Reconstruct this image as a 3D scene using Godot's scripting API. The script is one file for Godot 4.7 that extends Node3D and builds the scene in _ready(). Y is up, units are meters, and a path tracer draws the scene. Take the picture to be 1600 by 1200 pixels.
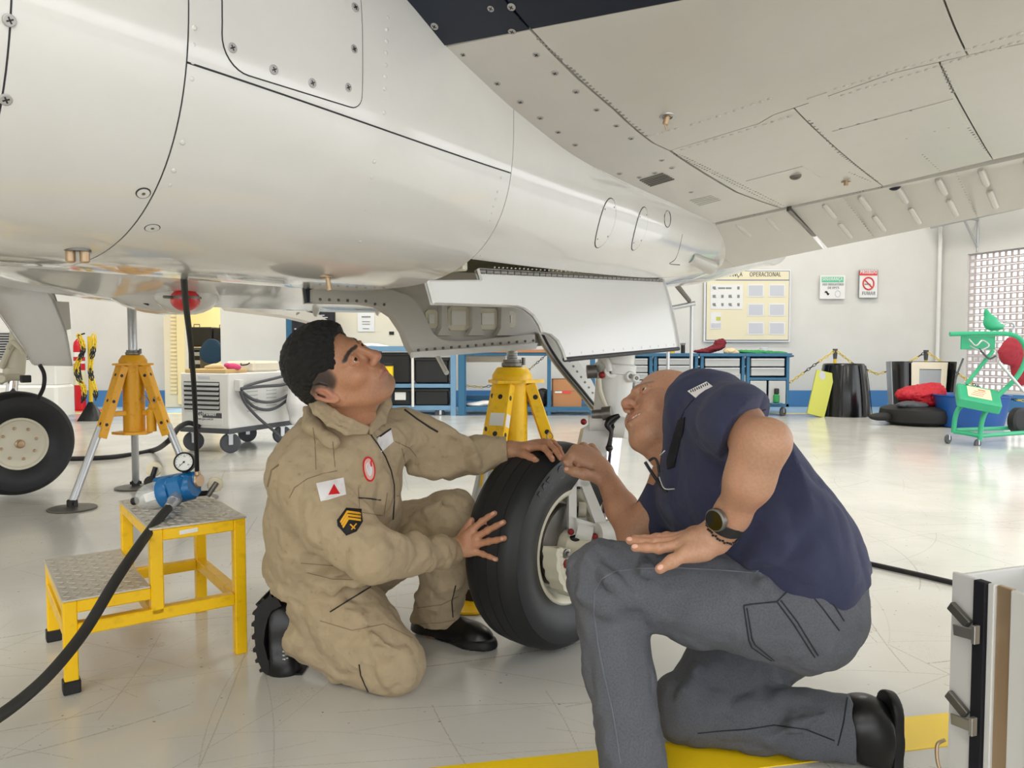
extends Node3D
# A hangar: two men kneel beside the main wheel of a jacked aeroplane.

const CAM_H := 0.92
const FOCAL := 1180.0                    # focal length in pixels of the 1600 x 1200 frame
const PITCH := 0.046577
var rng := RandomNumberGenerator.new()
var M := {}                              # materials by name
var textures := {}


# ---------------------------------------------------------------- points
func ray(px: float, py: float) -> Vector3:
	var c := cos(PITCH)
	var s := sin(PITCH)
	return Vector3(1, 0, 0) * ((px - 800.0) / FOCAL) + Vector3(0, c, -s) * (-(py - 600.0) / FOCAL) + Vector3(0, -s, -c)


func at(px: float, py: float, depth: float) -> Vector3:
	var d := ray(px, py)
	return Vector3(0, CAM_H, 0) + d * (depth / -d.z)


func on_floor(px: float, py: float, y := 0.0) -> Vector3:
	var d := ray(px, py)
	return Vector3(0, CAM_H, 0) + d * ((y - CAM_H) / d.y)


# ---------------------------------------------------------------- mesh builder
class MB:
	var v := PackedVector3Array()
	var n := PackedVector3Array()
	var c := PackedColorArray()
	var ix := PackedInt32Array()
	var xf := Transform3D()
	var tint := Color.WHITE
	var tinted := false

	func vert(p: Vector3, nn: Vector3) -> int:
		v.append(xf * p)
		n.append((xf.basis * nn).normalized())
		c.append(tint)
		return v.size() - 1

	func tri_i(a: int, b: int, d: int) -> void:
		# keeps front faces clockwise as seen from the side the normals point to
		var g := (v[d] - v[a]).cross(v[b] - v[a])
		if g.dot(n[a] + n[b] + n[d]) < 0.0:
			ix.append_array(PackedInt32Array([a, d, b]))
		else:
			ix.append_array(PackedInt32Array([a, b, d]))

	func quad_i(a: int, b: int, d: int, e: int) -> void:
		tri_i(a, b, d)
		tri_i(a, d, e)

	func flat(pts: Array, toward := Vector3.ZERO) -> void:
		# a flat convex polygon; its normal is turned toward the given direction
		var nn: Vector3 = (pts[1] - pts[0]).cross(pts[2] - pts[0])
		if nn.length_squared() < 1e-16 and pts.size() > 3:
			nn = (pts[2] - pts[0]).cross(pts[3] - pts[0])
		nn = nn.normalized()
		if toward != Vector3.ZERO and nn.dot(toward) < 0.0:
			nn = -nn
		var ids := []
		for p in pts:
			ids.append(vert(p, nn))
		for i in range(1, ids.size() - 1):
			tri_i(ids[0], ids[i], ids[i + 1])

	func box(ctr: Vector3, size: Vector3, basis := Basis(), bev := 0.004) -> void:
		var h := size * 0.5
		var b: float = min(bev, min(h.x, min(h.y, h.z)) * 0.45)
		var f := func(sx: float, sy: float, sz: float, k: int) -> Vector3:
			var q := Vector3(sx * (h.x - (0.0 if k == 0 else b)), sy * (h.y - (0.0 if k == 1 else b)), sz * (h.z - (0.0 if k == 2 else b)))
			return ctr + basis * q
		for s in [-1.0, 1.0]:
			flat([f.call(s, -1, -1, 0), f.call(s, 1, -1, 0), f.call(s, 1, 1, 0), f.call(s, -1, 1, 0)], basis * Vector3(s, 0, 0))
			flat([f.call(-1, s, -1, 1), f.call(1, s, -1, 1), f.call(1, s, 1, 1), f.call(-1, s, 1, 1)], basis * Vector3(0, s, 0))
			flat([f.call(-1, -1, s, 2), f.call(1, -1, s, 2), f.call(1, 1, s, 2), f.call(-1, 1, s, 2)], basis * Vector3(0, 0, s))
		if b <= 0.0:
			return
		for s in [-1.0, 1.0]:
			for t in [-1.0, 1.0]:
				flat([f.call(s, t, -1, 0), f.call(s, t, 1, 0), f.call(s, t, 1, 1), f.call(s, t, -1, 1)], basis * Vector3(s, t, 0))
				flat([f.call(s, -1, t, 0), f.call(s, 1, t, 0), f.call(s, 1, t, 2), f.call(s, -1, t, 2)], basis * Vector3(s, 0, t))
				flat([f.call(-1, s, t, 1), f.call(1, s, t, 1), f.call(1, s, t, 2), f.call(-1, s, t, 2)], basis * Vector3(0, s, t))
				for u in [-1.0, 1.0]:
					flat([f.call(s, t, u, 0), f.call(s, t, u, 1), f.call(s, t, u, 2)], basis * Vector3(s, t, u))

	func frame_of(d: Vector3) -> Basis:
		var y := d.normalized()
		var x := y.cross(Vector3(0, 0, 1) if absf(y.z) < 0.9 else Vector3(1, 0, 0)).normalized()
		return Basis(x, y, x.cross(y))

	func rod(a: Vector3, b: Vector3, ra: float, rb := -1.0, seg := 14, caps := true, bev := 0.0) -> void:
		if rb < 0.0:
			rb = ra
		var l := (b - a).length()
		var pr := [[ra, 0.0], [rb, l]]
		if bev > 0.0:
			pr = [[ra - bev, 0.0], [ra, bev], [rb, l - bev], [rb - bev, l]]
		lathe(pr, a, frame_of(b - a), seg, caps)

	func lathe(profile: Array, o: Vector3, basis := Basis(), seg := 20, caps := true, sharp := 0.6) -> void:
		# profile: [radius, height] pairs; corners sharper than `sharp` radians stay crisp
		var k := profile.size()
		for i in k - 1:
			var p0 := Vector2(profile[i][0], profile[i][1])
			var p1 := Vector2(profile[i + 1][0], profile[i + 1][1])
			var t := p1 - p0
			if t.length() < 1e-7:
				continue
			t = t.normalized()
			var n0 := Vector2(t.y, -t.x)
			var n1 := n0
			if i > 0:
				var tp := (p0 - Vector2(profile[i - 1][0], profile[i - 1][1])).normalized()
				if absf(tp.angle_to(t)) < sharp:
					n0 = (n0 + Vector2(tp.y, -tp.x)).normalized()
			if i < k - 2:
				var tn := (Vector2(profile[i + 2][0], profile[i + 2][1]) - p1).normalized()
				if absf(t.angle_to(tn)) < sharp:
					n1 = (n1 + Vector2(tn.y, -tn.x)).normalized()
			var first := -1
			for s in seg + 1:
				var an := TAU * s / seg
				var r := Vector3(cos(an), 0, sin(an))
				var ia := vert(o + basis * (r * p0.x + Vector3(0, p0.y, 0)), basis * (r * n0.x + Vector3(0, n0.y, 0)))
				var ib := vert(o + basis * (r * p1.x + Vector3(0, p1.y, 0)), basis * (r * n1.x + Vector3(0, n1.y, 0)))
				if s > 0:
					if p0.x > 1e-6:
						tri_i(ia - 2, ib, ia)
					if p1.x > 1e-6:
						tri_i(ia - 2, ib - 2, ib)
				if first < 0:
					first = ia
		if caps:
			for e in [0, k - 1]:
				if profile[e][0] > 1e-6:
					var pts := []
					for s in seg:
						var an2 := TAU * s / seg
						pts.append(o + basis * (Vector3(cos(an2), 0, sin(an2)) * profile[e][0] + Vector3(0, profile[e][1], 0)))
					flat(pts, basis * Vector3(0, -1 if e == 0 else 1, 0))

	func tube(pts: Array, r: float, seg := 8, smooth := true, radii := []) -> void:
		var q := pts
		var rr := radii
		if smooth and pts.size() > 2:
			q = []
			rr = []
			for i in pts.size() - 1:
				var p0: Vector3 = pts[max(i - 1, 0)]
				var p1: Vector3 = pts[i]
				var p2: Vector3 = pts[i + 1]
				var p3: Vector3 = pts[min(i + 2, pts.size() - 1)]
				for s in 6:
					q.append(p1.cubic_interpolate(p2, p0, p3, s / 6.0))
					rr.append(lerpf(radii[i], radii[i + 1], s / 6.0) if radii else r)
			q.append(pts[-1])
			rr.append(radii[-1] if radii else r)
		elif not rr:
			rr = []
			for p in q:
				rr.append(r)
		var up := Vector3.ZERO
		var prev := -1
		for i in q.size():
			var t: Vector3 = (q[min(i + 1, q.size() - 1)] - q[max(i - 1, 0)]).normalized()
			if up == Vector3.ZERO:
				up = t.cross(Vector3(0, 0, 1) if absf(t.z) < 0.9 else Vector3(1, 0, 0)).normalized()
			up = (up - t * up.dot(t)).normalized()
			var w := t.cross(up)
			var start := v.size()
			for s in seg + 1:
				var an := TAU * s / seg
				var d := up * cos(an) + w * sin(an)
				vert(q[i] + d * rr[i], d)
			if prev >= 0:
				for s in seg:
					quad_i(prev + s, prev + s + 1, start + s + 1, start + s)
			if i == 0 or i == q.size() - 1:
				var cap := []
				for s in seg:
					var an2 := TAU * s / seg
					cap.append(q[i] + (up * cos(an2) + w * sin(an2)) * rr[i])
				flat(cap, -t if i == 0 else t)
			prev = start

	func prism(poly: PackedVector2Array, o: Vector3, ax: Vector3, ay: Vector3, depth: Vector3, smooth := 0.5) -> void:
		# a flat outline (any shape) in the axes ax, ay, thickened along depth
		var tri := Geometry2D.triangulate_polygon(poly)
		for e in 2:
			var nn := depth.normalized() * (1.0 if e else -1.0)
			var ids := []
			for p in poly:
				ids.append(vert(o + ax * p.x + ay * p.y + depth * float(e), nn))
			for i in range(0, tri.size(), 3):
				tri_i(ids[tri[i]], ids[tri[i + 1]], ids[tri[i + 2]])
		var cw := 1.0 if Geometry2D.is_polygon_clockwise(poly) else -1.0
		var m := poly.size()
		var en := []
		for i in m:
			var t := (poly[(i + 1) % m] - poly[i]).normalized()
			en.append(Vector2(-t.y, t.x) * cw)
		for i in m:
			var e0: Vector2 = en[i]
			var ep: Vector2 = en[(i - 1 + m) % m]
			var ex: Vector2 = en[(i + 1) % m]
			var na: Vector2 = (e0 + ep).normalized() if absf(e0.angle_to(ep)) < smooth else e0
			var nb: Vector2 = (e0 + ex).normalized() if absf(e0.angle_to(ex)) < smooth else e0
			var p0 := poly[i]
			var p1 := poly[(i + 1) % m]
			var va := ax * na.x + ay * na.y
			var vb := ax * nb.x + ay * nb.y
			var a := vert(o + ax * p0.x + ay * p0.y, va)
			var b := vert(o + ax * p1.x + ay * p1.y, vb)
			var d := vert(o + ax * p1.x + ay * p1.y + depth, vb)
			var f := vert(o + ax * p0.x + ay * p0.y + depth, va)
			quad_i(a, b, d, f)

	func ball(o: Vector3, r: Vector3, basis := Basis(), seg := 14, rings := 9) -> void:
		var rows := []
		for j in rings + 1:
			var ph := PI * j / rings
			var row := []
			for i in seg + 1:
				var an := TAU * i / seg
				var d := Vector3(sin(ph) * cos(an), cos(ph), sin(ph) * sin(an))
				row.append(vert(o + basis * (d * r), basis * (d / r)))
			rows.append(row)
		for j in rings:
			for i in seg:
				if j > 0:
					tri_i(rows[j][i], rows[j][i + 1], rows[j + 1][i + 1])
				if j < rings - 1:
					tri_i(rows[j][i], rows[j + 1][i + 1], rows[j + 1][i])

	func patch(poly: PackedVector2Array, map: Callable, step: Vector2, thick := 0.0, eps := 1e-3, flip := false) -> void:
		# a curved sheet: the outline (in u, v) cut into cells of size step, each corner placed by map(u, v) -> Vector3;
		# with thick > 0 the outline gets side walls that go down that far along the normal
		var lo := poly[0]
		var hi := poly[0]
		for p in poly:
			lo = lo.min(p)
			hi = hi.max(p)
		var nrm := func(p: Vector2) -> Vector3:
			var a: Vector3 = map.call(p.x + eps, p.y) - map.call(p.x - eps, p.y)
			var b: Vector3 = map.call(p.x, p.y + eps) - map.call(p.x, p.y - eps)
			return a.cross(b).normalized() * (-1.0 if flip else 1.0)
		var nx: int = max(1, ceili((hi.x - lo.x) / step.x))
		var ny: int = max(1, ceili((hi.y - lo.y) / step.y))
		var d := Vector2((hi.x - lo.x) / nx, (hi.y - lo.y) / ny)
		var known := {}
		for i in nx:
			for j in ny:
				var a := lo + Vector2(i, j) * d
				var cell := PackedVector2Array([a, a + Vector2(d.x, 0), a + d, a + Vector2(0, d.y)])
				for piece in Geometry2D.intersect_polygons(cell, poly):
					var tri := Geometry2D.triangulate_polygon(piece)
					var ids := []
					for p in piece:
						var key := Vector2i(roundi(p.x * 2e5), roundi(p.y * 2e5))
						if not known.has(key):
							known[key] = vert(map.call(p.x, p.y), nrm.call(p))
						ids.append(known[key])
					for t in range(0, tri.size(), 3):
						tri_i(ids[tri[t]], ids[tri[t + 1]], ids[tri[t + 2]])
		if thick > 0.0:
			var m := poly.size()
			for i in m:
				var p0 := poly[i]
				var p1 := poly[(i + 1) % m]
				var parts: int = max(1, ceili(max(absf(p1.x - p0.x) / step.x, absf(p1.y - p0.y) / step.y)))
				for s in parts:
					var q0 := p0.lerp(p1, float(s) / parts)
					var q1 := p0.lerp(p1, float(s + 1) / parts)
					var a3: Vector3 = map.call(q0.x, q0.y)
					var b3: Vector3 = map.call(q1.x, q1.y)
					var n0: Vector3 = nrm.call(q0) * thick
					var n1: Vector3 = nrm.call(q1) * thick
					if (b3 - a3).length() < 1e-6:
						continue
					var inner: Vector3 = map.call(lerpf(q0.x, (lo.x + hi.x) * 0.5, 0.02), lerpf(q0.y, (lo.y + hi.y) * 0.5, 0.02))
					flat([a3, b3, b3 - n1, a3 - n0], a3 - inner)

	func arrays() -> Array:
		var arr := []
		arr.resize(Mesh.ARRAY_MAX)
		arr[Mesh.ARRAY_VERTEX] = v
		arr[Mesh.ARRAY_NORMAL] = n
		if tinted:
			arr[Mesh.ARRAY_COLOR] = c
		arr[Mesh.ARRAY_INDEX] = ix
		return arr


func root_of(o: Node3D) -> Transform3D:
	var t := o
	while t != self and t.get_parent() != self:
		t = t.get_parent()
	return Transform3D() if t == self else t.transform


func obj(called: String, b: MB, m: Material, parent: Node3D = self) -> MeshInstance3D:
	# commits what was built (in world coordinates) as one mesh; a top-level one gets its origin at its own base
	var o := MeshInstance3D.new()
	o.name = numbered(called, parent)
	var inv: Transform3D
	if parent == self:
		var lo := Vector3.INF
		var hi := -Vector3.INF
		for p in b.v:
			lo = lo.min(p)
			hi = hi.max(p)
		o.position = Vector3((lo.x + hi.x) * 0.5, lo.y, (lo.z + hi.z) * 0.5)
		inv = o.transform.affine_inverse()
	else:
		inv = root_of(parent).affine_inverse()
	var vv := PackedVector3Array()
	var nn := PackedVector3Array()
	vv.resize(b.v.size())
	nn.resize(b.v.size())
	for i in b.v.size():
		vv[i] = inv * b.v[i]
		nn[i] = inv.basis * b.n[i]
	b.v = vv
	b.n = nn
	var mesh := ArrayMesh.new()
	mesh.add_surface_from_arrays(Mesh.PRIMITIVE_TRIANGLES, b.arrays())
	mesh.surface_set_material(0, m)
	o.mesh = mesh
	parent.add_child(o, true)
	return o


func numbered(called: String, parent: Node) -> String:
	if not parent.has_node(called):
		return called
	var i := 1
	while parent.has_node("%s_%03d" % [called, i]):
		i += 1
	return "%s_%03d" % [called, i]


func tag(o: Node3D, label: String, category := "", group := "") -> Node3D:
	o.set_meta("label", label)
	if category:
		o.set_meta("category", category)
	if group:
		o.set_meta("group", group)
	return o


func thing(called: String, label: String, category: String, pos := Vector3.ZERO, turn := 0.0, group := "") -> Node3D:
	var o := Node3D.new()
	o.name = numbered(called, self)
	o.position = pos
	o.rotation.y = turn
	add_child(o)
	tag(o, label, category, group)
	return o


func struct(called: String, b: MB, m: Material) -> MeshInstance3D:
	var o := obj(called, b, m)
	o.set_meta("kind", "structure")
	return o


func stuff(o: Node3D) -> Node3D:
	o.set_meta("kind", "stuff")
	return o


func copy_part(src: MeshInstance3D, called: String, parent: Node3D, xf: Transform3D) -> MeshInstance3D:
	# one more part with the mesh of src, placed in world coordinates
	var o := MeshInstance3D.new()
	o.name = numbered(called, parent)
	o.mesh = src.mesh
	o.transform = root_of(parent).affine_inverse() * xf
	parent.add_child(o, true)
	return o


func mesh_of(b: MB, m: Material) -> ArrayMesh:
	var mesh := ArrayMesh.new()
	mesh.add_surface_from_arrays(Mesh.PRIMITIVE_TRIANGLES, b.arrays())
	mesh.surface_set_material(0, m)
	return mesh


func place(called: String, mesh: Mesh, parent: Node3D, xf: Transform3D) -> MeshInstance3D:
	var o := MeshInstance3D.new()
	o.name = numbered(called, parent)
	o.mesh = mesh
	o.transform = xf if parent == self else root_of(parent).affine_inverse() * xf
	parent.add_child(o, true)
	return o


func lettering(called: String, words: String, height: float, o: Vector3, right: Vector3, up: Vector3, m: Material, parent: Node3D, font_name := "Droid Sans", bold := false, deep := 0.002, widen := 1.0) -> MeshInstance3D:
	# flat print with a hair of thickness; o is the left end of the base line
	var f := SystemFont.new()
	f.font_names = PackedStringArray([font_name])
	f.font_weight = 700 if bold else 400
	var t := TextMesh.new()
	t.text = words
	t.font = f
	t.font_size = 64
	t.pixel_size = height / 46.0
	t.depth = deep
	t.horizontal_alignment = HORIZONTAL_ALIGNMENT_LEFT
	t.vertical_alignment = VERTICAL_ALIGNMENT_BOTTOM
	t.material = m
	var r := right.normalized()
	var u := (up - r * up.dot(r)).normalized()
	var mi := MeshInstance3D.new()
	mi.name = numbered(called, parent)
	mi.mesh = t
	mi.transform = root_of(parent).affine_inverse() * Transform3D(Basis(r * widen, u, r.cross(u)), o)
	parent.add_child(mi, true)
	return mi


# ---------------------------------------------------------------- materials
func mat(called: String, col: Color, rough := 0.6, metal := 0.0, spec := 0.5) -> StandardMaterial3D:
	if M.has(called):
		return M[called]
	var m := StandardMaterial3D.new()
	m.resource_name = called
	m.albedo_color = col
	m.roughness = rough
	m.metallic = metal
	m.metallic_specular = spec
	M[called] = m
	return m


func noise_tex(freq: float, seed_: int, ramp: Array, octaves := 4, size := 512, kind := FastNoiseLite.TYPE_SIMPLEX_SMOOTH) -> NoiseTexture2D:
	var n := FastNoiseLite.new()
	n.seed = seed_
	n.noise_type = kind
	n.frequency = freq
	n.fractal_octaves = octaves
	var t := NoiseTexture2D.new()
	t.width = size
	t.height = size
	t.seamless = true
	t.noise = n
	if ramp:
		var g := Gradient.new()
		g.offsets = PackedFloat32Array(ramp.map(func(a): return a[0]))
		g.colors = PackedColorArray(ramp.map(func(a): return a[1]))
		t.color_ramp = g
	return t


func triplanar(m: StandardMaterial3D, scale: float, world := false) -> StandardMaterial3D:
	m.uv1_triplanar = true
	m.uv1_world_triplanar = world
	m.uv1_scale = Vector3.ONE * scale
	m.uv1_triplanar_sharpness = 6.0
	return m


func grey(x: float) -> Color:
	return Color(x, x, x)


# ---------------------------------------------------------------- smooth fields for bodies and cloth
class Prim:
	var kind := 0                        # 0 tapered capsule, 1 ellipsoid, 2 flat-ended cylinder
	var a := Vector3.ZERO
	var ba := Vector3.ZERO
	var inv := 0.0
	var ra := 0.0
	var dr := 0.0
	var k := 0.02
	var cut := false
	var basis_t := Basis()               # ellipsoid: world to own axes
	var r := Vector3.ONE

	func dist(p: Vector3) -> float:
		var q := p - a
		if kind == 0:
			var t := clampf(q.dot(ba) * inv, 0.0, 1.0)
			return (q - ba * t).length() - ra - dr * t
		if kind == 1:
			var l := basis_t * q
			var k0 := (l / r).length()
			var k1 := (l / (r * r)).length()
			return k0 * (k0 - 1.0) / maxf(k1, 1e-6)
		var t2 := q.dot(ba) * inv
		var side := (q - ba * t2).length() - ra
		var len := ba.length()
		var endd := (absf(t2 - 0.5) - 0.5) * len
		if side < 0.0 or endd < 0.0:
			return maxf(side, endd)
		return sqrt(side * side + endd * endd)


class Field:
	var prims: Array[Prim] = []
	var k := 0.03
	var fold: FastNoiseLite              # cloth creases
	var fold_amp := 0.0
	var fold_stretch := Vector3.ONE
	var fold_basis := Basis()
	var paint: Array = []                # [centre, radius, colour (linear), strength]
	var base := Color.WHITE

	func cap(a: Vector3, b: Vector3, ra: float, rb := -1.0, kk := -1.0, cut := false) -> Field:
		var p := Prim.new()
		p.a = a
		p.ba = b - a
		p.inv = 1.0 / maxf(p.ba.length_squared(), 1e-9)
		p.ra = ra
		p.dr = (rb if rb >= 0.0 else ra) - ra
		p.k = kk if kk >= 0.0 else k
		p.cut = cut
		prims.append(p)
		return self

	func chain(pts: Array, radii: Array, kk := -1.0) -> Field:
		for i in pts.size() - 1:
			cap(pts[i], pts[i + 1], radii[i], radii[i + 1], kk)
		return self

	func ell(c: Vector3, r: Vector3, basis := Basis(), kk := -1.0, cut := false) -> Field:
		var p := Prim.new()
		p.kind = 1
		p.a = c
		p.r = r
		p.basis_t = basis.transposed()
		p.k = kk if kk >= 0.0 else k
		p.cut = cut
		prims.append(p)
		return self

	func disc_cut(a: Vector3, b: Vector3, r: float, kk := 0.003) -> Field:
		var p := Prim.new()
		p.kind = 2
		p.a = a
		p.ba = b - a
		p.inv = 1.0 / maxf(p.ba.length_squared(), 1e-9)
		p.ra = r
		p.k = kk
		p.cut = true
		prims.append(p)
		return self

	func val(p: Vector3, list: Array[Prim]) -> float:
		var d := 1e3
		for pr in list:
			var e := pr.dist(p)
			var kk := pr.k
			if pr.cut:
				var h := maxf(kk - absf(d + e), 0.0) / kk
				d = maxf(d, -e) + h * h * kk * 0.25
			else:
				var h2 := maxf(kk - absf(d - e), 0.0) / kk
				d = minf(d, e) - h2 * h2 * kk * 0.25
		if fold_amp > 0.0:
			var q := (fold_basis * p) * fold_stretch
			var w := fold.get_noise_3dv(q)
			d += fold_amp * w
		return d

	func at(p: Vector3) -> float:
		return val(p, prims)

	func grad(p: Vector3) -> Vector3:
		var e := 0.002
		return Vector3(at(p + Vector3(e, 0, 0)) - at(p - Vector3(e, 0, 0)), at(p + Vector3(0, e, 0)) - at(p - Vector3(0, e, 0)), at(p + Vector3(0, 0, e)) - at(p - Vector3(0, 0, e))).normalized()

	func hit(o: Vector3, d: Vector3, far := 6.0) -> Vector3:
		# where a straight line from o first meets the surface
		var t := 0.0
		d = d.normalized()
		for i in 160:
			var s := at(o + d * t)
			if s < 0.0004:
				break
			t += maxf(s * 0.7, 0.0003)
			if t > far:
				break
		return o + d * t

	func mesh_into(b: MB, cell: float, lo: Vector3, hi: Vector3, holes: Array = []) -> void:
		# surface nets: one vertex in each cell the surface crosses, one quad round each crossed edge
		var nx := int(ceil((hi.x - lo.x) / cell)) + 1
		var ny := int(ceil((hi.y - lo.y) / cell)) + 1
		var nz := int(ceil((hi.z - lo.z) / cell)) + 1
		var g := PackedFloat32Array()
		g.resize(nx * ny * nz)
		g.fill(1.0)
		var done := PackedByteArray()
		done.resize(nx * ny * nz)
		var B := 5
		var half := cell * B * 0.5 * 1.7321
		var live: Array[Vector3i] = []
		var sy := nx
		var sz := nx * ny
		var kmax := 0.0
		for pr in prims:
			kmax = maxf(kmax, pr.k)
		for bz in range(0, nz - 1, B):
			for by in range(0, ny - 1, B):
				for bx in range(0, nx - 1, B):
					var c := lo + Vector3(bx + B * 0.5, by + B * 0.5, bz + B * 0.5) * cell
					var skip := false
					for h in holes:
						if (h as AABB).grow(-half).has_point(c):
							skip = true
					if skip:
						continue
					var near: Array[Prim] = []
					var dmin := 1e3
					for pr in prims:
						var e := pr.dist(c)
						if e < half * 1.35 + pr.k * 0.6 + fold_amp:
							near.append(pr)
						if not pr.cut:
							dmin = minf(dmin, e)
					if dmin > half * 1.35 + kmax * 0.3 + fold_amp or near.is_empty():
						continue
					if near.size() <= 3 and dmin < -half * 2.5 - kmax:
						var any_cut := false
						for pr in near:
							any_cut = any_cut or pr.cut
						if not any_cut:
							for z2 in range(bz, mini(bz + B + 1, nz)):
								for y2 in range(by, mini(by + B + 1, ny)):
									for x2 in range(bx, mini(bx + B + 1, nx)):
										var id0 := x2 + y2 * sy + z2 * sz
										if not done[id0]:
											g[id0] = -1.0
							continue
					live.append(Vector3i(bx, by, bz))
					for z in range(bz, mini(bz + B + 1, nz)):
						for y in range(by, mini(by + B + 1, ny)):
							for x in range(bx, mini(bx + B + 1, nx)):
								var id := x + y * sy + z * sz
								if not done[id]:
									done[id] = 1
									g[id] = val(lo + Vector3(x, y, z) * cell, near)
		var vid := PackedInt32Array()
		vid.resize(nx * ny * nz)
		vid.fill(-1)
		var cells: Array[Vector3i] = []
		var start := b.v.size()
		for bl in live:
			for z in range(bl.z, mini(bl.z + B, nz - 1)):
				for y in range(bl.y, mini(bl.y + B, ny - 1)):
					for x in range(bl.x, mini(bl.x + B, nx - 1)):
						var i0 := x + y * sy + z * sz
						var a000 := g[i0]
						var a100 := g[i0 + 1]
						var a010 := g[i0 + sy]
						var a110 := g[i0 + sy + 1]
						var a001 := g[i0 + sz]
						var a101 := g[i0 + sz + 1]
						var a011 := g[i0 + sz + sy]
						var a111 := g[i0 + sz + sy + 1]
						var s := int(a000 < 0.0) + int(a100 < 0.0) + int(a010 < 0.0) + int(a110 < 0.0) + int(a001 < 0.0) + int(a101 < 0.0) + int(a011 < 0.0) + int(a111 < 0.0)
						if s == 0 or s == 8:
							continue
						var acc := Vector3.ZERO
						var cnt := 0
						if (a000 < 0.0) != (a100 < 0.0):
							acc += Vector3(a000 / (a000 - a100), 0, 0); cnt += 1
						if (a010 < 0.0) != (a110 < 0.0):
							acc += Vector3(a010 / (a010 - a110), 1, 0); cnt += 1
						if (a001 < 0.0) != (a101 < 0.0):
							acc += Vector3(a001 / (a001 - a101), 0, 1); cnt += 1
						if (a011 < 0.0) != (a111 < 0.0):
							acc += Vector3(a011 / (a011 - a111), 1, 1); cnt += 1
						if (a000 < 0.0) != (a010 < 0.0):
							acc += Vector3(0, a000 / (a000 - a010), 0); cnt += 1
						if (a100 < 0.0) != (a110 < 0.0):
							acc += Vector3(1, a100 / (a100 - a110), 0); cnt += 1
						if (a001 < 0.0) != (a011 < 0.0):
							acc += Vector3(0, a001 / (a001 - a011), 1); cnt += 1
						if (a101 < 0.0) != (a111 < 0.0):
							acc += Vector3(1, a101 / (a101 - a111), 1); cnt += 1
						if (a000 < 0.0) != (a001 < 0.0):
							acc += Vector3(0, 0, a000 / (a000 - a001)); cnt += 1
						if (a100 < 0.0) != (a101 < 0.0):
							acc += Vector3(1, 0, a100 / (a100 - a101)); cnt += 1
						if (a010 < 0.0) != (a011 < 0.0):
							acc += Vector3(0, 1, a010 / (a010 - a011)); cnt += 1
						if (a110 < 0.0) != (a111 < 0.0):
							acc += Vector3(1, 1, a110 / (a110 - a111)); cnt += 1
						vid[i0] = b.v.size()
						cells.append(Vector3i(x, y, z))
						b.v.append(lo + (Vector3(x, y, z) + acc / cnt) * cell)
						# the gradient over the cell is the normal
						b.n.append(Vector3(a100 + a110 + a101 + a111 - a000 - a010 - a001 - a011, a010 + a110 + a011 + a111 - a000 - a100 - a001 - a101, a001 + a101 + a011 + a111 - a000 - a100 - a010 - a110).normalized())
						b.c.append(base)
		for cc in cells:
			var i1 := cc.x + cc.y * sy + cc.z * sz
			var s0 := g[i1] < 0.0
			if cc.y > 0 and cc.z > 0 and s0 != (g[i1 + 1] < 0.0):
				_face(b, vid[i1], vid[i1 - sy], vid[i1 - sy - sz], vid[i1 - sz], s0)
			if cc.x > 0 and cc.z > 0 and s0 != (g[i1 + sy] < 0.0):
				_face(b, vid[i1], vid[i1 - sz], vid[i1 - sz - 1], vid[i1 - 1], s0)
			if cc.x > 0 and cc.y > 0 and s0 != (g[i1 + sz] < 0.0):
				_face(b, vid[i1], vid[i1 - 1], vid[i1 - 1 - sy], vid[i1 - sy], s0)
		if not paint.is_empty():
			b.tinted = true
			for i in range(start, b.v.size()):
				var col := base
				var p := b.v[i]
				for q in paint:
					var d2: float = (((q[4] as Basis) * (p - (q[0] as Vector3))) / (q[1] as Vector3)).length()
					if d2 < 1.0:
						var w := (1.0 - d2)
						col = col.lerp(q[2], clampf(w * 2.5, 0.0, 1.0) * q[3])
				b.c[i] = col

	func _face(b: MB, i: int, j: int, l: int, m: int, flip: bool) -> void:
		if i < 0 or j < 0 or l < 0 or m < 0:
			return
		if flip:
			b.ix.append_array(PackedInt32Array([i, l, j, i, m, l]))
		else:
			b.ix.append_array(PackedInt32Array([i, j, l, i, l, m]))

	func bounds() -> AABB:
		var box := AABB()
		var first := true
		for p in prims:
			if p.cut:
				continue
			var r0 := maxf(p.ra, p.ra + p.dr) if p.kind == 0 else maxf(p.r.x, maxf(p.r.y, p.r.z))
			var q := AABB(p.a, Vector3.ZERO).expand(p.a + p.ba).grow(r0 + 0.02 + fold_amp)
			box = q if first else box.merge(q)
			first = false
		return box


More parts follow.
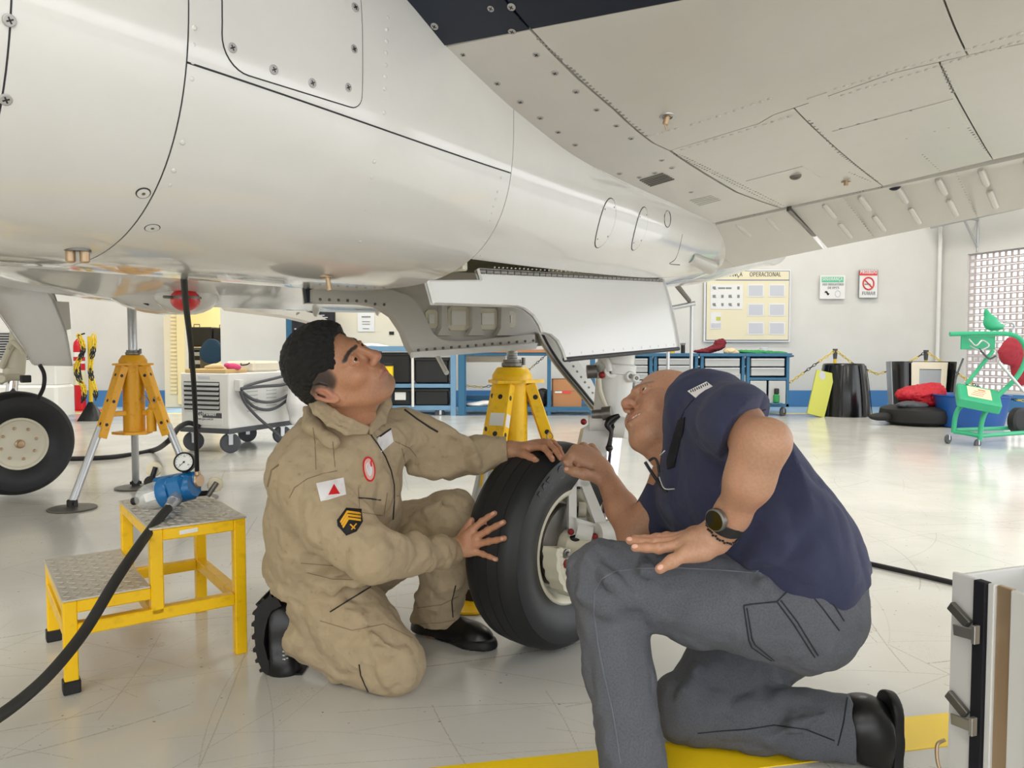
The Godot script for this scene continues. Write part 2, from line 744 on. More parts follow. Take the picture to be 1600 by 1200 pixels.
# ---------------------------------------------------------------- the scene
func _ready() -> void:
	rng.seed = 7
	# camera
	var cam := Camera3D.new()
	cam.name = "camera"
	cam.position = Vector3(0, CAM_H, 0)
	cam.rotation.x = -PITCH
	cam.fov = rad_to_deg(2.0 * atan(600.0 / FOCAL))
	cam.near = 0.05
	cam.far = 400.0
	add_child(cam)
	cam.current = true
	# overcast sky and exposure
	var sky := ProceduralSkyMaterial.new()
	sky.sky_top_color = Color(0.90, 0.92, 0.95)
	sky.sky_horizon_color = Color(0.97, 0.97, 0.97)
	sky.ground_bottom_color = Color(0.62, 0.61, 0.58)
	sky.ground_horizon_color = Color(0.80, 0.80, 0.79)
	sky.sky_energy_multiplier = 1.5
	sky.ground_energy_multiplier = 0.8
	var env := Environment.new()
	env.background_mode = Environment.BG_SKY
	env.sky = Sky.new()
	env.sky.sky_material = sky
	env.tonemap_mode = Environment.TONE_MAPPER_LINEAR
	env.tonemap_exposure = 1.44
	env.sdfgi_enabled = true
	env.ssao_enabled = true
	env.ssil_enabled = true
	var we := WorldEnvironment.new()
	we.name = "environment"
	we.environment = env
	add_child(we)
	materials()
	hangar()
	added_lamps()
	aeroplane()
	kneeling_man()
	leaning_man()
	foreground()
	background()


func added_lamps() -> void:
	# unseen lamps added under the roof for even light, above and behind the camera as well as over the back of the hall
	var k := 0
	for z in [-8.5, -3.5, 2.0, 7.5]:
		for x in [-8.0, -2.0, 4.0]:
			var row: String = {-8.5: "row nearest the back wall", -3.5: "second row from the back wall", 2.0: "row just behind the camera", 7.5: "row nearest the front door"}[z]
			var col: String = {-8.0: "left", -2.0: "middle", 4.0: "right"}[x]
			var t := thing("added_lamp", "added long white lamp under the roof, out of view, %s, %s one" % [row, col], "lamp", Vector3(x, 6.55, z), 0.0, "added lamps under the roof")
			var b := MB.new()
			b.box(Vector3(x, 6.58, z), Vector3(2.4, 0.06, 0.34))
			obj("housing", b, M.white_metal, t)
			var g := MB.new()
			g.box(Vector3(x, 6.535, z), Vector3(2.3, 0.03, 0.28))
			obj("diffuser", g, M.lamp_glow, t)
			var l := AreaLight3D.new()
			l.name = "lamp_light"
			l.area_size = Vector2(2.3, 0.28)
			l.rotation.x = -PI / 2
			l.position = Vector3(0, -0.05, 0)
			l.light_energy = LAMP
			l.light_color = Color(1.0, 0.98, 0.94)
			l.shadow_enabled = true
			l.area_range = 40.0
			t.add_child(l)
			k += 1


const LAMP := 10.0


func materials() -> void:
	var wall := mat("wall_paint", Color(0.86, 0.855, 0.84), 0.7)
	wall.albedo_texture = noise_tex(0.01, 3, [[0.0, grey(0.965)], [1.0, grey(1.0)]], 5)
	triplanar(wall, 0.25, true)
	mat("wall_blue", Color(0.28, 0.50, 0.72), 0.55)
	mat("strip_blue", Color(0.62, 0.76, 0.88), 0.4)
	mat("line_yellow", Color(0.97, 0.82, 0.08), 0.4)
	mat("line_pale", Color(0.93, 0.90, 0.62), 0.4)
	mat("line_red", Color(0.86, 0.22, 0.22), 0.45)
	mat("room_cream", Color(0.93, 0.86, 0.66), 0.7)
	mat("white_metal", Color(0.88, 0.88, 0.87), 0.4)
	mat("white_plastic", Color(0.90, 0.90, 0.89), 0.45)
	var glow := mat("lamp_glow", Color(0.95, 0.95, 0.95), 0.5)
	glow.emission_enabled = true
	glow.emission = Color(1.0, 0.98, 0.94)
	glow.emission_energy_multiplier = 3.0
	mat("screen_block", Color(0.78, 0.74, 0.74), 0.8)
	# floor: polished epoxy with scratches, tyre scuffs and small stains
	var im := Image.create(1536, 1536, false, Image.FORMAT_RGB8)
	im.fill(grey(0.985))
	var r := RandomNumberGenerator.new()
	r.seed = 11
	for i in 46:
		var o := Vector2(r.randf() * 1536, r.randf() * 1536)
		var rad := r.randf_range(10, 60)
		for j in 260:
			var p := o + Vector2.from_angle(r.randf() * TAU) * rad * sqrt(r.randf())
			var x := posmod(int(p.x), 1536)
			var y := posmod(int(p.y), 1536)
			im.set_pixel(x, y, im.get_pixel(x, y) * Color(0.93, 0.92, 0.90))
	for i in 210:
		var p := Vector2(r.randf() * 1536, r.randf() * 1536)
		var a := r.randf_range(-0.5, 0.5) + (PI / 2 if r.randf() < 0.3 else 0.0)
		var bend := r.randf_range(-0.0018, 0.0018)
		var dark := r.randf_range(0.80, 0.95)
		var wide := 1 if r.randf() < 0.8 else 3
		for s in r.randi_range(60, 520):
			a += bend
			p += Vector2.from_angle(a)
			if r.randf() < 0.12:
				continue
			for w in wide:
				im.set_pixel(posmod(int(p.x), 1536), posmod(int(p.y) + w, 1536), Color(dark, dark * 0.99, dark * 0.97))
	for i in 500:
		var p := Vector2i(r.randi() % 1530, r.randi() % 1530)
		im.fill_rect(Rect2i(p, Vector2i(r.randi_range(1, 3), r.randi_range(1, 2))), Color(0.62, 0.58, 0.52))
	var fl := mat("floor_epoxy", Color(0.87, 0.865, 0.84), 0.22)
	fl.albedo_texture = ImageTexture.create_from_image(im)
	triplanar(fl, 0.3, true)
	fl.detail_enabled = true
	fl.detail_blend_mode = BaseMaterial3D.BLEND_MODE_MUL
	fl.detail_albedo = noise_tex(0.006, 21, [[0.0, grey(0.93)], [0.6, grey(1.0)], [1.0, Color(0.98, 0.97, 0.95)]], 5)
	fl.roughness_texture = noise_tex(0.012, 5, [[0.0, grey(0.75)], [1.0, grey(1.0)]], 5)
	fl.roughness = 0.18
	mat("apron", Color(0.74, 0.73, 0.70), 0.9)
	# aeroplane
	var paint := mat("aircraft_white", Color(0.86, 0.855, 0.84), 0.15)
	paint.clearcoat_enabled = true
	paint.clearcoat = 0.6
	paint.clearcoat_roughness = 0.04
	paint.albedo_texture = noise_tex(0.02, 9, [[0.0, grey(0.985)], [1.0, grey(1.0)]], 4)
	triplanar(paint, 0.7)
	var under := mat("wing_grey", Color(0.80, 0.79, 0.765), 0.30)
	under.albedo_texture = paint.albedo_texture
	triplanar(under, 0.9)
	under.clearcoat_enabled = true
	under.clearcoat = 0.3
	under.clearcoat_roughness = 0.15
	mat("boot_navy", Color(0.075, 0.115, 0.18), 0.42)
	mat("primer", Color(0.60, 0.61, 0.55), 0.8)
	mat("seal_gap_dark", Color(0.18, 0.18, 0.20), 0.6)  # for rubber seals, and for gap shade put in as colour
	mat("rivet_grey", Color(0.55, 0.54, 0.52), 0.4, 0.2)
	mat("door_white", Color(0.87, 0.87, 0.86), 0.28)
	mat("bare_metal", Color(0.72, 0.72, 0.71), 0.32, 0.9)
	mat("chrome", Color(0.88, 0.88, 0.89), 0.10, 1.0)
	mat("dull_steel", Color(0.48, 0.47, 0.45), 0.45, 0.75)
	mat("bronze", Color(0.72, 0.62, 0.50), 0.4, 0.6)
	mat("gear_white", Color(0.87, 0.87, 0.85), 0.32)
	mat("gear_cream", Color(0.86, 0.84, 0.76), 0.4)
	mat("door_inner", Color(0.77, 0.76, 0.73), 0.38)
	mat("black_part", Color(0.06, 0.06, 0.065), 0.5)
	mat("grease", Color(0.10, 0.085, 0.075), 0.35)
	mat("red_cap", Color(0.55, 0.07, 0.10), 0.4)
	var sc := mat("screw_steel", Color.WHITE, 0.4, 0.3)
	sc.vertex_color_use_as_albedo = true
	var ru := mat("tyre_rubber", Color(0.105, 0.115, 0.13), 0.52)
	ru.albedo_texture = noise_tex(0.03, 31, [[0.0, grey(0.85)], [1.0, grey(1.0)]], 5)
	triplanar(ru, 3.0)
	mat("tyre_letter", Color(0.22, 0.23, 0.25), 0.55)
	var be := mat("beacon_red", Color(0.85, 0.04, 0.08, 1.0), 0.08)
	be.clearcoat_enabled = true
	# yellow steel, black plastic, hoses
	var ye := mat("yellow_paint", Color(1.0, 0.80, 0.03), 0.36)
	ye.albedo_texture = noise_tex(0.02, 41, [[0.0, Color(0.90, 0.88, 0.80)], [0.35, grey(1.0)], [1.0, grey(1.0)]], 5)
	triplanar(ye, 2.0)
	var yj := mat("jack_ochre", Color(0.93, 0.67, 0.06), 0.38)
	yj.albedo_texture = ye.albedo_texture
	triplanar(yj, 2.0)
	mat("tread_plate", Color(0.80, 0.78, 0.74), 0.36, 0.45)
	mat("galvanised", Color(0.74, 0.75, 0.76), 0.34, 0.7)
	var ho := mat("hose_rubber", Color(0.17, 0.165, 0.155), 0.62)
	ho.albedo_texture = noise_tex(0.06, 51, [[0.0, grey(1.0)], [0.72, grey(1.0)], [0.8, Color(2.2, 2.1, 1.9)], [1.0, Color(2.4, 2.3, 2.1)]], 5)
	triplanar(ho, 6.0)
	mat("black_rubber", Color(0.085, 0.085, 0.09), 0.6)
	mat("blue_cast", Color(0.04, 0.41, 0.65), 0.32)
	mat("nylon_cream", Color(0.90, 0.86, 0.74), 0.45)
	var cl := mat("clear_bowl", Color(0.93, 0.95, 0.95, 0.16), 0.06)
	cl.transparency = BaseMaterial3D.TRANSPARENCY_ALPHA
	mat("paper", Color(0.93, 0.93, 0.92), 0.8)
	mat("ink", Color(0.13, 0.13, 0.15), 0.8)
	mat("black_glass", Color(0.012, 0.012, 0.014), 0.06)
	mat("dial_white", Color(0.92, 0.92, 0.90), 0.5)


# ---------------------------------------------------------------- hangar shell
const BACK := -12.0
const CORNER := 6.78


func hangar() -> void:
	var b := MB.new()
	b.box(Vector3(-0.5, -0.1, 1.0), Vector3(27, 0.2, 27), Basis(), 0.0)
	struct("floor", b, M.floor_epoxy)
	b = MB.new()
	b.box(Vector3(0, -0.16, 20), Vector3(160, 0.2, 160), Basis(), 0.0)
	struct("ground", b, M.apron)
	# back wall with a doorway (seen past the left jack)
	var dl := at(286, 545, 12.0).x
	var dr := at(345, 545, 12.0).x
	b = MB.new()
	b.box(Vector3((-13.5 + dl) * 0.5, 3.3, BACK - 0.1), Vector3(dl + 13.5, 6.6, 0.2), Basis(), 0.0)
	b.box(Vector3((dr + CORNER + 0.3) * 0.5, 3.3, BACK - 0.1), Vector3(CORNER + 0.3 - dr, 6.6, 0.2), Basis(), 0.0)
	b.box(Vector3((dl + dr) * 0.5, 4.4, BACK - 0.1), Vector3(dr - dl, 4.4, 0.2), Basis(), 0.0)
	struct("wall_back", b, M.wall_paint)
	# the room behind the doorway
	b = MB.new()
	b.box(Vector3(-4.6, 1.5, BACK - 3.3), Vector3(4.0, 3.0, 0.2), Basis(), 0.0)
	b.box(Vector3(-6.6, 1.5, BACK - 1.75), Vector3(0.2, 3.0, 3.1), Basis(), 0.0)
	b.box(Vector3(-2.7, 1.5, BACK - 1.75), Vector3(0.2, 3.0, 3.1), Basis(), 0.0)
	struct("wall_room", b, M.room_cream)
	b = MB.new()
	b.box(Vector3(-4.6, 3.05, BACK - 1.75), Vector3(4.2, 0.1, 3.2), Basis(), 0.0)
	struct("ceiling_room", b, M.white_metal)
	b = MB.new()
	b.box(Vector3(-4.6, -0.09, BACK - 1.75), Vector3(4.2, 0.2, 3.3), Basis(), 0.0)
	struct("floor_room", b, M.floor_epoxy)
	# the room's own ceiling lamp
	var rl := thing("room_lamp", "square white ceiling lamp in the room behind the doorway", "lamp", Vector3(-4.7, 2.94, BACK - 1.6))
	b = MB.new()
	b.box(Vector3(-4.7, 2.97, BACK - 1.6), Vector3(0.7, 0.05, 0.7))
	obj("diffuser", b, M.lamp_glow, rl)
	var al := AreaLight3D.new()
	al.name = "lamp_light"
	al.area_size = Vector2(0.7, 0.7)
	al.rotation.x = -PI / 2
	al.position = Vector3(0, -0.03, 0)
	al.light_energy = 6.0
	al.shadow_enabled = true
	al.area_range = 40.0
	rl.add_child(al)
	# blue dado, floor strips along the back wall
	b = MB.new()
	b.box(Vector3((-13.4 + dl) * 0.5, 0.13, BACK + 0.012), Vector3(dl + 13.4, 0.26, 0.024), Basis(), 0.003)
	b.box(Vector3((dr + CORNER) * 0.5, 0.13, BACK + 0.012), Vector3(CORNER - dr, 0.26, 0.024), Basis(), 0.003)
	struct("baseboard_back", b, M.wall_blue)
	b = MB.new()
	b.box(Vector3(-3.4, 0.001, BACK + 0.62), Vector3(20.2, 0.002, 1.1), Basis(), 0.0)
	struct("trim_1", b, M.strip_blue)
	b = MB.new()
	b.box(Vector3(-3.4, 0.001, BACK + 1.29), Vector3(20.2, 0.002, 0.16), Basis(), 0.0)
	struct("trim_2", b, M.line_pale)
	# yellow line on the floor under the two men
	var p0 := on_floor(670, 1201)
	var p1 := on_floor(1486, 1114)
	var p2 := on_floor(1484, 1166)
	var dir := (p1 - p0).normalized()
	var nrm := Vector3(-dir.z, 0, dir.x)
	var wid := (p2 - p1).dot(nrm)
	b = MB.new()
	var mid := p0 + nrm * wid * 0.5
	var bas := Basis(dir, Vector3.UP, dir.cross(Vector3.UP))
	b.box(mid + dir * 1.2 + Vector3(0, 0.001, 0), Vector3(7.0, 0.002, absf(wid)), bas, 0.0)
	struct("trim_3", b, M.line_yellow)
	# side walls, with the big door openings behind and beside the camera
	b = MB.new()
	b.box(Vector3(-13.6, 3.3, 1.0), Vector3(0.2, 6.6, 26.4), Basis(), 0.0)
	struct("wall_left", b, M.wall_paint)
	b = MB.new()
	b.box(Vector3(0, 5.9, 14.2), Vector3(27.5, 1.4, 0.2), Basis(), 0.0)
	b.box(Vector3(-11.5, 2.6, 14.2), Vector3(4.4, 5.2, 0.2), Basis(), 0.0)
	struct("wall_front", b, M.wall_paint)
	b = MB.new()
	b.box(Vector3(-0.5, 6.7, 1.0), Vector3(28, 0.2, 27), Basis(), 0.0)
	struct("ceiling", b, M.white_metal)
	right_wall()


func right_wall() -> void:
	var u := Vector3(0.4, 0, 1).normalized()
	var nn := Vector3(-u.z, 0, u.x)                     # into the hall
	var bas := Basis(u, Vector3.UP, u.cross(Vector3.UP))
	var o := Vector3(CORNER, 0, BACK)
	var s0 := 0.44
	var cw := 0.0935
	var ch := 0.103
	var cols := 16
	var rows := 20
	var y0 := 0.30
	var s1 := s0 + cw * cols
	var y1 := y0 + ch * rows
	var b := MB.new()
	var put := func(sa: float, sb: float, ya: float, yb: float) -> void:
		b.box(o + u * (sa + sb) * 0.5 - nn * 0.1 + Vector3(0, (ya + yb) * 0.5, 0), Vector3(sb - sa, yb - ya, 0.2), bas, 0.0)
	put.call(0.0, s0, 0.0, 6.6)
	put.call(s0, s1, 0.0, y0)
	put.call(s0, s1, y1, 6.6)
	put.call(s1, 4.5, 0.0, 6.6)
	put.call(4.5, 27.0, 5.4, 6.6)
	put.call(11.0, 11.6, 0.0, 5.4)
	put.call(19.0, 19.6, 0.0, 5.4)
	var w := struct("wall_right", b, M.wall_paint)
	# pierced blocks, each one laid by itself
	var k := MB.new()
	var bw := cw - 0.004
	var bh := ch - 0.004
	var t := 0.015
	for s in [-1.0, 1.0]:
		k.box(Vector3(s * (bw - t) * 0.5, 0, 0), Vector3(t, bh, 0.022), Basis(), 0.003)
		k.box(Vector3(0, s * (bh - t * 1.5) * 0.5, 0), Vector3(bw - 2 * t, t * 1.5, 0.021), Basis(), 0.003)
	var km := mesh_of(k, M.screen_block)
	# the fifteen columns nearest the camera block by block; the farthest one joined
	var far_col := MB.new()
	for j in rows:
		far_col.xf = Transform3D(bas, o + u * (s0 + cw * 0.5) - nn * 0.06 + Vector3(0, y0 + ch * (j + 0.5), 0))
		for s in [-1.0, 1.0]:
			far_col.box(Vector3(s * (bw - t) * 0.5, 0, 0), Vector3(t, bh, 0.022), Basis(), 0.003)
			far_col.box(Vector3(0, s * (bh - t * 1.5) * 0.5, 0), Vector3(bw - 2 * t, t * 1.5, 0.021), Basis(), 0.003)
	stuff(obj("screen_block_column", far_col, M.screen_block, w))
	for i in range(1, cols):
		for j in rows:
			place("screen_block", km, w, Transform3D(bas, o + u * (s0 + cw * (i + 0.5)) - nn * 0.06 + Vector3(0, y0 + ch * (j + 0.5), 0)))
	b = MB.new()
	b.box(o + u * 2.3 + nn * 0.012 + Vector3(0, 0.13, 0), Vector3(4.4, 0.26, 0.024), bas, 0.003)
	struct("baseboard_right", b, M.wall_blue)
	# white corner conduit
	b = MB.new()
	b.rod(o + Vector3(-0.07, 0.02, 0.08), o + Vector3(-0.07, 6.5, 0.08), 0.03)
	tag(obj("corner_conduit", b, M.white_metal), "white pipe running up the corner of the two walls", "pipe")
	# the steel rail on brackets above the pierced blocks
	var a1 := o + Vector3(0, 2.83, 0) + u * 0.05 + nn * 0.30
	var a2 := o + Vector3(0, 2.98, 0) + u * 3.2 + nn * 0.30
	var t2 := thing("wall_rail", "pale steel rail carried on brackets high on the right wall", "rail", Vector3(a1.x, 2.8, a1.z))
	b = MB.new()
	b.rod(a1, a2, 0.045)
	b.rod(a1 + Vector3(0, 0.09, 0), a2 + Vector3(0, 0.09, 0), 0.03)
	obj("rail", b, M.galvanised, t2)
	for s in [0.55, 1.7, 2.8]:
		var q: Vector3 = a1.lerp(a2, s / 3.15)
		b = MB.new()
		var wp: Vector3 = q - nn * 0.30
		b.rod(q, wp, 0.018)
		b.rod(q + Vector3(0, -0.02, 0), wp + Vector3(0, -0.42, 0), 0.016)
		b.rod(wp, wp + Vector3(0, -0.48, 0), 0.018)
		obj("bracket", b, M.galvanised, t2)


# ---------------------------------------------------------------- the aeroplane (its own axes: x outboard, y up, z forward; origin on the floor under the near wheel)
var air := Transform3D(Basis(Vector3.UP, deg_to_rad(-40.0)), Vector3(0.10, 0, -2.33))


func amb() -> MB:
	var b := MB.new()
	b.xf = air
	return b


func tab(t: float, xs: Array, ys: Array) -> float:
	if t >= xs[0]:
		return ys[0]
	for i in range(1, xs.size()):
		if t >= xs[i]:
			var s: float = (xs[i - 1] - t) / (xs[i - 1] - xs[i])
			var i0: int = max(i - 2, 0)
			var i3: int = min(i + 1, xs.size() - 1)
			return cubic_interpolate(ys[i - 1], ys[i], ys[i0], ys[i3], s) if xs.size() > 3 else lerpf(ys[i - 1], ys[i], s)
	return ys[-1]


const NZ := [3.2, 2.2, 1.346, 0.66, 0.1, -0.28, -0.7, -1.0, -1.3, -1.5, -1.56]
const NA := [0.40, 0.455, 0.446, 0.428, 0.385, 0.338, 0.27, 0.205, 0.13, 0.06, 0.015]
const NB := [1.05, 1.055, 1.06, 1.062, 1.075, 1.098, 1.155, 1.215, 1.29, 1.35, 1.39]
const NN := [2.3, 2.4, 2.5, 3.0, 3.0, 2.9, 2.6, 2.3, 2.1, 2.0, 2.0]


func nac(z: float, th: float, off := 0.0) -> Vector3:
	var a := tab(z, NZ, NA) + off
	var yb := tab(z, NZ, NB) - off
	var n := tab(z, NZ, NN)
	var s := sin(th)
	var c := cos(th)
	return Vector3(a * signf(s) * pow(absf(s), 2.0 / n), 1.40 - (1.40 - yb) * signf(c) * pow(absf(c), 2.0 / n), z)


func nac_th(z: float, y: float) -> float:
	# the angle at which the outboard side reaches height y
	var yb := tab(z, NZ, NB)
	var n := tab(z, NZ, NN)
	var q := (1.40 - y) / (1.40 - yb)
	return acos(clampf(signf(q) * pow(absf(q), n * 0.5), -1.0, 1.0))


func on_nac(px: float, py: float) -> Vector3:
	# the point of the engine housing seen at a pixel, in the aeroplane's axes
	var inv := air.affine_inverse()
	var o := inv * Vector3(0, CAM_H, 0)
	var d := inv.basis * ray(px, py)
	var f := func(t: float) -> float:
		var p := o + d * t
		var a := tab(p.z, NZ, NA)
		var yb := tab(p.z, NZ, NB)
		var n := tab(p.z, NZ, NN)
		return pow(absf(p.x) / a, n) + pow(absf(1.40 - p.y) / (1.40 - yb), n) - 1.0
	var t := 0.2
	while t < 4.0 and f.call(t) > 0.0:
		t += 0.004
	return o + d * (t - 0.002)


func fz(z: float) -> float:
	return tab(z, [1.35, 1.2, 1.1, 0.97, 0.865, 0.68, 0.45, 0.2, -0.3, -0.8], [1.80, 1.66, 1.60, 1.535, 1.47, 1.41, 1.365, 1.35, 1.352, 1.365])


func wing_y(x: float, z: float) -> float:
	return fz(z) + 0.1 * (absf(x + 2.0) - 2.45)


func on_wing(px: float, py: float) -> Vector3:
	var inv := air.affine_inverse()
	var o := inv * Vector3(0, CAM_H, 0)
	var d := inv.basis * ray(px, py)
	var t := 0.3
	while t < 8.0:
		var p := o + d * t
		if p.y > wing_y(p.x, p.z):
			break
		t += 0.003
	return o + d * t


func wing_normal(p: Vector3) -> Vector3:
	return Vector3(0.1, -1, (fz(p.z + 0.01) - fz(p.z - 0.01)) / 0.02).normalized()


func nac_normal(p: Vector3) -> Vector3:
	var th := nac_th(p.z, p.y) * (1.0 if p.x >= 0.0 else -1.0)
	var e := 0.02
	var a := nac(p.z + e, th) - nac(p.z - e, th)
	var b := nac(p.z, th + e) - nac(p.z, th - e)
	var n := a.cross(b).normalized()
	return n if n.dot(p - Vector3(0, 1.4, p.z)) > 0.0 else -n


func basis_on(n: Vector3) -> Basis:
	# y along n
	var x := n.cross(Vector3(0, 0, 1) if absf(n.z) < 0.9 else Vector3(1, 0, 0)).normalized()
	return Basis(x, n, x.cross(n))


func screw_mesh() -> ArrayMesh:
	var b := MB.new()
	b.tinted = true
	b.tint = Color(0.42, 0.41, 0.40)
	b.lathe([[0.0072, -0.001], [0.0070, 0.0006], [0.0058, 0.0012]], Vector3.ZERO, Basis(), 14)
	b.tint = Color(0.03, 0.03, 0.03)
	b.box(Vector3(0, 0.0012, 0), Vector3(0.0078, 0.0006, 0.0018), Basis(Vector3.UP, 0.5), 0.0)
	b.box(Vector3(0, 0.0012, 0), Vector3(0.0018, 0.0006, 0.0078), Basis(Vector3.UP, 0.5), 0.0)
	return mesh_of(b, M.screw_steel)


func rivet_row(b: MB, a: Vector2, c: Vector2, count: int, r: float, on_w: bool, tall := 0.4) -> void:
	for i in count:
		var q := a.lerp(c, (i + 0.5) / count)
		var p := on_wing(q.x, q.y) if on_w else on_nac(q.x, q.y)
		var n := wing_normal(p) if on_w else nac_normal(p)
		var bs := basis_on(n)
		b.lathe([[r, -0.0015], [r * 0.94, r * tall * 0.5], [r * 0.6, r * tall * 0.9], [0.0, r * tall]], p, bs, 8, false, 2.0)


func tyre(b: MB, o: Vector3, axis: Vector3, r: float, w: float, bead: float) -> void:
	var h := w * 0.5
	var bs := basis_on(axis)
	var g := 0.0022
	var pr := [[bead, -h * 0.62], [bead + 0.012, -h * 0.80], [lerpf(bead, r, 0.42), -h * 0.985], [lerpf(bead, r, 0.60), -h], [lerpf(bead, r, 0.76), -h * 0.965],
		[lerpf(bead, r, 0.80), -h * 0.955], [lerpf(bead, r, 0.815), -h * 0.90], [lerpf(bead, r, 0.90), -h * 0.80], [lerpf(bead, r, 0.965), -h * 0.62]]
	for x in [-0.34, 0.10, 0.46]:
		pr.append([lerpf(bead, r, 1.0 - absf(x) * absf(x) * 0.12), (x - 0.022) * h])
		pr.append([lerpf(bead, r, 1.0 - absf(x) * absf(x) * 0.12) - g, (x - 0.012) * h])
		pr.append([lerpf(bead, r, 1.0 - absf(x) * absf(x) * 0.12) - g, (x + 0.012) * h])
		pr.append([lerpf(bead, r, 1.0 - absf(x) * absf(x) * 0.12), (x + 0.022) * h])
	for i in range(8, -1, -1):
		pr.append([pr[i][0], -pr[i][1]])
	b.lathe(pr, o, bs, 72, false, 0.75)


func ring_words(words: String, o: Vector3, axis: Vector3, r: float, size: float, start_deg: float, step_deg: float, m: Material, parent: Node3D) -> void:
	# letters round a side wall; the angle is measured clockwise from straight up as seen from where axis points
	var up := Vector3.UP
	var right := up.cross(axis).normalized()
	up = axis.cross(right).normalized()
	for i in words.length():
		var an := deg_to_rad(start_deg + step_deg * i)
		var rad := up * cos(an) + right * sin(an)
		var tan_ := right * cos(an) - up * sin(an)
		var p := o + rad * r - tan_ * size * 0.36
		lettering("tyre_letter", words[i], size, p, tan_, rad, m, parent, "Droid Sans", true, 0.0018)


func aeroplane() -> void:
	var a := thing("airplane", "white low-wing twin-engine aeroplane raised on yellow jacks, gear down", "airplane", air.origin, deg_to_rad(-40.0))
	engine_housing(a)
	wing(a)
	gear_doors(a)
	near_gear(a)
	far_side(a)


func engine_housing(a: Node3D) -> void:
	var side := func(z: float, y: float) -> Vector3: return nac(z, nac_th(z, y))
	var skin := func(called: String, z0: float, z1: float, t0: float, t1: float, inset := 0.0012) -> void:
		var b := amb()
		var g := inset
		var m := func(z: float, t: float) -> Vector3: return nac(z, t)
		b.patch(PackedVector2Array([Vector2(z0 + g, t0), Vector2(z1 - g, t0), Vector2(z1 - g, t1), Vector2(z0 + g, t1)]), m, Vector2(0.05, 0.055), 0.022, 1e-3, true)
		obj(called, b, M.aircraft_white, a)
	var full := deg_to_rad(125.0)
	skin.call("nose_skin", 1.549, 3.2, -full, full)
	skin.call("cowl_skin", 1.346, 1.549, -full, full)
	var ts := nac_th(1.2, 1.2945)
	skin.call("lower_skin", 0.66, 1.346, deg_to_rad(-40), ts - 0.004)
	skin.call("upper_skin", 0.66, 1.346, ts + 0.004, full)
	skin.call("inboard_skin", 0.66, 1.346, -full, deg_to_rad(-40) - 0.006)
	# aft part: the wheel bay under it is open between the two doors
	skin.call("aft_skin", -0.93, 0.66, deg_to_rad(38), full)
	skin.call("aft_skin", -0.93, 0.66, -full, deg_to_rad(-38))
	skin.call("bay_end_skin", -0.93, -0.285, deg_to_rad(-38) + 0.006, deg_to_rad(38) - 0.006)
	skin.call("tail_skin", -1.56, -0.93, -PI, PI)
	# dark inner shell, seen through the seams
	var b := amb()
	b.patch(PackedVector2Array([Vector2(-0.9, 0.75), Vector2(3.15, 0.75), Vector2(3.15, full), Vector2(-0.9, full)]), func(z: float, t: float) -> Vector3: return nac(z, t, -0.030), Vector2(0.1, 0.1), 0.0, 1e-3, true)
	b.patch(PackedVector2Array([Vector2(0.62, -0.8), Vector2(3.15, -0.8), Vector2(3.15, 0.8), Vector2(0.62, 0.8)]), func(z: float, t: float) -> Vector3: return nac(z, t, -0.030), Vector2(0.1, 0.1), 0.0, 1e-3, true)
	b.patch(PackedVector2Array([Vector2(-0.9, -full), Vector2(3.15, -full), Vector2(3.15, -0.75), Vector2(-0.9, -0.75)]), func(z: float, t: float) -> Vector3: return nac(z, t, -0.030), Vector2(0.1, 0.1), 0.0, 1e-3, true)
	obj("inner_shell", b, M.primer, a)
	# dark strips laid in the open seams, painting in the shade of the gaps
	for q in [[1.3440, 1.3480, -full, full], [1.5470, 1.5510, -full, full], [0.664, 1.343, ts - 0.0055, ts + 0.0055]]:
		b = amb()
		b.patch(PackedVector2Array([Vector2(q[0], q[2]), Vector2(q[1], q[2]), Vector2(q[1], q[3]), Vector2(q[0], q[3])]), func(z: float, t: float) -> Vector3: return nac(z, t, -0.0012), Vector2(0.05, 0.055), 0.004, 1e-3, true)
		obj("seam_gap_strip", b, M.seal_gap_dark, a)
	# roof and ends of the wheel bay
	b = amb()
	b.box(Vector3(0, 1.32, 0.15), Vector3(0.56, 0.02, 0.95))
	b.box(Vector3(0, 1.20, 0.645), Vector3(0.56, 0.22, 0.015))
	b.box(Vector3(0, 1.22, -0.30), Vector3(0.42, 0.18, 0.015))
	obj("wheel_bay", b, M.gear_cream, a)
	# access door with a rounded lower edge
	var outline := PackedVector2Array()
	outline.append(Vector2(1.298, 1.75))
	for i in 9:
		var an := lerpf(0.0, -PI / 2, i / 8.0)
		outline.append(Vector2(1.256, 1.3485) + Vector2(cos(an), sin(an)) * 0.042)
	for i in 7:
		var an := lerpf(-PI / 2, -PI, i / 6.0)
		outline.append(Vector2(1.076, 1.3265) + Vector2(cos(an), sin(an)) * 0.020)
	outline.append(Vector2(1.056, 1.75))
	b = amb()
	var grown := Geometry2D.offset_polygon(outline, 0.0018)[0]
	b.patch(grown, func(z: float, y: float) -> Vector3: return nac(z, nac_th(z, minf(y, 1.74)), 0.0006), Vector2(0.04, 0.03), 0.001, 1e-3, true)
	obj("door_gap_rim", b, M.seal_gap_dark, a)  # dark rim painting the shade of the gap round the door
	b = amb()
	b.patch(outline, func(z: float, y: float) -> Vector3: return nac(z, nac_th(z, minf(y, 1.74)), 0.0014), Vector2(0.04, 0.03), 0.0012, 1e-3, true)
	var door := obj("access_door", b, M.aircraft_white, a)
	var sm := screw_mesh()
	for q in [[362, 75], [427, 109], [487, 130], [543, 137], [552, 77], [554, 12]]:
		var p := on_nac(q[0], q[1])
		place("screw", sm, door, air * Transform3D(basis_on(nac_normal(p)), p + nac_normal(p) * 0.0016))
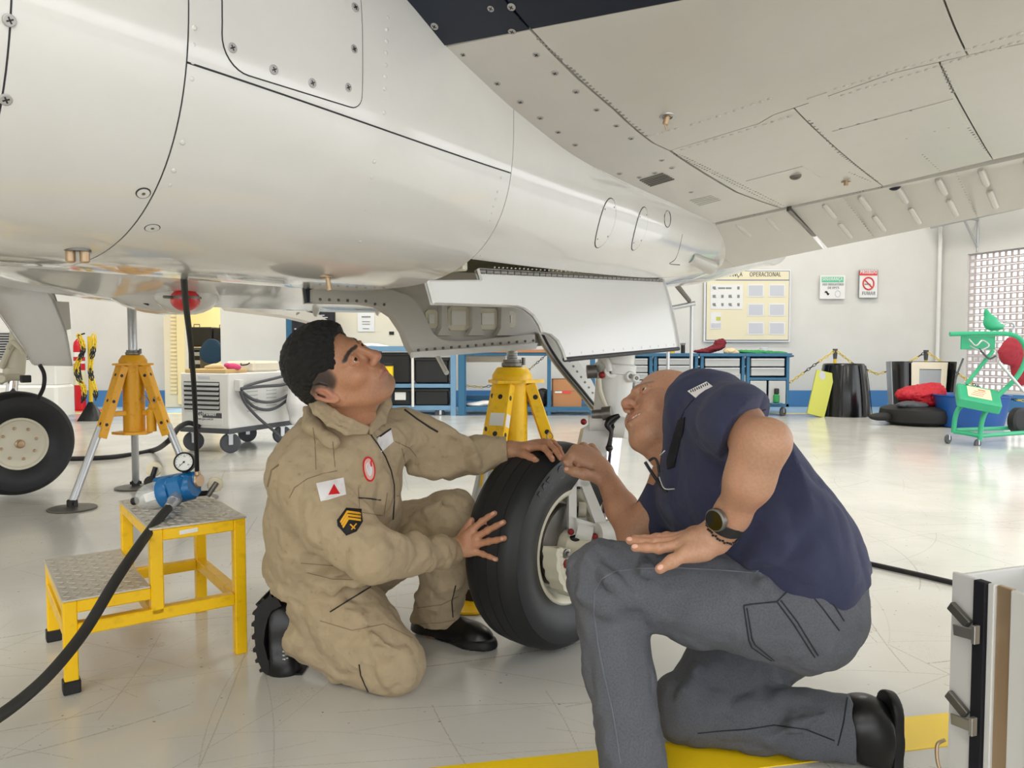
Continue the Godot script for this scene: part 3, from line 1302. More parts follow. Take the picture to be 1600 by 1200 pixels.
	for q in [[15, 32], [9, 156]]:
		var p := on_nac(q[0], q[1])
		place("screw", sm, a, air * Transform3D(basis_on(nac_normal(p)), p))
	# two round plugs near the front seam
	for q in [[224, 302, 0.0085], [238, 356, 0.010]]:
		var p := on_nac(q[0], q[1])
		var bs := basis_on(nac_normal(p))
		b = amb()
		b.lathe([[q[2] + 0.0016, -0.001], [q[2] + 0.0014, 0.0004], [q[2] * 0.5, 0.0004]], p, bs, 24, false, 0.5)
		var pl := obj("plug_seal", b, M.seal_gap_dark, a)
		b = amb()
		b.lathe([[q[2], -0.001], [q[2], 0.0010], [0.0, 0.0014]], p, bs, 24, false, 0.5)
		obj("plug", b, M.aircraft_white, pl)
		b = amb()
		b.lathe([[0.0026, 0.001], [0.0024, 0.0018], [0.0, 0.0018]], p, bs, 10, false)
		obj("plug_slot", b, M.dull_steel, pl)
	# oval covers on the aft part
	for q in [[948, 348, 0.037, 0.058], [1001, 357, 0.033, 0.055]]:
		var p := on_nac(q[0], q[1])
		for pass_ in 2:
			var poly := PackedVector2Array()
			for i in 32:
				var an := TAU * i / 32
				poly.append(Vector2(p.z, p.y) + Vector2(cos(an) * (q[2] + (0.0022 if pass_ == 0 else 0.0)), sin(an) * (q[3] + (0.0022 if pass_ == 0 else 0.0))))
			b = amb()
			var off := 0.0007 if pass_ == 0 else 0.0015
			b.patch(poly, func(z: float, y: float) -> Vector3: return nac(z, nac_th(z, y), off), Vector2(0.02, 0.02), 0.001, 1e-3, true)
			var cv := obj("oval_seal" if pass_ == 0 else "oval_cover", b, M.seal_gap_dark if pass_ == 0 else M.aircraft_white, a)
			if pass_ == 1:
				for i in 4:
					var an := TAU * (i + 0.4) / 4
					var z2: float = p.z + cos(an) * q[2] * 0.86
					var y2: float = p.y + sin(an) * q[3] * 0.86
					var pp := nac(z2, nac_th(z2, y2), 0.0015)
					b = amb()
					b.lathe([[0.0022, -0.001], [0.002, 0.0006], [0.0, 0.0007]], pp, basis_on(nac_normal(pp)), 8, false)
					obj("cover_stud", b, M.dull_steel, cv)
	b = amb()
	var line := []
	for q in [[1066, 366], [1062, 385], [1055, 405], [1046, 412], [1062, 414]]:
		var p := on_nac(q[0], q[1])
		line.append(p)
	b.tube(line, 0.0012, 6)
	var ring := []
	for i in 17:
		var an := TAU * i / 16
		ring.append(on_nac(1043 + 5 * cos(an), 342 + 13 * sin(an)))
	b.tube(ring, 0.0011, 6)
	stuff(obj("panel_seam", b, M.seal_gap_dark, a))
	# faint rivet rows
	b = amb()
	rivet_row(b, Vector2(305, 30), Vector2(296, 190), 6, 0.0035, false, 0.25)
	rivet_row(b, Vector2(296, 190), Vector2(262, 300), 5, 0.0035, false, 0.25)
	rivet_row(b, Vector2(606, 18), Vector2(600, 185), 9, 0.0035, false, 0.25)
	rivet_row(b, Vector2(592, 215), Vector2(560, 390), 7, 0.0035, false, 0.25)
	rivet_row(b, Vector2(925, 262), Vector2(1140, 352), 40, 0.0026, false, 0.3)
	rivet_row(b, Vector2(785, 272), Vector2(750, 405), 12, 0.0026, false, 0.25)
	rivet_row(b, Vector2(770, 418), Vector2(1030, 432), 40, 0.0022, false, 0.3)
	stuff(obj("rivets", b, M.aircraft_white, a))
	# small bright strip along the wing root
	b = amb()
	var strip := []
	for i in 13:
		var t := i / 12.0
		strip.append(on_nac(lerpf(918, 1150, t), lerpf(252, 356, t) + 16.0 * sin(t * PI) * 0.55))
	for i in 12:
		var nn := nac_normal(strip[i])
		var d: Vector3 = (strip[i + 1] - strip[i])
		b.box((strip[i] + strip[i + 1]) * 0.5 + Vector3(0, 0.006, 0), Vector3(0.003, 0.022, d.length() * 1.02), Basis(nn, d.cross(nn).normalized(), d.normalized()), 0.001)
	obj("root_strip", b, M.aircraft_white, a)
	# drain pipes below the housing
	var dp := on_nac(121, 392)
	b = amb()
	b.lathe([[0.019, 0.004], [0.019, -0.001], [0.0, -0.001]], dp, Basis(), 20, false)
	var dr := obj("drain_opening", b, M.dull_steel, a)
	for s in [-1.0, 1.0]:
		b = amb()
		b.lathe([[0.0065, 0.01], [0.0072, -0.004], [0.0072, -0.016], [0.0055, -0.018], [0.0, -0.014]], dp + Vector3(0.006, 0, -0.008) * s, Basis(), 12, false)
		obj("drain_pipe", b, M.bronze, dr)
	var np := on_nac(510, 432)
	b = amb()
	b.rod(np + Vector3(0, 0.01, 0), np + Vector3(0.005, -0.028, -0.004), 0.005)
	b.lathe([[0.013, 0.001], [0.012, -0.002], [0.0, -0.002]], np, Basis(), 14, false)
	obj("drain_pipe", b, M.bronze, a)
	# small exhaust stub under the tail
	b = amb()
	var e0 := on_nac(1085, 405)
	var e1 := e0 + Vector3(0.02, -0.03, -0.16)
	b.lathe([[0.020, -0.03], [0.022, 0.05], [0.026, 0.10], [0.022, 0.102], [0.019, 0.05]], e0, basis_on((e1 - e0).normalized()), 18, false)
	obj("exhaust_stub", b, M.wing_grey, a)


func wing(a: Node3D) -> void:
	var w := func(x: float, z: float) -> Vector3: return Vector3(x, wing_y(x, z), z)
	var panel := func(called: String, poly: Array, m: Material, raise := 0.0) -> MeshInstance3D:
		var b := amb()
		b.patch(PackedVector2Array(poly), func(x: float, z: float) -> Vector3: return Vector3(x, wing_y(x, z) - raise, z), Vector2(0.25, 0.05), 0.0)
		# edges
		var pv := PackedVector2Array(poly)
		for i in pv.size():
			var q0 := pv[i]
			var q1 := pv[(i + 1) % pv.size()]
			var parts: int = max(1, ceili((q1 - q0).length() / 0.06))
			for s in parts:
				var r0 := q0.lerp(q1, float(s) / parts)
				var r1 := q0.lerp(q1, float(s + 1) / parts)
				var p0 := Vector3(r0.x, wing_y(r0.x, r0.y) - raise, r0.y)
				var p1 := Vector3(r1.x, wing_y(r1.x, r1.y) - raise, r1.y)
				b.flat([p0, p1, p1 + Vector3(0, 0.022 + raise, 0), p0 + Vector3(0, 0.022 + raise, 0)])
		return obj(called, b, m, a)
	var g := 0.0013
	var edge := func(x: float) -> float: return 0.86 - 0.285 * (minf(x, 1.4) - 0.44)
	panel.call("leading_edge_boot", [Vector2(0.30, 0.90), Vector2(0.593, edge.call(0.593)), Vector2(0.593, 1.33), Vector2(0.30, 1.33)], M.boot_navy)
	panel.call("leading_edge_boot", [Vector2(0.597, edge.call(0.597)), Vector2(1.4, edge.call(1.4)), Vector2(4.4, edge.call(1.4)), Vector2(4.4, 1.33), Vector2(0.597, 1.33)], M.boot_navy)
	panel.call("root_fairing", [Vector2(0.20, 0.92), Vector2(0.593 - g, edge.call(0.593) - 0.002), Vector2(0.594 - g, 0.546), Vector2(0.579 - g, 0.365), Vector2(0.583 - g, 0.296), Vector2(0.556 - g, 0.07), Vector2(0.526 - g, -0.194), Vector2(0.518 - g, -0.55), Vector2(0.10, -0.55)], M.wing_grey)
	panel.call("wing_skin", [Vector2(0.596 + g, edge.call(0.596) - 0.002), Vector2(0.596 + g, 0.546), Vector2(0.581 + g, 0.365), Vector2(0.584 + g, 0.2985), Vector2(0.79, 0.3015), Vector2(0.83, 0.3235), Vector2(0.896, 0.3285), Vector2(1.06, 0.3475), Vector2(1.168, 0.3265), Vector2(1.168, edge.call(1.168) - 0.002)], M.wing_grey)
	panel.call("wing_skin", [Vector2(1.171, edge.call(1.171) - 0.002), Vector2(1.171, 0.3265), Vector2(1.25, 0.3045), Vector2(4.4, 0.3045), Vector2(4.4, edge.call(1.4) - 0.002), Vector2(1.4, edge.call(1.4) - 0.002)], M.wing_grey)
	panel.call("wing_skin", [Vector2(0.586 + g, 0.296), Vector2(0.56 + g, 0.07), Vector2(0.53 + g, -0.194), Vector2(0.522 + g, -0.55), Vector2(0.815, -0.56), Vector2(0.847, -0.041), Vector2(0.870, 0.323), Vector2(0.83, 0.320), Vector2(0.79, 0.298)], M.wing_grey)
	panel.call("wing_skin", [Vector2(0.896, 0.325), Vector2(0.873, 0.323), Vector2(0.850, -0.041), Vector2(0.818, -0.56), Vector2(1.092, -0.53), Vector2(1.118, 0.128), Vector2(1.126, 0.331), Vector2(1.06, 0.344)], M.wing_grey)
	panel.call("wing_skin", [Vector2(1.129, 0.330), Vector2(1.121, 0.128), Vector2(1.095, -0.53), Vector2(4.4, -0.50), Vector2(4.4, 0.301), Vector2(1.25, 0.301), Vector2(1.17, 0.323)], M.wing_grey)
	var ap: MeshInstance3D = panel.call("access_panel", [Vector2(0.884, 0.125), Vector2(1.112, 0.120), Vector2(1.104, -0.105), Vector2(0.872, -0.102)], M.wing_grey, 0.0012)
	var sq: MeshInstance3D = panel.call("access_panel", [Vector2(0.595, -0.10), Vector2(0.745, -0.094), Vector2(0.737, -0.257), Vector2(0.587, -0.272)], M.wing_grey, 0.0012)
	panel.call("spar_strip", [Vector2(0.90, 0.316), Vector2(0.937, 0.318), Vector2(0.943, 0.352), Vector2(0.905, 0.349)], M.wing_grey, 0.0015)
	# dark inside, seen through the seams and behind the flaps
	var b := amb()
	b.patch(PackedVector2Array([Vector2(0.15, -0.60), Vector2(4.4, -0.60), Vector2(4.4, 1.33), Vector2(0.15, 1.33)]), func(x: float, z: float) -> Vector3: return Vector3(x, wing_y(x, z) + 0.030, z), Vector2(0.3, 0.08))
	b.box(Vector3(2.3, 1.615, -0.56), Vector3(4.2, 0.10, 0.01), Basis(Vector3(0, 0, 1), 0.1))
	obj("wing_inside", b, M.primer, a)
	b = amb()
	b.box(Vector3(0.537, 1.355, -0.70), Vector3(0.012, 0.05, 0.26), Basis(Vector3(1, 0, 0), -0.2), 0.002)  # plate added inside the flap gap so that it looks dark
	obj("flap_gap_filler", b, M.dull_steel, a)
	# upper skin
	b = amb()
	var top := func(x: float, z: float) -> Vector3:
		var t: float = clampf((1.35 - z) / 2.0, 0.0, 1.0)
		return Vector3(x, 1.80 + 0.06 * sin(t * PI) - 0.36 * pow(t, 1.6) + 0.1 * (absf(x + 2.0) - 2.45), z)
	b.patch(PackedVector2Array([Vector2(-8.4, -0.62), Vector2(4.4, -0.62), Vector2(4.4, 1.35), Vector2(-8.4, 1.35)]), top, Vector2(0.64, 0.1), 0.0, 1e-3, true)
	obj("upper_wing_skin", b, M.aircraft_white, a)
	# centre and far wing, under side
	b = amb()
	b.patch(PackedVector2Array([Vector2(-8.4, -0.60), Vector2(-0.28, -0.60), Vector2(-0.28, 1.34), Vector2(-8.4, 1.34)]), w, Vector2(0.41, 0.06))
	obj("far_wing_skin", b, M.aircraft_white, a)
	# screws on the root fairing
	var sm := screw_mesh()
	for q in [[679, 41], [724, 85], [777, 130], [813, 159], [844, 184], [872, 206], [899, 226], [838, 85], [867, 114], [900, 143], [932, 171], [963, 196], [986, 216], [1034, 250], [1050, 262], [767, 13], [799, 11], [800, 49], [999, 277], [968, 271], [1023, 270], [1179, 335], [1080, 300]]:
		var p := on_wing(q[0], q[1])
		var n := wing_normal(p)
		place("screw", sm, a, air * Transform3D(basis_on(n), p + n * 0.0005))
	# rivet rows
	b = amb()
	rivet_row(b, Vector2(1012, 213), Vector2(1062, 199), 5, 0.0058, true, 0.5)
	rivet_row(b, Vector2(1075, 197), Vector2(1210, 152), 10, 0.0058, true, 0.5)
	rivet_row(b, Vector2(1060, 235), Vector2(1240, 180), 14, 0.0058, true, 0.5)
	rivet_row(b, Vector2(1300, 140), Vector2(1600, 50), 22, 0.005, true, 0.5)
	rivet_row(b, Vector2(1310, 150), Vector2(1600, 62), 22, 0.005, true, 0.5)
	stuff(obj("rivets", b, M.wing_grey, a))
	b = amb()
	rivet_row(b, Vector2(838, 58), Vector2(1012, 214), 34, 0.0038, true)
	rivet_row(b, Vector2(1052, 240), Vector2(1216, 322), 42, 0.003, true)
	rivet_row(b, Vector2(1060, 240), Vector2(1226, 322), 42, 0.003, true)
	rivet_row(b, Vector2(1262, 186), Vector2(1312, 240), 12, 0.004, true)
	rivet_row(b, Vector2(1312, 240), Vector2(1372, 284), 18, 0.0035, true)
	rivet_row(b, Vector2(1472, 104), Vector2(1490, 146), 8, 0.0042, true)
	rivet_row(b, Vector2(1512, 198), Vector2(1545, 240), 12, 0.0035, true)
	rivet_row(b, Vector2(1245, 322), Vector2(1390, 290), 30, 0.003, true)
	rivet_row(b, Vector2(1340, 236), Vector2(1515, 190), 8, 0.0042, true)
	rivet_row(b, Vector2(1300, 204), Vector2(1492, 155), 7, 0.0042, true)
	rivet_row(b, Vector2(1325, 268), Vector2(1362, 284), 9, 0.003, true)
	rivet_row(b, Vector2(1440, 240), Vector2(1470, 268), 9, 0.003, true)
	stuff(obj("rivets", b, M.rivet_grey, a))
	# fuel drain with a bent pin
	var p := on_wing(1043, 181)
	b = amb()
	b.lathe([[0.017, -0.001], [0.016, 0.003], [0.010, 0.004], [0.0095, -0.004]], p, basis_on(wing_normal(p)), 20, false)
	var dr := obj("fuel_drain", b, M.bare_metal, a)
	b = amb()
	b.rod(p, p + Vector3(-0.004, -0.017, 0.002), 0.006)
	b.rod(p + Vector3(-0.004, -0.017, 0.002), p + Vector3(-0.002, -0.026, 0), 0.0022)
	obj("drain_pin", b, M.bronze, dr)
	# louvre
	var lv := Node3D.new()
	lv.name = "louvre"
	a.add_child(lv)
	for i in 6:
		var t := i / 5.0
		var s0 := on_wing(lerpf(1000, 1016, t), lerpf(281, 290, t))
		var s1 := on_wing(lerpf(1036, 1053, t), lerpf(270, 279, t))
		b = amb()
		b.rod(s0 + Vector3(0, -0.001, 0), s1 + Vector3(0, -0.001, 0), 0.0026, -1, 6)
		obj("louvre_slot", b, M.dull_steel, lv)
	lv = Node3D.new()
	lv.name = "louvre_001"
	a.add_child(lv)
	for i in 5:
		var t := i / 4.0
		var s0 := on_wing(lerpf(1078, 1092, t), lerpf(313, 321, t))
		var s1 := on_wing(lerpf(1112, 1126, t), lerpf(305, 312, t))
		b = amb()
		b.rod(s0, s1, 0.0022, -1, 6)
		obj("louvre_slot", b, M.door_inner, lv)
	# small fittings under the wing
	p = on_wing(1243, 274)
	b = amb()
	b.ball(p + Vector3(0, -0.002, 0), Vector3(0.016, 0.010, 0.011))
	obj("vent_bump", b, M.dull_steel, sq)
	p = on_wing(1322, 282)
	b = amb()
	b.rod(p + Vector3(0, 0.004, 0), p + Vector3(0, -0.014, 0), 0.006)
	b.box(p + Vector3(0, -0.004, 0), Vector3(0.024, 0.003, 0.008), Basis(), 0.001)
	obj("tie_down", b, M.bronze, a)
	p = on_wing(1398, 291)
	b = amb()
	b.ball(p + Vector3(0, -0.002, 0), Vector3(0.017, 0.011, 0.010))
	obj("hinge_fairing", b, M.boot_navy, a)
	p = on_wing(1179, 333)
	# flaps, a little down
	for f in [[0.05, 0.530, 3], [0.545, 4.4, 20]]:
		var x0: float = f[0]
		var x1: float = f[1]
		b = amb()
		var le0 := Vector3(x0, wing_y(x0, -0.58) - 0.004, -0.575)
		var le1 := Vector3(x1, wing_y(x1, -0.58) - 0.004, -0.575)
		var te0 := Vector3(x0, 1.275 + 0.125 * (x0 - 0.53), -0.935)
		var te1 := Vector3(x1, 1.275 + 0.125 * (x1 - 0.53), -0.935)
		var up := Vector3(0, 0.075, 0.02)
		var t2 := Vector3(0, 0.006, 0)
		b.flat([le0, le1, te1, te0], Vector3(0, -1, 0))
		b.flat([le0 + up, le1 + up, te1 + t2, te0 + t2], Vector3(0, 1, 0))
		b.flat([le0, le1, le1 + up, le0 + up], Vector3(0, 0, 1))
		b.flat([te0, te1, te1 + t2, te0 + t2], Vector3(0, 0, -1))
		b.flat([le0, te0, te0 + t2, le0 + up], Vector3(-1, 0, 0))
		b.flat([le1, te1, te1 + t2, le1 + up], Vector3(1, 0, 0))
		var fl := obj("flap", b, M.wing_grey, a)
		var step := 0.105
		var x := x0 + 0.09
		while x < minf(x1 - 0.05, 2.2):
			var s := (x - x0) / (x1 - x0)
			var l := le0.lerp(le1, s)
			var t := te0.lerp(te1, s)
			for hh in [[0.08, 0.40], [0.52, 0.90]]:
				if hh[0] > 0.5 and x0 < 0.1:
					continue
				b = amb()
				var sink := Vector3(0, 0.0055, 0)
				b.tube([l.lerp(t, hh[0]) + sink, l.lerp(t, hh[0] + 0.03) + sink, l.lerp(t, hh[1] - 0.03) + sink, l.lerp(t, hh[1]) + sink], 0.009, 10, false, [0.006, 0.0095, 0.0095, 0.006])
				obj("stiffening_bead", b, M.wing_grey, fl)
			x += step
		b = amb()
		for xx in range(int(x0 * 10) + 2, int(minf(x1, 2.0) * 10), 3):
			for i in 18:
				var s := (xx * 0.1 - x0) / (x1 - x0)
				var q := le0.lerp(le1, s).lerp(te0.lerp(te1, s), (i + 0.5) / 18)
				b.lathe([[0.0026, 0.001], [0.0024, -0.0006], [0.0, -0.001]], q, Basis(), 6, false)
		stuff(obj("rivets", b, M.wing_grey, fl))


func plane_hit(px: float, py: float, p0: Vector3, n: Vector3) -> Vector3:
	var inv := air.affine_inverse()
	var o := inv * Vector3(0, CAM_H, 0)
	var d := inv.basis * ray(px, py)
	return o + d * ((p0 - o).dot(n) / d.dot(n))


func plate(b: MB, pixels: Array, p0: Vector3, ax: Vector3, ay: Vector3, thick: Vector3, bulge := 0.0) -> void:
	# a plate in the plane (p0, ax, ay) whose outline passes through what the pixels show there
	var n := ax.cross(ay).normalized()
	var poly := PackedVector2Array()
	var lo := Vector2.INF
	var hi := -Vector2.INF
	for q in pixels:
		var p := plane_hit(q[0], q[1], p0, n) - p0
		var uv := Vector2(p.dot(ax), p.dot(ay))
		poly.append(uv)
		lo = lo.min(uv)
		hi = hi.max(uv)
	if bulge == 0.0:
		b.prism(poly, p0, ax, ay, thick)
		return
	var m := func(u: float, v: float) -> Vector3:
		var s := (v - lo.y) / (hi.y - lo.y)
		return p0 + ax * u + ay * v - thick.normalized() * bulge * 4.0 * s * (1.0 - s)
	b.patch(poly, m, Vector2(0.06, 0.02), thick.length())
	b.patch(poly, func(u: float, v: float) -> Vector3: return m.call(u, v) + thick, Vector2(0.06, 0.02))


func gear_doors(a: Node3D) -> void:
	# outboard door: hinge from A to B, hanging nearly straight down
	var A := Vector3(0.30, 1.094, 0.62)
	var B := Vector3(0.23, 1.137, -0.28)
	var C := Vector3(0.325, 0.90, 0.1)
	var ax := (A - B).normalized()
	var n := (A - B).cross(C - B).normalized()
	if n.x < 0.0:
		n = -n
	var ay := n.cross(ax).normalized()
	if ay.y < 0.0:
		ay = -ay
	var b := amb()
	plate(b, [[745, 421], [749, 440], [665, 441], [673, 476], [802, 480], [815, 484], [829, 495], [838, 508], [843, 521], [856, 524], [868, 534], [876, 548], [882, 563], [1060, 545], [1035, 438]], A, ax, ay, -n * 0.007, 0.006)
	var od := obj("outboard_gear_door", b, M.door_white, a)
	b = amb()
	var h0 := plane_hit(746, 424, A, n)
	var h1 := plane_hit(1034, 438, A, n)
	for i in 36:
		var p0 := h0.lerp(h1, i / 36.0)
		var p1 := h0.lerp(h1, (i + 0.86) / 36.0)
		b.rod(p0, p1, 0.0065, -1, 8)
	obj("piano_hinge", b, M.dull_steel, od)
	b = amb()
	var e0 := plane_hit(882, 562, A, n)
	var e1 := plane_hit(1060, 545, A, n)
	b.tube([e0, e1], 0.006, 8)
	obj("edge_seal", b, M.seal_gap_dark, od)
	b = amb()
	for i in 12:
		var p := e0.lerp(e1, (i + 0.5) / 12.0) + ay * 0.014 + n * 0.001
		b.lathe([[0.004, -0.002], [0.0036, 0.001], [0.0, 0.0015]], p, basis_on(n), 8, false)
	stuff(obj("rivets", b, M.aircraft_white, od))
	# the inboard door shows its inner side: a pan with four pockets
	var A2 := Vector3(-0.17, 1.10, 0.62)
	var n2 := Vector3(1, 0.10, 0.0).normalized()
	var ax2 := Vector3(0, 0, 1)
	var ay2 := n2.cross(ax2) * -1.0
	if ay2.y < 0.0:
		ay2 = -ay2
	b = amb()
	plate(b, [[476, 449], [478, 474], [560, 475], [590, 480], [612, 495], [628, 517], [638, 542], [646, 558], [838, 541], [852, 540], [856, 470], [856, 430], [700, 425], [560, 437]], A2, ax2, ay2, -n2 * 0.012)
	var id := obj("inboard_gear_door", b, M.door_inner, a)
	# raised arm and bottom beam
	b = amb()
	plate(b, [[488, 452], [488, 471], [556, 473], [592, 478], [616, 494], [632, 518], [640, 540], [649, 554], [836, 538], [836, 522], [716, 534], [690, 531], [676, 520], [667, 500], [656, 478], [640, 462], [610, 452], [560, 447]], A2 + n2 * 0.022, ax2, ay2, -n2 * 0.024)
	obj("pan_frame", b, M.door_inner, id)
	b = amb()
	plate(b, [[477, 449], [480, 473], [500, 471], [500, 466], [540, 464], [572, 452], [520, 449]], A2 + n2 * 0.012, ax2, ay2, -n2 * 0.012)
	obj("front_hook", b, M.boot_navy, id)
	# ribs between the pockets, flared at their feet
	for q in [[690, 700], [738, 752], [783, 797]]:
		b = amb()
		plate(b, [[q[0] + 1, 476], [q[0], 512], [q[0] - 6, 524], [q[1] + 6, 524], [q[1], 512], [q[1] - 1, 476]], A2 + n2 * 0.020, ax2, ay2, -n2 * 0.022)
		obj("pan_rib", b, M.door_inner, id)
	for q in [[665, 684, 484, 513], [700, 733, 479, 516], [747, 777, 482, 515], [792, 806, 486, 512]]:
		b = amb()
		var cx := 4
		plate(b, [[q[0] + cx, q[2]], [q[1] - cx, q[2]], [q[1], q[2] + cx], [q[1], q[3] - cx], [q[1] - cx, q[3]], [q[0] + cx, q[3]], [q[0], q[3] - cx], [q[0], q[2] + cx]], A2 + n2 * 0.007, ax2, ay2, -n2 * 0.008)
		var pc := obj("pocket_cover", b, M.gear_cream, id)
		b = amb()
		plate(b, [[q[0] + 6, q[2] + 7], [q[1] - 5, q[2] + 7], [q[1] - 5, q[3] - 8], [q[0] + 6, q[3] - 8]], A2 + n2 * 0.012, ax2, ay2, -n2 * 0.006)
		obj("pocket_boss", b, M.gear_white, pc)
	# rivetted bottom flange
	b = amb()
	plate(b, [[646, 550], [646, 559], [838, 545], [840, 536]], A2 + n2 * 0.034, ax2, ay2, -n2 * 0.012)
	obj("bottom_flange", b, M.gear_white, id)
	b = amb()
	for i in 15:
		var p := plane_hit(lerpf(654, 834, i / 14.0), lerpf(547, 532, i / 14.0), A2 + n2 * 0.024, n2)
		b.lathe([[0.004, -0.002], [0.004, 0.002], [0.0, 0.003]], p, basis_on(n2), 8, false)
	for i in 8:
		var p := plane_hit(lerpf(500, 600, i / 7.0), lerpf(468, 472, i / 7.0) - (0 if i < 6 else -4), A2 + n2 * 0.022, n2)
		b.lathe([[0.004, -0.002], [0.004, 0.002], [0.0, 0.003]], p, basis_on(n2), 8, false)
	stuff(obj("rivets", b, M.dull_steel, id))
	b = amb()
	var inv0 := air.affine_inverse()
	b.rod(inv0 * at(683, 555, 2.5), inv0 * at(698, 583, 2.42), 0.008, -1, 8)
	obj("door_link_rod", b, M.gear_white, id)
	# small door carried by the strut, its sealed edge toward us
	var A3 := air.affine_inverse() * at(890, 580, 2.60)
	var n3 := (air.affine_inverse().basis * Vector3(0.55, 0.12, 0.83)).normalized()
	var ax3 := n3.cross(Vector3.UP).normalized()
	var ay3 := ax3.cross(n3).normalized()
	b = amb()
	plate(b, [[842, 520], [852, 540], [866, 562], [884, 585], [905, 610], [926, 636], [936, 646], [938, 622], [925, 595], [905, 566], [884, 540], [870, 522]], A3, ax3, ay3, -n3 * 0.012)
	var sd := obj("strut_door", b, M.gear_white, a)
	b = amb()
	var ed := []
	for q in [[842, 520], [852, 540], [866, 562], [884, 585], [905, 610], [926, 636], [936, 646]]:
		ed.append(plane_hit(q[0], q[1], A3, n3) + n3 * 0.004)
	b.tube(ed, 0.013, 10)
	obj("door_lip", b, M.bare_metal, sd)
	b = amb()
	var ed2 := []
	for q in ed:
		ed2.append(q + ax3 * -0.0 + n3 * 0.012)
	b.tube(ed2, 0.005, 8)
	obj("lip_seal", b, M.seal_gap_dark, sd)
	b = amb()
	for i in 9:
		var p := plane_hit(lerpf(884, 932, i / 8.0), lerpf(556, 622, i / 8.0), A3, n3)
		b.lathe([[0.004, -0.002], [0.004, 0.002], [0.0, 0.003]], p, basis_on(n3), 8, false)
	stuff(obj("rivets", b, M.dull_steel, sd))


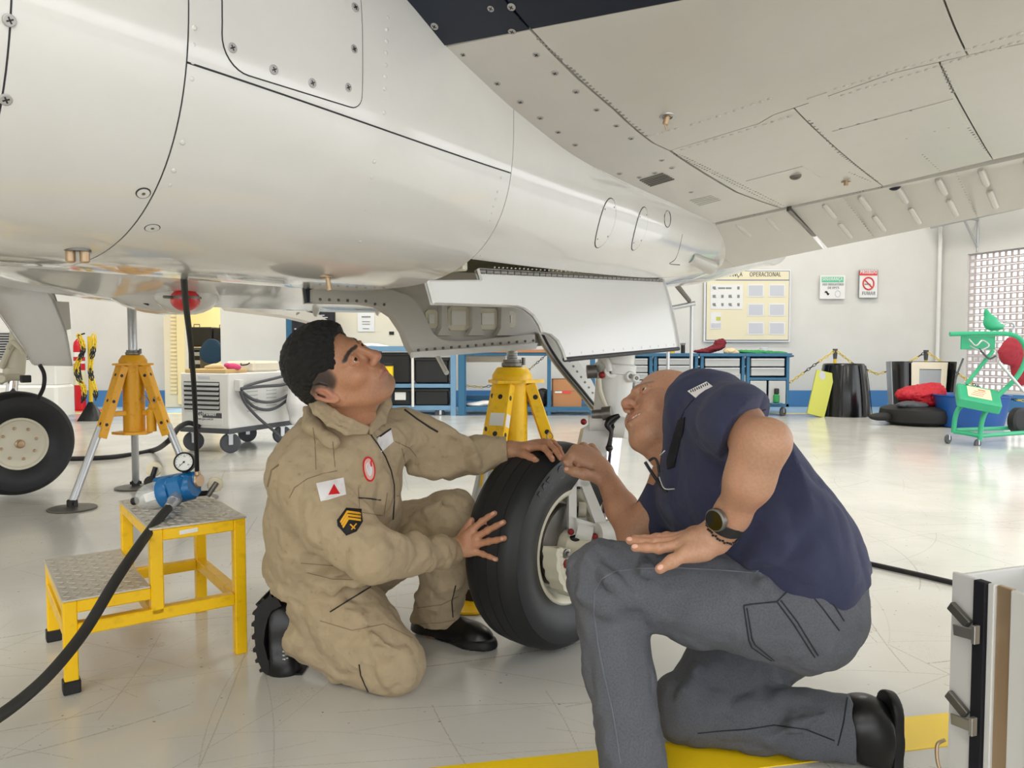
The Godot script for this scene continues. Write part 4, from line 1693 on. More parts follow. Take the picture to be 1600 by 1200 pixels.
func near_gear(a: Node3D) -> void:
	# wheel: axle along the aeroplane's x
	var W := Vector3(0.02, 0.318, -0.012)
	var X := Vector3(1, 0, 0)
	var b := amb()
	tyre(b, W, X, 0.316, 0.205, 0.165)
	var ty := obj("main_tyre", b, M.tyre_rubber, a)
	ty.set_meta("label", "large black tyre of the near wheel")
	ring_words("MICHELIN", air * (W + X * 0.101), air.basis * X, 0.222, 0.040, -44.0, 11.5, M.tyre_letter, ty)
	b = amb()
	b.lathe([[0.150, -0.085], [0.172, -0.078], [0.176, -0.070], [0.165, -0.062], [0.150, -0.05], [0.150, 0.05], [0.160, 0.062], [0.176, 0.070], [0.178, 0.078], [0.170, 0.084], [0.160, 0.078], [0.150, 0.055], [0.142, 0.02], [0.135, 0.0], [0.05, -0.012], [0.05, -0.03]], W, basis_on(X), 56, false, 0.9)
	var rim := obj("wheel_rim", b, M.gear_cream, a)
	# brake: a stack of discs with a white caliper housing held by five bolts
	b = amb()
	for i in 4:
		b.lathe([[0.055, 0.0], [0.125, 0.0], [0.125, 0.010], [0.055, 0.010]], W + X * (0.008 + i * 0.014), basis_on(X), 40, false)
	obj("brake_disc", b, M.dull_steel, rim)
	b = amb()
	var ho := PackedVector2Array()
	for i in 15:
		var an := deg_to_rad(lerpf(168.0, 254.0, i / 14.0))
		ho.append(Vector2(cos(an), sin(an)) * (0.142 + 0.004 * sin(i * 2.2)))
	for i in 15:
		var an := deg_to_rad(lerpf(254.0, 168.0, i / 14.0))
		ho.append(Vector2(cos(an), sin(an)) * 0.075)
	# y up, -z to the left as seen from outboard
	b.prism(ho, W + X * 0.075, Vector3(0, 0, -1), Vector3(0, 1, 0), X * 0.05, 0.9)
	var cal := obj("brake_caliper", b, M.gear_cream, a)
	for i in 5:
		var an := deg_to_rad(lerpf(176.0, 246.0, i / 4.0))
		var p := W + X * 0.125 + Vector3(0, sin(an), -cos(an)) * 0.098
		b = amb()
		b.lathe([[0.0135, -0.002], [0.0135, 0.005], [0.010, 0.006]], p, basis_on(X), 14)
		b.lathe([[0.008, 0.004], [0.008, 0.014], [0.0, 0.014]], p, basis_on(X), 6, false)
		obj("caliper_bolt", b, M.red_cap if i % 2 == 1 else M.dull_steel, cal)
	b = amb()
	for i in 15:
		var an := deg_to_rad(lerpf(172.0, 250.0, i / 14.0))
		var p := W + X * 0.118 + Vector3(0, sin(an), -cos(an)) * 0.118
		b.ball(p, Vector3(0.010, 0.013, 0.013))
	obj("caliper_lug", b, M.gear_cream, cal)
	b = amb()
	b.lathe([[0.05, 0.0], [0.05, 0.09], [0.036, 0.11], [0.03, 0.15]], W, basis_on(X), 24)
	obj("hub", b, M.gear_cream, a)
	# leg: upper cylinder, chrome piston, foot with the axle
	var inv := air.affine_inverse()
	var top := inv * at(968, 500, 2.46)
	var mid := inv * at(954, 665, 2.46)
	var foot := inv * at(934, 836, 2.42)
	b = amb()
	b.lathe([[0.060, 0.0], [0.060, 0.17], [0.068, 0.172], [0.068, 0.20], [0.060, 0.205], [0.060, 0.36]], mid, basis_on((top - mid).normalized()), 30)
	var leg := obj("gear_strut", b, M.gear_white, a)
	b = amb()
	b.rod(foot, mid, 0.045, -1, 28)
	obj("piston", b, M.chrome, leg)
	b = amb()
	b.lathe([[0.066, 0.0], [0.070, 0.008], [0.070, 0.06], [0.062, 0.066]], mid + (foot - mid).normalized() * 0.035, basis_on((mid - foot).normalized()), 30)
	obj("gland_nut", b, M.gear_white, leg)
	b = amb()
	b.lathe([[0.052, -0.05], [0.054, 0.05], [0.044, 0.06]], foot, basis_on((mid - foot).normalized()), 24)
	b.rod(foot + Vector3(0, -0.01, 0), Vector3(W.x + 0.10, W.y, W.z), 0.042, 0.045, 18)
	b.box(foot.lerp(W + X * 0.14, 0.5), Vector3(0.10, 0.09, 0.10), Basis(), 0.02)
	obj("axle_fork", b, M.gear_cream, leg)
	# lugs and pins at the top
	for q in [[955, 580, 0.024, 0.05, 2.40], [985, 588, 0.017, 0.045, 2.40], [994, 591, 0.013, 0.04, 2.39]]:
		var p := inv * at(q[0], q[1], q[4])
		var fd := (inv.basis * Vector3(0.25, 0.05, 1.0)).normalized()
		b = amb()
		b.lathe([[q[2], -q[3]], [q[2], 0.0], [q[2] * 0.86, 0.004], [q[2] * 0.45, 0.004], [q[2] * 0.40, -0.006], [0.0, -0.006]], p, basis_on(fd), 20, false)
		var lug := obj("pivot_lug", b, M.gear_white, leg)
		b = amb()
		b.rod(p - fd * 0.01, p + fd * 0.004, q[2] * 0.3)
		obj("pivot_pin", b, M.black_part if q[2] > 0.02 else M.dull_steel, lug)
	b = amb()
	b.tube([inv * at(938, 556, 2.42), inv * at(948, 566, 2.40), inv * at(952, 580, 2.40)], 0.012, 10)
	b.rod(inv * at(946, 545, 2.44), inv * at(942, 592, 2.42), 0.012)
	obj("drag_brace", b, M.gear_white, leg)
	b = amb()
	b.rod(inv * at(917, 581, 2.42), inv * at(932, 580, 2.42), 0.022, -1, 14)
	obj("hose_end", b, M.dull_steel, leg)
	b = amb()
	b.ball(inv * at(941, 586, 2.40), Vector3.ONE * 0.011)
	obj("red_cap", b, M.red_cap, leg)
	# wire-wrapped hose down the side
	b = amb()
	b.tube([inv * at(936, 592, 2.40), inv * at(938, 612, 2.39), inv * at(944, 630, 2.38), inv * at(950, 645, 2.37)], 0.008, 8)
	obj("brake_hose", b, M.gear_cream, leg)
	# upper torque link: a box-shaped arm going down and left, with grease stained fitting
	b = amb()
	var lk := inv.basis * Vector3(0.15, 0.2, 1.0).normalized()
	var K := inv * at(935, 690, 2.36)
	var kx := lk.cross(Vector3.UP).normalized() * -1.0
	var ky := lk.cross(kx).normalized()
	if ky.y < 0.0:
		ky = -ky
	plate(b, [[923, 662], [951, 664], [957, 676], [950, 700], [940, 722], [900, 716], [908, 690], [913, 668]], K, kx, ky, -lk * 0.05)
	var ul := obj("upper_torque_link", b, M.gear_white, leg)
	b = amb()
	b.rod(inv * at(920, 661, 2.37), inv * at(952, 659, 2.37), 0.026, -1, 16)
	b.rod(inv * at(957, 667, 2.36), inv * at(974, 668, 2.36), 0.034, -1, 16)
	obj("link_barrel", b, M.gear_white, ul)
	b = amb()
	b.rod(inv * at(925, 648, 2.36), inv * at(954, 646, 2.35), 0.015, -1, 12)
	b.rod(inv * at(942, 647, 2.355), inv * at(956, 645, 2.345), 0.022, -1, 12)
	obj("shimmy_fitting", b, M.dull_steel, ul)
	b = amb()
	b.tube([inv * at(968, 649, 2.33), inv * at(957, 655, 2.33), inv * at(950, 664, 2.33), inv * at(955, 676, 2.33), inv * at(951, 700, 2.33)], 0.009, 8, true, [0.006, 0.013, 0.012, 0.006, 0.009])
	b.ball(inv * at(952, 700, 2.33), Vector3.ONE * 0.012)
	obj("greased_joint", b, M.grease, ul)
	for q in [[912, 659], [958, 667]]:
		b = amb()
		b.ball(inv * at(q[0], q[1], 2.33), Vector3.ONE * (0.010 if q[0] < 930 else 0.006))
		obj("red_cap", b, M.red_cap if q[0] < 930 else M.black_part, ul)
	# lower torque link: an open triangular frame
	b = amb()
	var T := inv * at(915, 800, 2.26)
	for seg in [[[889, 745], [901, 745], [901, 835], [889, 838]], [[889, 743], [921, 750], [921, 760], [889, 760]], [[906, 752], [921, 752], [955, 832], [938, 838]], [[889, 806], [930, 818], [940, 838], [889, 828]]]:
		plate(b, seg, T, kx, ky, -lk * 0.03)
	var ll := obj("lower_torque_link", b, M.gear_white, leg)
	b = amb()
	b.rod(inv * at(900, 829, 2.25), inv * at(924, 835, 2.25), 0.026, -1, 16)
	b.rod(inv * at(934, 833, 2.25), inv * at(958, 830, 2.27), 0.032, -1, 16)
	b.rod(inv * at(948, 826, 2.30), inv * at(966, 824, 2.32), 0.028, -1, 16)
	obj("link_barrel", b, M.gear_white, ll)
	for q in [[892, 831], [929, 838]]:
		b = amb()
		b.ball(inv * at(q[0], q[1], 2.24), Vector3.ONE * 0.010)
		obj("red_cap", b, M.red_cap, ll)
	b = amb()
	b.ball(inv * at(899, 840, 2.25), Vector3(0.02, 0.012, 0.02))
	obj("black_gap", b, M.black_part, ll)
	b = amb()
	b.rod(inv * at(903, 796, 2.33), inv * at(915, 797, 2.33), 0.024, -1, 16)
	obj("axle_nut", b, M.gear_cream, ll)


func far_side(a: Node3D) -> void:
	var inv := air.affine_inverse()
	# fuselage with a belly fairing under it
	var fu := func(z: float, t: float) -> Vector3:
		var s := sin(t)
		var c := cos(t)
		var r := tab(z, [6.5, 5.0, 3.5, -2.5, -5.0, -7.0], [0.25, 0.6, 0.78, 0.78, 0.55, 0.2])
		return Vector3(-2.0 + r * s, 2.10 - (r if c < 0.0 else r * 1.0) * c, z)
	var b := amb()
	b.patch(PackedVector2Array([Vector2(-7.0, -PI), Vector2(6.5, -PI), Vector2(6.5, PI), Vector2(-7.0, PI)]), fu, Vector2(0.3, 0.12), 0.0, 1e-3, true)
	obj("fuselage", b, M.aircraft_white, a)
	var be := func(z: float, t: float) -> Vector3:
		var k := clampf((z + 1.75) / 2.3, 0.0, 1.0)
		var w := pow(maxf(1.0 - pow(absf(k * 2.0 - 1.0), 3.2), 0.0), 0.5)
		return Vector3(-2.0 + 0.85 * w * sin(t), 1.34 - 0.215 * w * cos(t), z)
	b = amb()
	b.patch(PackedVector2Array([Vector2(-1.75, -PI * 0.6), Vector2(0.55, -PI * 0.6), Vector2(0.55, PI * 0.6), Vector2(-1.75, PI * 0.6)]), be, Vector2(0.08, 0.09), 0.0, 1e-3, true)
	var bf := obj("belly_fairing", b, M.aircraft_white, a)
	# the fairing's dome with the red beacon
	var d0 := inv * at(262, 462, 3.35)
	b = amb()
	b.ball(d0 + Vector3(0, 0.05, 0), Vector3(0.26, 0.135, 0.26), Basis(), 32, 16)
	b.ball(inv * at(292, 468, 3.2) + Vector3(0, 0.02, 0), Vector3(0.13, 0.085, 0.13), Basis(), 24, 12)
	var dome := obj("belly_dome", b, M.aircraft_white, a)
	b = amb()
	var seam := []
	for q in [[176, 434], [186, 446], [200, 459], [216, 469], [232, 476]]:
		seam.append(inv * at(q[0], q[1], 3.17))
	b.tube(seam, 0.005, 8)
	obj("dome_seam", b, M.seal_gap_dark, dome)
	var rb := inv * at(290, 466, 3.12)
	b = amb()
	b.ball(rb, Vector3(0.062, 0.055, 0.062), Basis(), 24, 14)
	var beacon := obj("beacon", b, M.beacon_red, a)
	beacon.set_meta("label", "glossy red beacon under the belly")
	b = amb()
	b.lathe([[0.066, -0.004], [0.067, 0.0], [0.066, 0.006]], rb + Vector3(0, 0.0, 0), Basis(), 28, false)
	b.rod(rb + Vector3(-0.02, 0.0, -0.1), rb + Vector3(0.02, 0.0, 0.1), 0.006)
	obj("beacon_band", b, M.dull_steel, beacon)
	# blade aerials and stubs under the belly
	for q in [[491, 478, 14, 20], [588, 478, 10, 18]]:
		var p := inv * at(q[0], q[1], 3.95)
		b = amb()
		var s := 3.95 / FOCAL
		var poly := PackedVector2Array([Vector2(-q[2] * 0.6, 6), Vector2(q[2] * 0.7, 6), Vector2(q[2] * 0.55, -q[3] * 0.5), Vector2(q[2] * 0.3, -q[3] * 0.85), Vector2(0, -q[3] * 0.8), Vector2(-q[2] * 0.2, -q[3] * 0.4)])
		for i in poly.size():
			poly[i] *= s
		var dirx := (inv.basis * Vector3(1, 0, 0.2)).normalized()
		b.prism(poly, p - dirx.cross(Vector3.UP) * 0.006, dirx, Vector3.UP, dirx.cross(Vector3.UP) * 0.012)
		obj("blade_aerial", b, M.aircraft_white, a)
	# the far flap, seen end-on past the belly
	b = amb()
	var F0 := inv * at(470, 485, 6.2)
	var fn := (inv.basis * Vector3(0.1, 0.25, 1)).normalized()
	var fx := fn.cross(Vector3.UP).normalized() * -1.0
	var fy := fx.cross(fn) * -1.0
	if fy.y < 0.0:
		fy = -fy
	plate(b, [[345, 474], [420, 474], [462, 483], [500, 492], [524, 508], [505, 507], [440, 492], [345, 480]], F0, fx, fy, -fn * 0.10)
	var ff := obj("far_flap", b, M.wing_grey, a)
	for q in [[424, 482, 7], [446, 486, 7], [466, 491, 7]]:
		b = amb()
		b.rod(inv * at(q[0], q[1], 6.19), inv * at(q[0], q[1], 6.21), 0.018, -1, 14)
		obj("lightening_hole", b, M.primer, ff)
	# far wheel
	var W := inv * at(24, 692, 4.66)
	var X := Vector3(1, 0, 0)
	b = amb()
	tyre(b, W, X, 0.322, 0.205, 0.150)
	var ty := obj("main_tyre", b, M.tyre_rubber, a)
	ty.set_meta("label", "black tyre of the far wheel")
	b = amb()
	b.lathe([[0.140, 0.02], [0.152, 0.062], [0.162, 0.078], [0.158, 0.086], [0.148, 0.084], [0.140, 0.070], [0.110, 0.060], [0.060, 0.070], [0.046, 0.078], [0.0, 0.078]], W, basis_on(X), 48, false, 0.7)
	var rim := obj("wheel_rim", b, M.gear_cream, a)
	for i in 8:
		var an := TAU * (i + 0.3) / 8
		var p := W + X * 0.066 + Vector3(0, cos(an), sin(an)) * 0.098
		b = amb()
		b.lathe([[0.010, -0.004], [0.010, 0.003], [0.006, 0.005], [0.006, 0.012], [0.0, 0.012]], p, basis_on(X), 8, false)
		obj("wheel_bolt", b, M.bronze, rim)
	b = amb()
	b.lathe([[0.028, 0.07], [0.028, 0.088], [0.020, 0.092], [0.018, 0.104], [0.0, 0.106]], W, basis_on(X), 16, false, 0.3)
	obj("hub_nut", b, M.bronze, rim)
	# far leg
	b = amb()
	b.lathe([[0.045, 0.0], [0.052, 0.01], [0.052, 0.14], [0.046, 0.16], [0.046, 0.30]], inv * at(24, 586, 4.72), basis_on((inv.basis * Vector3(0.10, 1, 0)).normalized()), 24)
	b.lathe([[0.052, -0.02], [0.058, 0.0], [0.058, 0.05], [0.05, 0.06]], inv * at(21, 588, 4.72), basis_on((inv.basis * Vector3(0.10, 1, 0)).normalized()), 24)
	var leg := obj("gear_strut", b, M.gear_cream, a)
	b = amb()
	b.rod(inv * at(17, 625, 4.72), inv * at(20, 590, 4.72), 0.032, -1, 20)
	obj("piston", b, M.chrome, leg)
	b = amb()
	b.tube([inv * at(0, 596, 4.66), inv * at(14, 590, 4.66), inv * at(34, 590, 4.68)], 0.022, 10)
	b.rod(inv * at(2, 588, 4.6), inv * at(2, 592, 4.5), 0.022)
	b.tube([inv * at(2, 575, 4.66), inv * at(12, 552, 4.66), inv * at(22, 535, 4.66)], 0.018, 10)
	b.tube([inv * at(12, 545, 4.60), inv * at(20, 535, 4.60), inv * at(30, 542, 4.60), inv * at(38, 552, 4.62)], 0.016, 10)
	obj("gear_brace", b, M.gear_cream, leg)
	b = amb()
	b.box(inv * at(40, 592, 4.66), Vector3(0.05, 0.045, 0.05))
	obj("black_clamp", b, M.black_part, leg)
	b = amb()
	b.tube([inv * at(62, 570, 4.5), inv * at(69, 585, 4.5), inv * at(68, 605, 4.5), inv * at(60, 622, 4.55)], 0.012, 8)
	obj("brake_hose", b, M.black_rubber, leg)
	# its doors
	var n := Vector3(1, -0.12, 0).normalized()
	var A := inv * at(40, 500, 4.42)
	var ax := Vector3(0, 0, 1)
	var ay := ax.cross(n)
	if ay.y < 0.0:
		ay = -ay
	b = amb()
	plate(b, [[-40, 440], [0, 446], [68, 440], [82, 455], [100, 510], [112, 571], [52, 570], [36, 545], [-6, 485], [-40, 470]], A, ax, ay, -n * 0.02, 0.01)
	obj("far_gear_door", b, M.aircraft_white, a)
	b = amb()
	plate(b, [[68, 440], [88, 471], [108, 472], [111, 514], [104, 516], [86, 470]], A + n * 0.03, ax, ay, -n * 0.015)
	obj("far_gear_door", b, M.door_inner, a)
	for q in [[38, 440], [77, 433]]:
		b = amb()
		b.box(inv * at(q[0], q[1], 4.3), Vector3(0.03, 0.035, 0.03))
		b.rod(inv * at(q[0], q[1] - 6, 4.3), inv * at(q[0], q[1] + 8, 4.3), 0.010)
		obj("door_hinge", b, M.black_part, a)
	# far engine housing, low part
	b = amb()
	b.patch(PackedVector2Array([Vector2(-1.5, -PI * 0.55), Vector2(3.0, -PI * 0.55), Vector2(3.0, PI * 0.55), Vector2(-1.5, PI * 0.55)]), func(z: float, t: float) -> Vector3:
		var q := nac(z, t)
		return Vector3(-4.0 - q.x, 1.40 - (1.40 - q.y) * (0.22 if z < 1.1 else lerpf(0.22, 1.0, clampf((z - 1.1) / 0.9, 0, 1))), z), Vector2(0.12, 0.1))
	obj("far_engine_skin", b, M.aircraft_white, a)


# ---------------------------------------------------------------- people
func pts(a: Array) -> Array:
	var o := []
	for q in a:
		o.append(at(q[0], q[1], q[2]))
	return o


func head_field(f: Field, o: Vector3, bs: Basis, s: float, opt: Dictionary) -> void:
	# bs: x to the person's left, y up, z out of the face; the ears lie at x = +-0.078
	var q := func(x: float, y: float, z: float) -> Vector3: return o + bs * (Vector3(x, y, z) * s)
	var v := func(x: float, y: float, z: float) -> Vector3: return Vector3(x, y, z) * s
	f.ell(q.call(0, 0.034, -0.016), v.call(0.0755, 0.088, 0.097), bs, 0.02)
	f.ell(q.call(0, -0.028, 0.024), v.call(0.060, 0.084, 0.067), bs, 0.03)
	f.ell(q.call(0, -0.086, 0.048), v.call(0.036, 0.028, 0.036), bs, 0.03)
	f.ell(q.call(0, -0.104, 0.073), v.call(0.021, 0.014, 0.015), bs, 0.018)
	for m in [-1.0, 1.0]:
		f.cap(q.call(m * 0.055, -0.048, -0.002), q.call(m * 0.024, -0.099, 0.062), 0.019 * s, 0.017 * s, 0.03)
		f.ell(q.call(m * 0.042, -0.020, 0.056), v.call(0.024, 0.021, 0.026), bs, 0.025)
		f.cap(q.call(m * 0.009, 0.030, 0.083), q.call(m * 0.044, 0.025, 0.066), 0.011 * s, 0.009 * s, 0.016)
	f.cap(q.call(0, 0.024, 0.088), q.call(0, -0.018, 0.111), 0.008 * s, 0.011 * s, 0.014)
	f.ell(q.call(0, -0.023, 0.111), v.call(0.0135, 0.0115, 0.0125), bs, 0.010)
	for m in [-1.0, 1.0]:
		f.ell(q.call(m * 0.0135, -0.027, 0.102), v.call(0.0085, 0.0085, 0.011), bs, 0.006)
		f.ell(q.call(m * 0.0075, -0.0355, 0.106), v.call(0.0045, 0.005, 0.0065), bs, 0.003, true)
	f.ell(q.call(0, -0.062, 0.070), v.call(0.034, 0.025, 0.0285), bs, 0.02)
	for m in [-1.0, 1.0]:
		f.ell(q.call(m * 0.031, 0.011, 0.097), v.call(0.0185, 0.0115, 0.017), bs, 0.014, true)
		for w in [1.0, -1.0]:
			var lid: float = 0.0082 if w > 0 else 0.0086
			f.chain([q.call(m * 0.0165, 0.010, 0.0825), q.call(m * 0.024, 0.011 + w * lid * 0.9, 0.0856), q.call(m * 0.033, 0.011 + w * lid, 0.0856), q.call(m * 0.0445, 0.0105, 0.0775)], [0.0030 * s, 0.0040 * s, 0.0040 * s, 0.0030 * s], 0.004)
	# lips
	var smile: float = opt.get("smile", 0.0)
	var cz := 0.087 - smile * 0.013
	f.chain([q.call(-0.026 - smile * 0.013, -0.063 + smile * 0.011, cz), q.call(-0.008 - smile * 0.01, -0.057 + smile * 0.003, 0.0985 - smile * 0.005), q.call(0, -0.0585 + smile * 0.003, 0.0995 - smile * 0.004), q.call(0.008 + smile * 0.01, -0.057 + smile * 0.003, 0.0985 - smile * 0.005), q.call(0.026 + smile * 0.013, -0.063 + smile * 0.011, cz)], [0.003 * s, 0.0038 * s, 0.0036 * s, 0.0038 * s, 0.003 * s], 0.006)
	f.chain([q.call(-0.021 - smile * 0.013, -0.066 + smile * 0.005, cz), q.call(-smile * 0.018, -0.070 - smile * 0.005, 0.0975 - smile * 0.006), q.call(0, -0.0705 - smile * 0.007, 0.0975), q.call(smile * 0.018, -0.070 - smile * 0.005, 0.0975 - smile * 0.006), q.call(0.021 + smile * 0.013, -0.066 + smile * 0.005, cz)], [0.003 * s, 0.0044 * s, 0.0050 * s, 0.0044 * s, 0.003 * s], 0.006)
	f.chain([q.call(-0.026 - smile * 0.012, -0.0635 + smile * 0.010, cz + 0.003), q.call(-0.012, -0.0640 - smile * 0.001, 0.101), q.call(0.012, -0.0640 - smile * 0.001, 0.101), q.call(0.026 + smile * 0.012, -0.0635 + smile * 0.010, cz + 0.003)], [0.0016, 0.0014 + smile * 0.0058, 0.0014 + smile * 0.0058, 0.0016], 0.003)
	for i in range(f.prims.size() - 3, f.prims.size()):
		f.prims[i].cut = true
	if smile > 0.0:
		for m in [-1.0, 1.0]:
			f.cap(q.call(m * 0.027, -0.033, 0.093), q.call(m * 0.045, -0.064, 0.076), 0.0006, 0.0006, 0.007, true)
			f.ell(q.call(m * 0.043, -0.036, 0.066), v.call(0.019, 0.021, 0.020), bs, 0.02)
	# ears
	for m in [-1.0, 1.0]:
		var e := func(y: float, z: float, out: float) -> Vector3: return q.call(m * (0.0745 + out), y, z)
		f.cap(e.call(0.016, -0.014, 0.004), e.call(-0.022, -0.004, 0.001), 0.011 * s, 0.008 * s, 0.012)
		f.chain([e.call(0.012, 0.002, 0.003), e.call(0.024, -0.005, 0.007), e.call(0.029, -0.016, 0.010), e.call(0.022, -0.029, 0.013), e.call(0.004, -0.030, 0.014), e.call(-0.014, -0.021, 0.010), e.call(-0.028, -0.009, 0.006), e.call(-0.030, -0.002, 0.004), e.call(-0.024, 0.002, 0.003)], [0.004 * s, 0.0042 * s, 0.0042 * s, 0.0045 * s, 0.0048 * s, 0.0050 * s, 0.006 * s, 0.006 * s, 0.004 * s], 0.004)
		f.ell(e.call(-0.002, -0.010, 0.014), v.call(0.007, 0.015, 0.0085), bs, 0.005, true)
	# colours of lips, brows, stubble
	var skin: Color = opt.skin
	f.base = skin
	var red := skin.lerp(Color(0.42, 0.10, 0.09), 0.55)
	f.paint.append([q.call(0, -0.064, 0.100), v.call(0.030, 0.014, 0.022), red, 0.8, bs.transposed()])
	f.paint.append([q.call(0, -0.022, 0.113), v.call(0.028, 0.024, 0.028), skin.lerp(Color(0.55, 0.16, 0.12), 0.4), 0.45, bs.transposed()])
	for m in [-1.0, 1.0]:
		f.paint.append([q.call(m * 0.044, -0.024, 0.072), v.call(0.034, 0.030, 0.034), skin.lerp(Color(0.55, 0.16, 0.11), 0.35), 0.35, bs.transposed()])
		f.paint.append([q.call(m * 0.082, -0.002, -0.012), v.call(0.016, 0.036, 0.026), skin.lerp(Color(0.62, 0.20, 0.15), 0.5), 0.7, bs.transposed()])
		for t in 5:
			f.paint.append([q.call(m * lerpf(0.012, 0.048, t / 4.0), 0.029 + 0.004 * sin(t / 4.0 * PI), lerpf(0.0975, 0.075, t / 4.0)), v.call(0.010, 0.0062, 0.014), opt.brow, opt.get("brow_strength", 0.95), bs.transposed()])
	if opt.has("stubble"):
		f.paint.append([q.call(0, -0.078, 0.060), v.call(0.066, 0.050, 0.062), opt.stubble, 0.35, bs.transposed()])


func eyes(o: Vector3, bs: Basis, s: float, gaze: Vector3, parent: Node3D) -> void:
	for m in [-1.0, 1.0]:
		var c := o + bs * (Vector3(m * 0.0312, 0.0108, 0.0758) * s)
		var b := MB.new()
		b.tinted = true
		var r := 0.0120 * s
		var g := (bs * gaze).normalized()
		var gb := basis_on(g)
		for j in 14:
			for k in 2:
				pass
		var rows := []
		for j in 15:
			var ph := PI * j / 14.0
			b.tint = Color(0.004, 0.004, 0.004) if ph < 0.2 else (Color(0.05, 0.025, 0.015) if ph < 0.5 else Color(0.75, 0.70, 0.66))
			var row := []
			for i in 21:
				var an := TAU * i / 20.0
				var d := gb * Vector3(sin(ph) * cos(an), cos(ph), sin(ph) * sin(an))
				row.append(b.vert(c + d * r, d))
			rows.append(row)
		for j in 14:
			for i in 20:
				b.quad_i(rows[j][i], rows[j][i + 1], rows[j + 1][i + 1], rows[j + 1][i])
		obj("eye", b, M.eye_wet, parent)


func hand_field(f: Field, wrist: Vector3, knuckles: Array, fingers: Array, thumb: Array, fr: float) -> void:
	# palm from wrist to knuckles, four fingers and a thumb, each its own chain
	for i in 4:
		f.cap(wrist.lerp(knuckles[i], 0.12), knuckles[i], fr * 1.55, fr * 1.22, 0.012)
	f.cap(knuckles[0].lerp(wrist, 0.3), knuckles[3].lerp(wrist, 0.3), fr * 1.35, fr * 1.3, 0.014)
	for i in 4:
		var p: Array = [knuckles[i]]
		p.append_array(fingers[i])
		var k: float = 0.86 if i == 3 else 1.0
		var rad := [fr * 1.12 * k]
		for j in fingers[i].size():
			rad.append(fr * k * lerpf(1.02, 0.80, float(j + 1) / fingers[i].size()))
		f.chain(p, rad, 0.005)
		# a knuckle bump on each joint
		f.ell(p[1], Vector3.ONE * fr * 1.06 * k, Basis(), 0.004)
	f.chain(thumb, [fr * 1.5, fr * 1.3, fr * 1.12, fr * 0.95].slice(0, thumb.size()), 0.010)


func nails(f: Field, tips: Array, size: float, m: Material, parent: Node3D) -> void:
	# thin plates on the finger tips, turned toward what shows of them
	for t in tips:
		var d: Vector3 = (t[1] - t[0]).normalized()
		var n: Vector3 = t[2] - d * (t[2] as Vector3).dot(d)
		n = n.normalized()
		var w := d.cross(n)
		var b := MB.new()
		b.ball(f.hit(t[1] + n * 0.03 - d * size * 0.3, -n, 0.06), Vector3(size * 0.62, size * 0.14, size * 0.85), Basis(w, n, d), 10, 6)
		obj("finger_nail", b, m, parent)


func seam_line(f: Field, px: Array, r: float, called: String, m: Material, parent: Node3D, steps := 8, lift := 0.0) -> MeshInstance3D:
	# a thread or zip laid on the cloth where the pixels show it
	var line := []
	for i in px.size() - 1:
		for s in steps:
			var q := Vector2(px[i][0], px[i][1]).lerp(Vector2(px[i + 1][0], px[i + 1][1]), float(s) / steps)
			var h := f.hit(Vector3(0, CAM_H, 0), ray(q.x, q.y))
			if line.is_empty() or (h - (line[-1] as Vector3)).length() < 0.12:
				line.append(h + (Vector3(0, CAM_H, 0) - h).normalized() * lift)
	var b := MB.new()
	b.tube(line, r, 6, false)
	return obj(called, b, m, parent)


func cloth_patch(f: Field, px: Array, raise: float, called: String, m: Material, parent: Node3D, cell := 6.0) -> MeshInstance3D:
	var poly := PackedVector2Array()
	for q in px:
		poly.append(Vector2(q[0], q[1]))
	var b := MB.new()
	var mp := func(x: float, y: float) -> Vector3:
		var h := f.hit(Vector3(0, CAM_H, 0), ray(x, y))
		return h - ray(x, y).normalized() * raise
	b.patch(poly, mp, Vector2(cell, cell), raise, 0.5, true)
	return obj(called, b, m, parent)


func crease_noise(seed_: int, freq: float) -> FastNoiseLite:
	var n := FastNoiseLite.new()
	n.seed = seed_
	n.noise_type = FastNoiseLite.TYPE_SIMPLEX_SMOOTH
	n.frequency = freq
	n.fractal_type = FastNoiseLite.FRACTAL_RIDGED
	n.fractal_octaves = 2
	return n


func cloth_mesh(f: Field, cell: float) -> MB:
	var b := MB.new()
	var bx := f.bounds()
	f.mesh_into(b, cell, bx.position, bx.end)
	return b


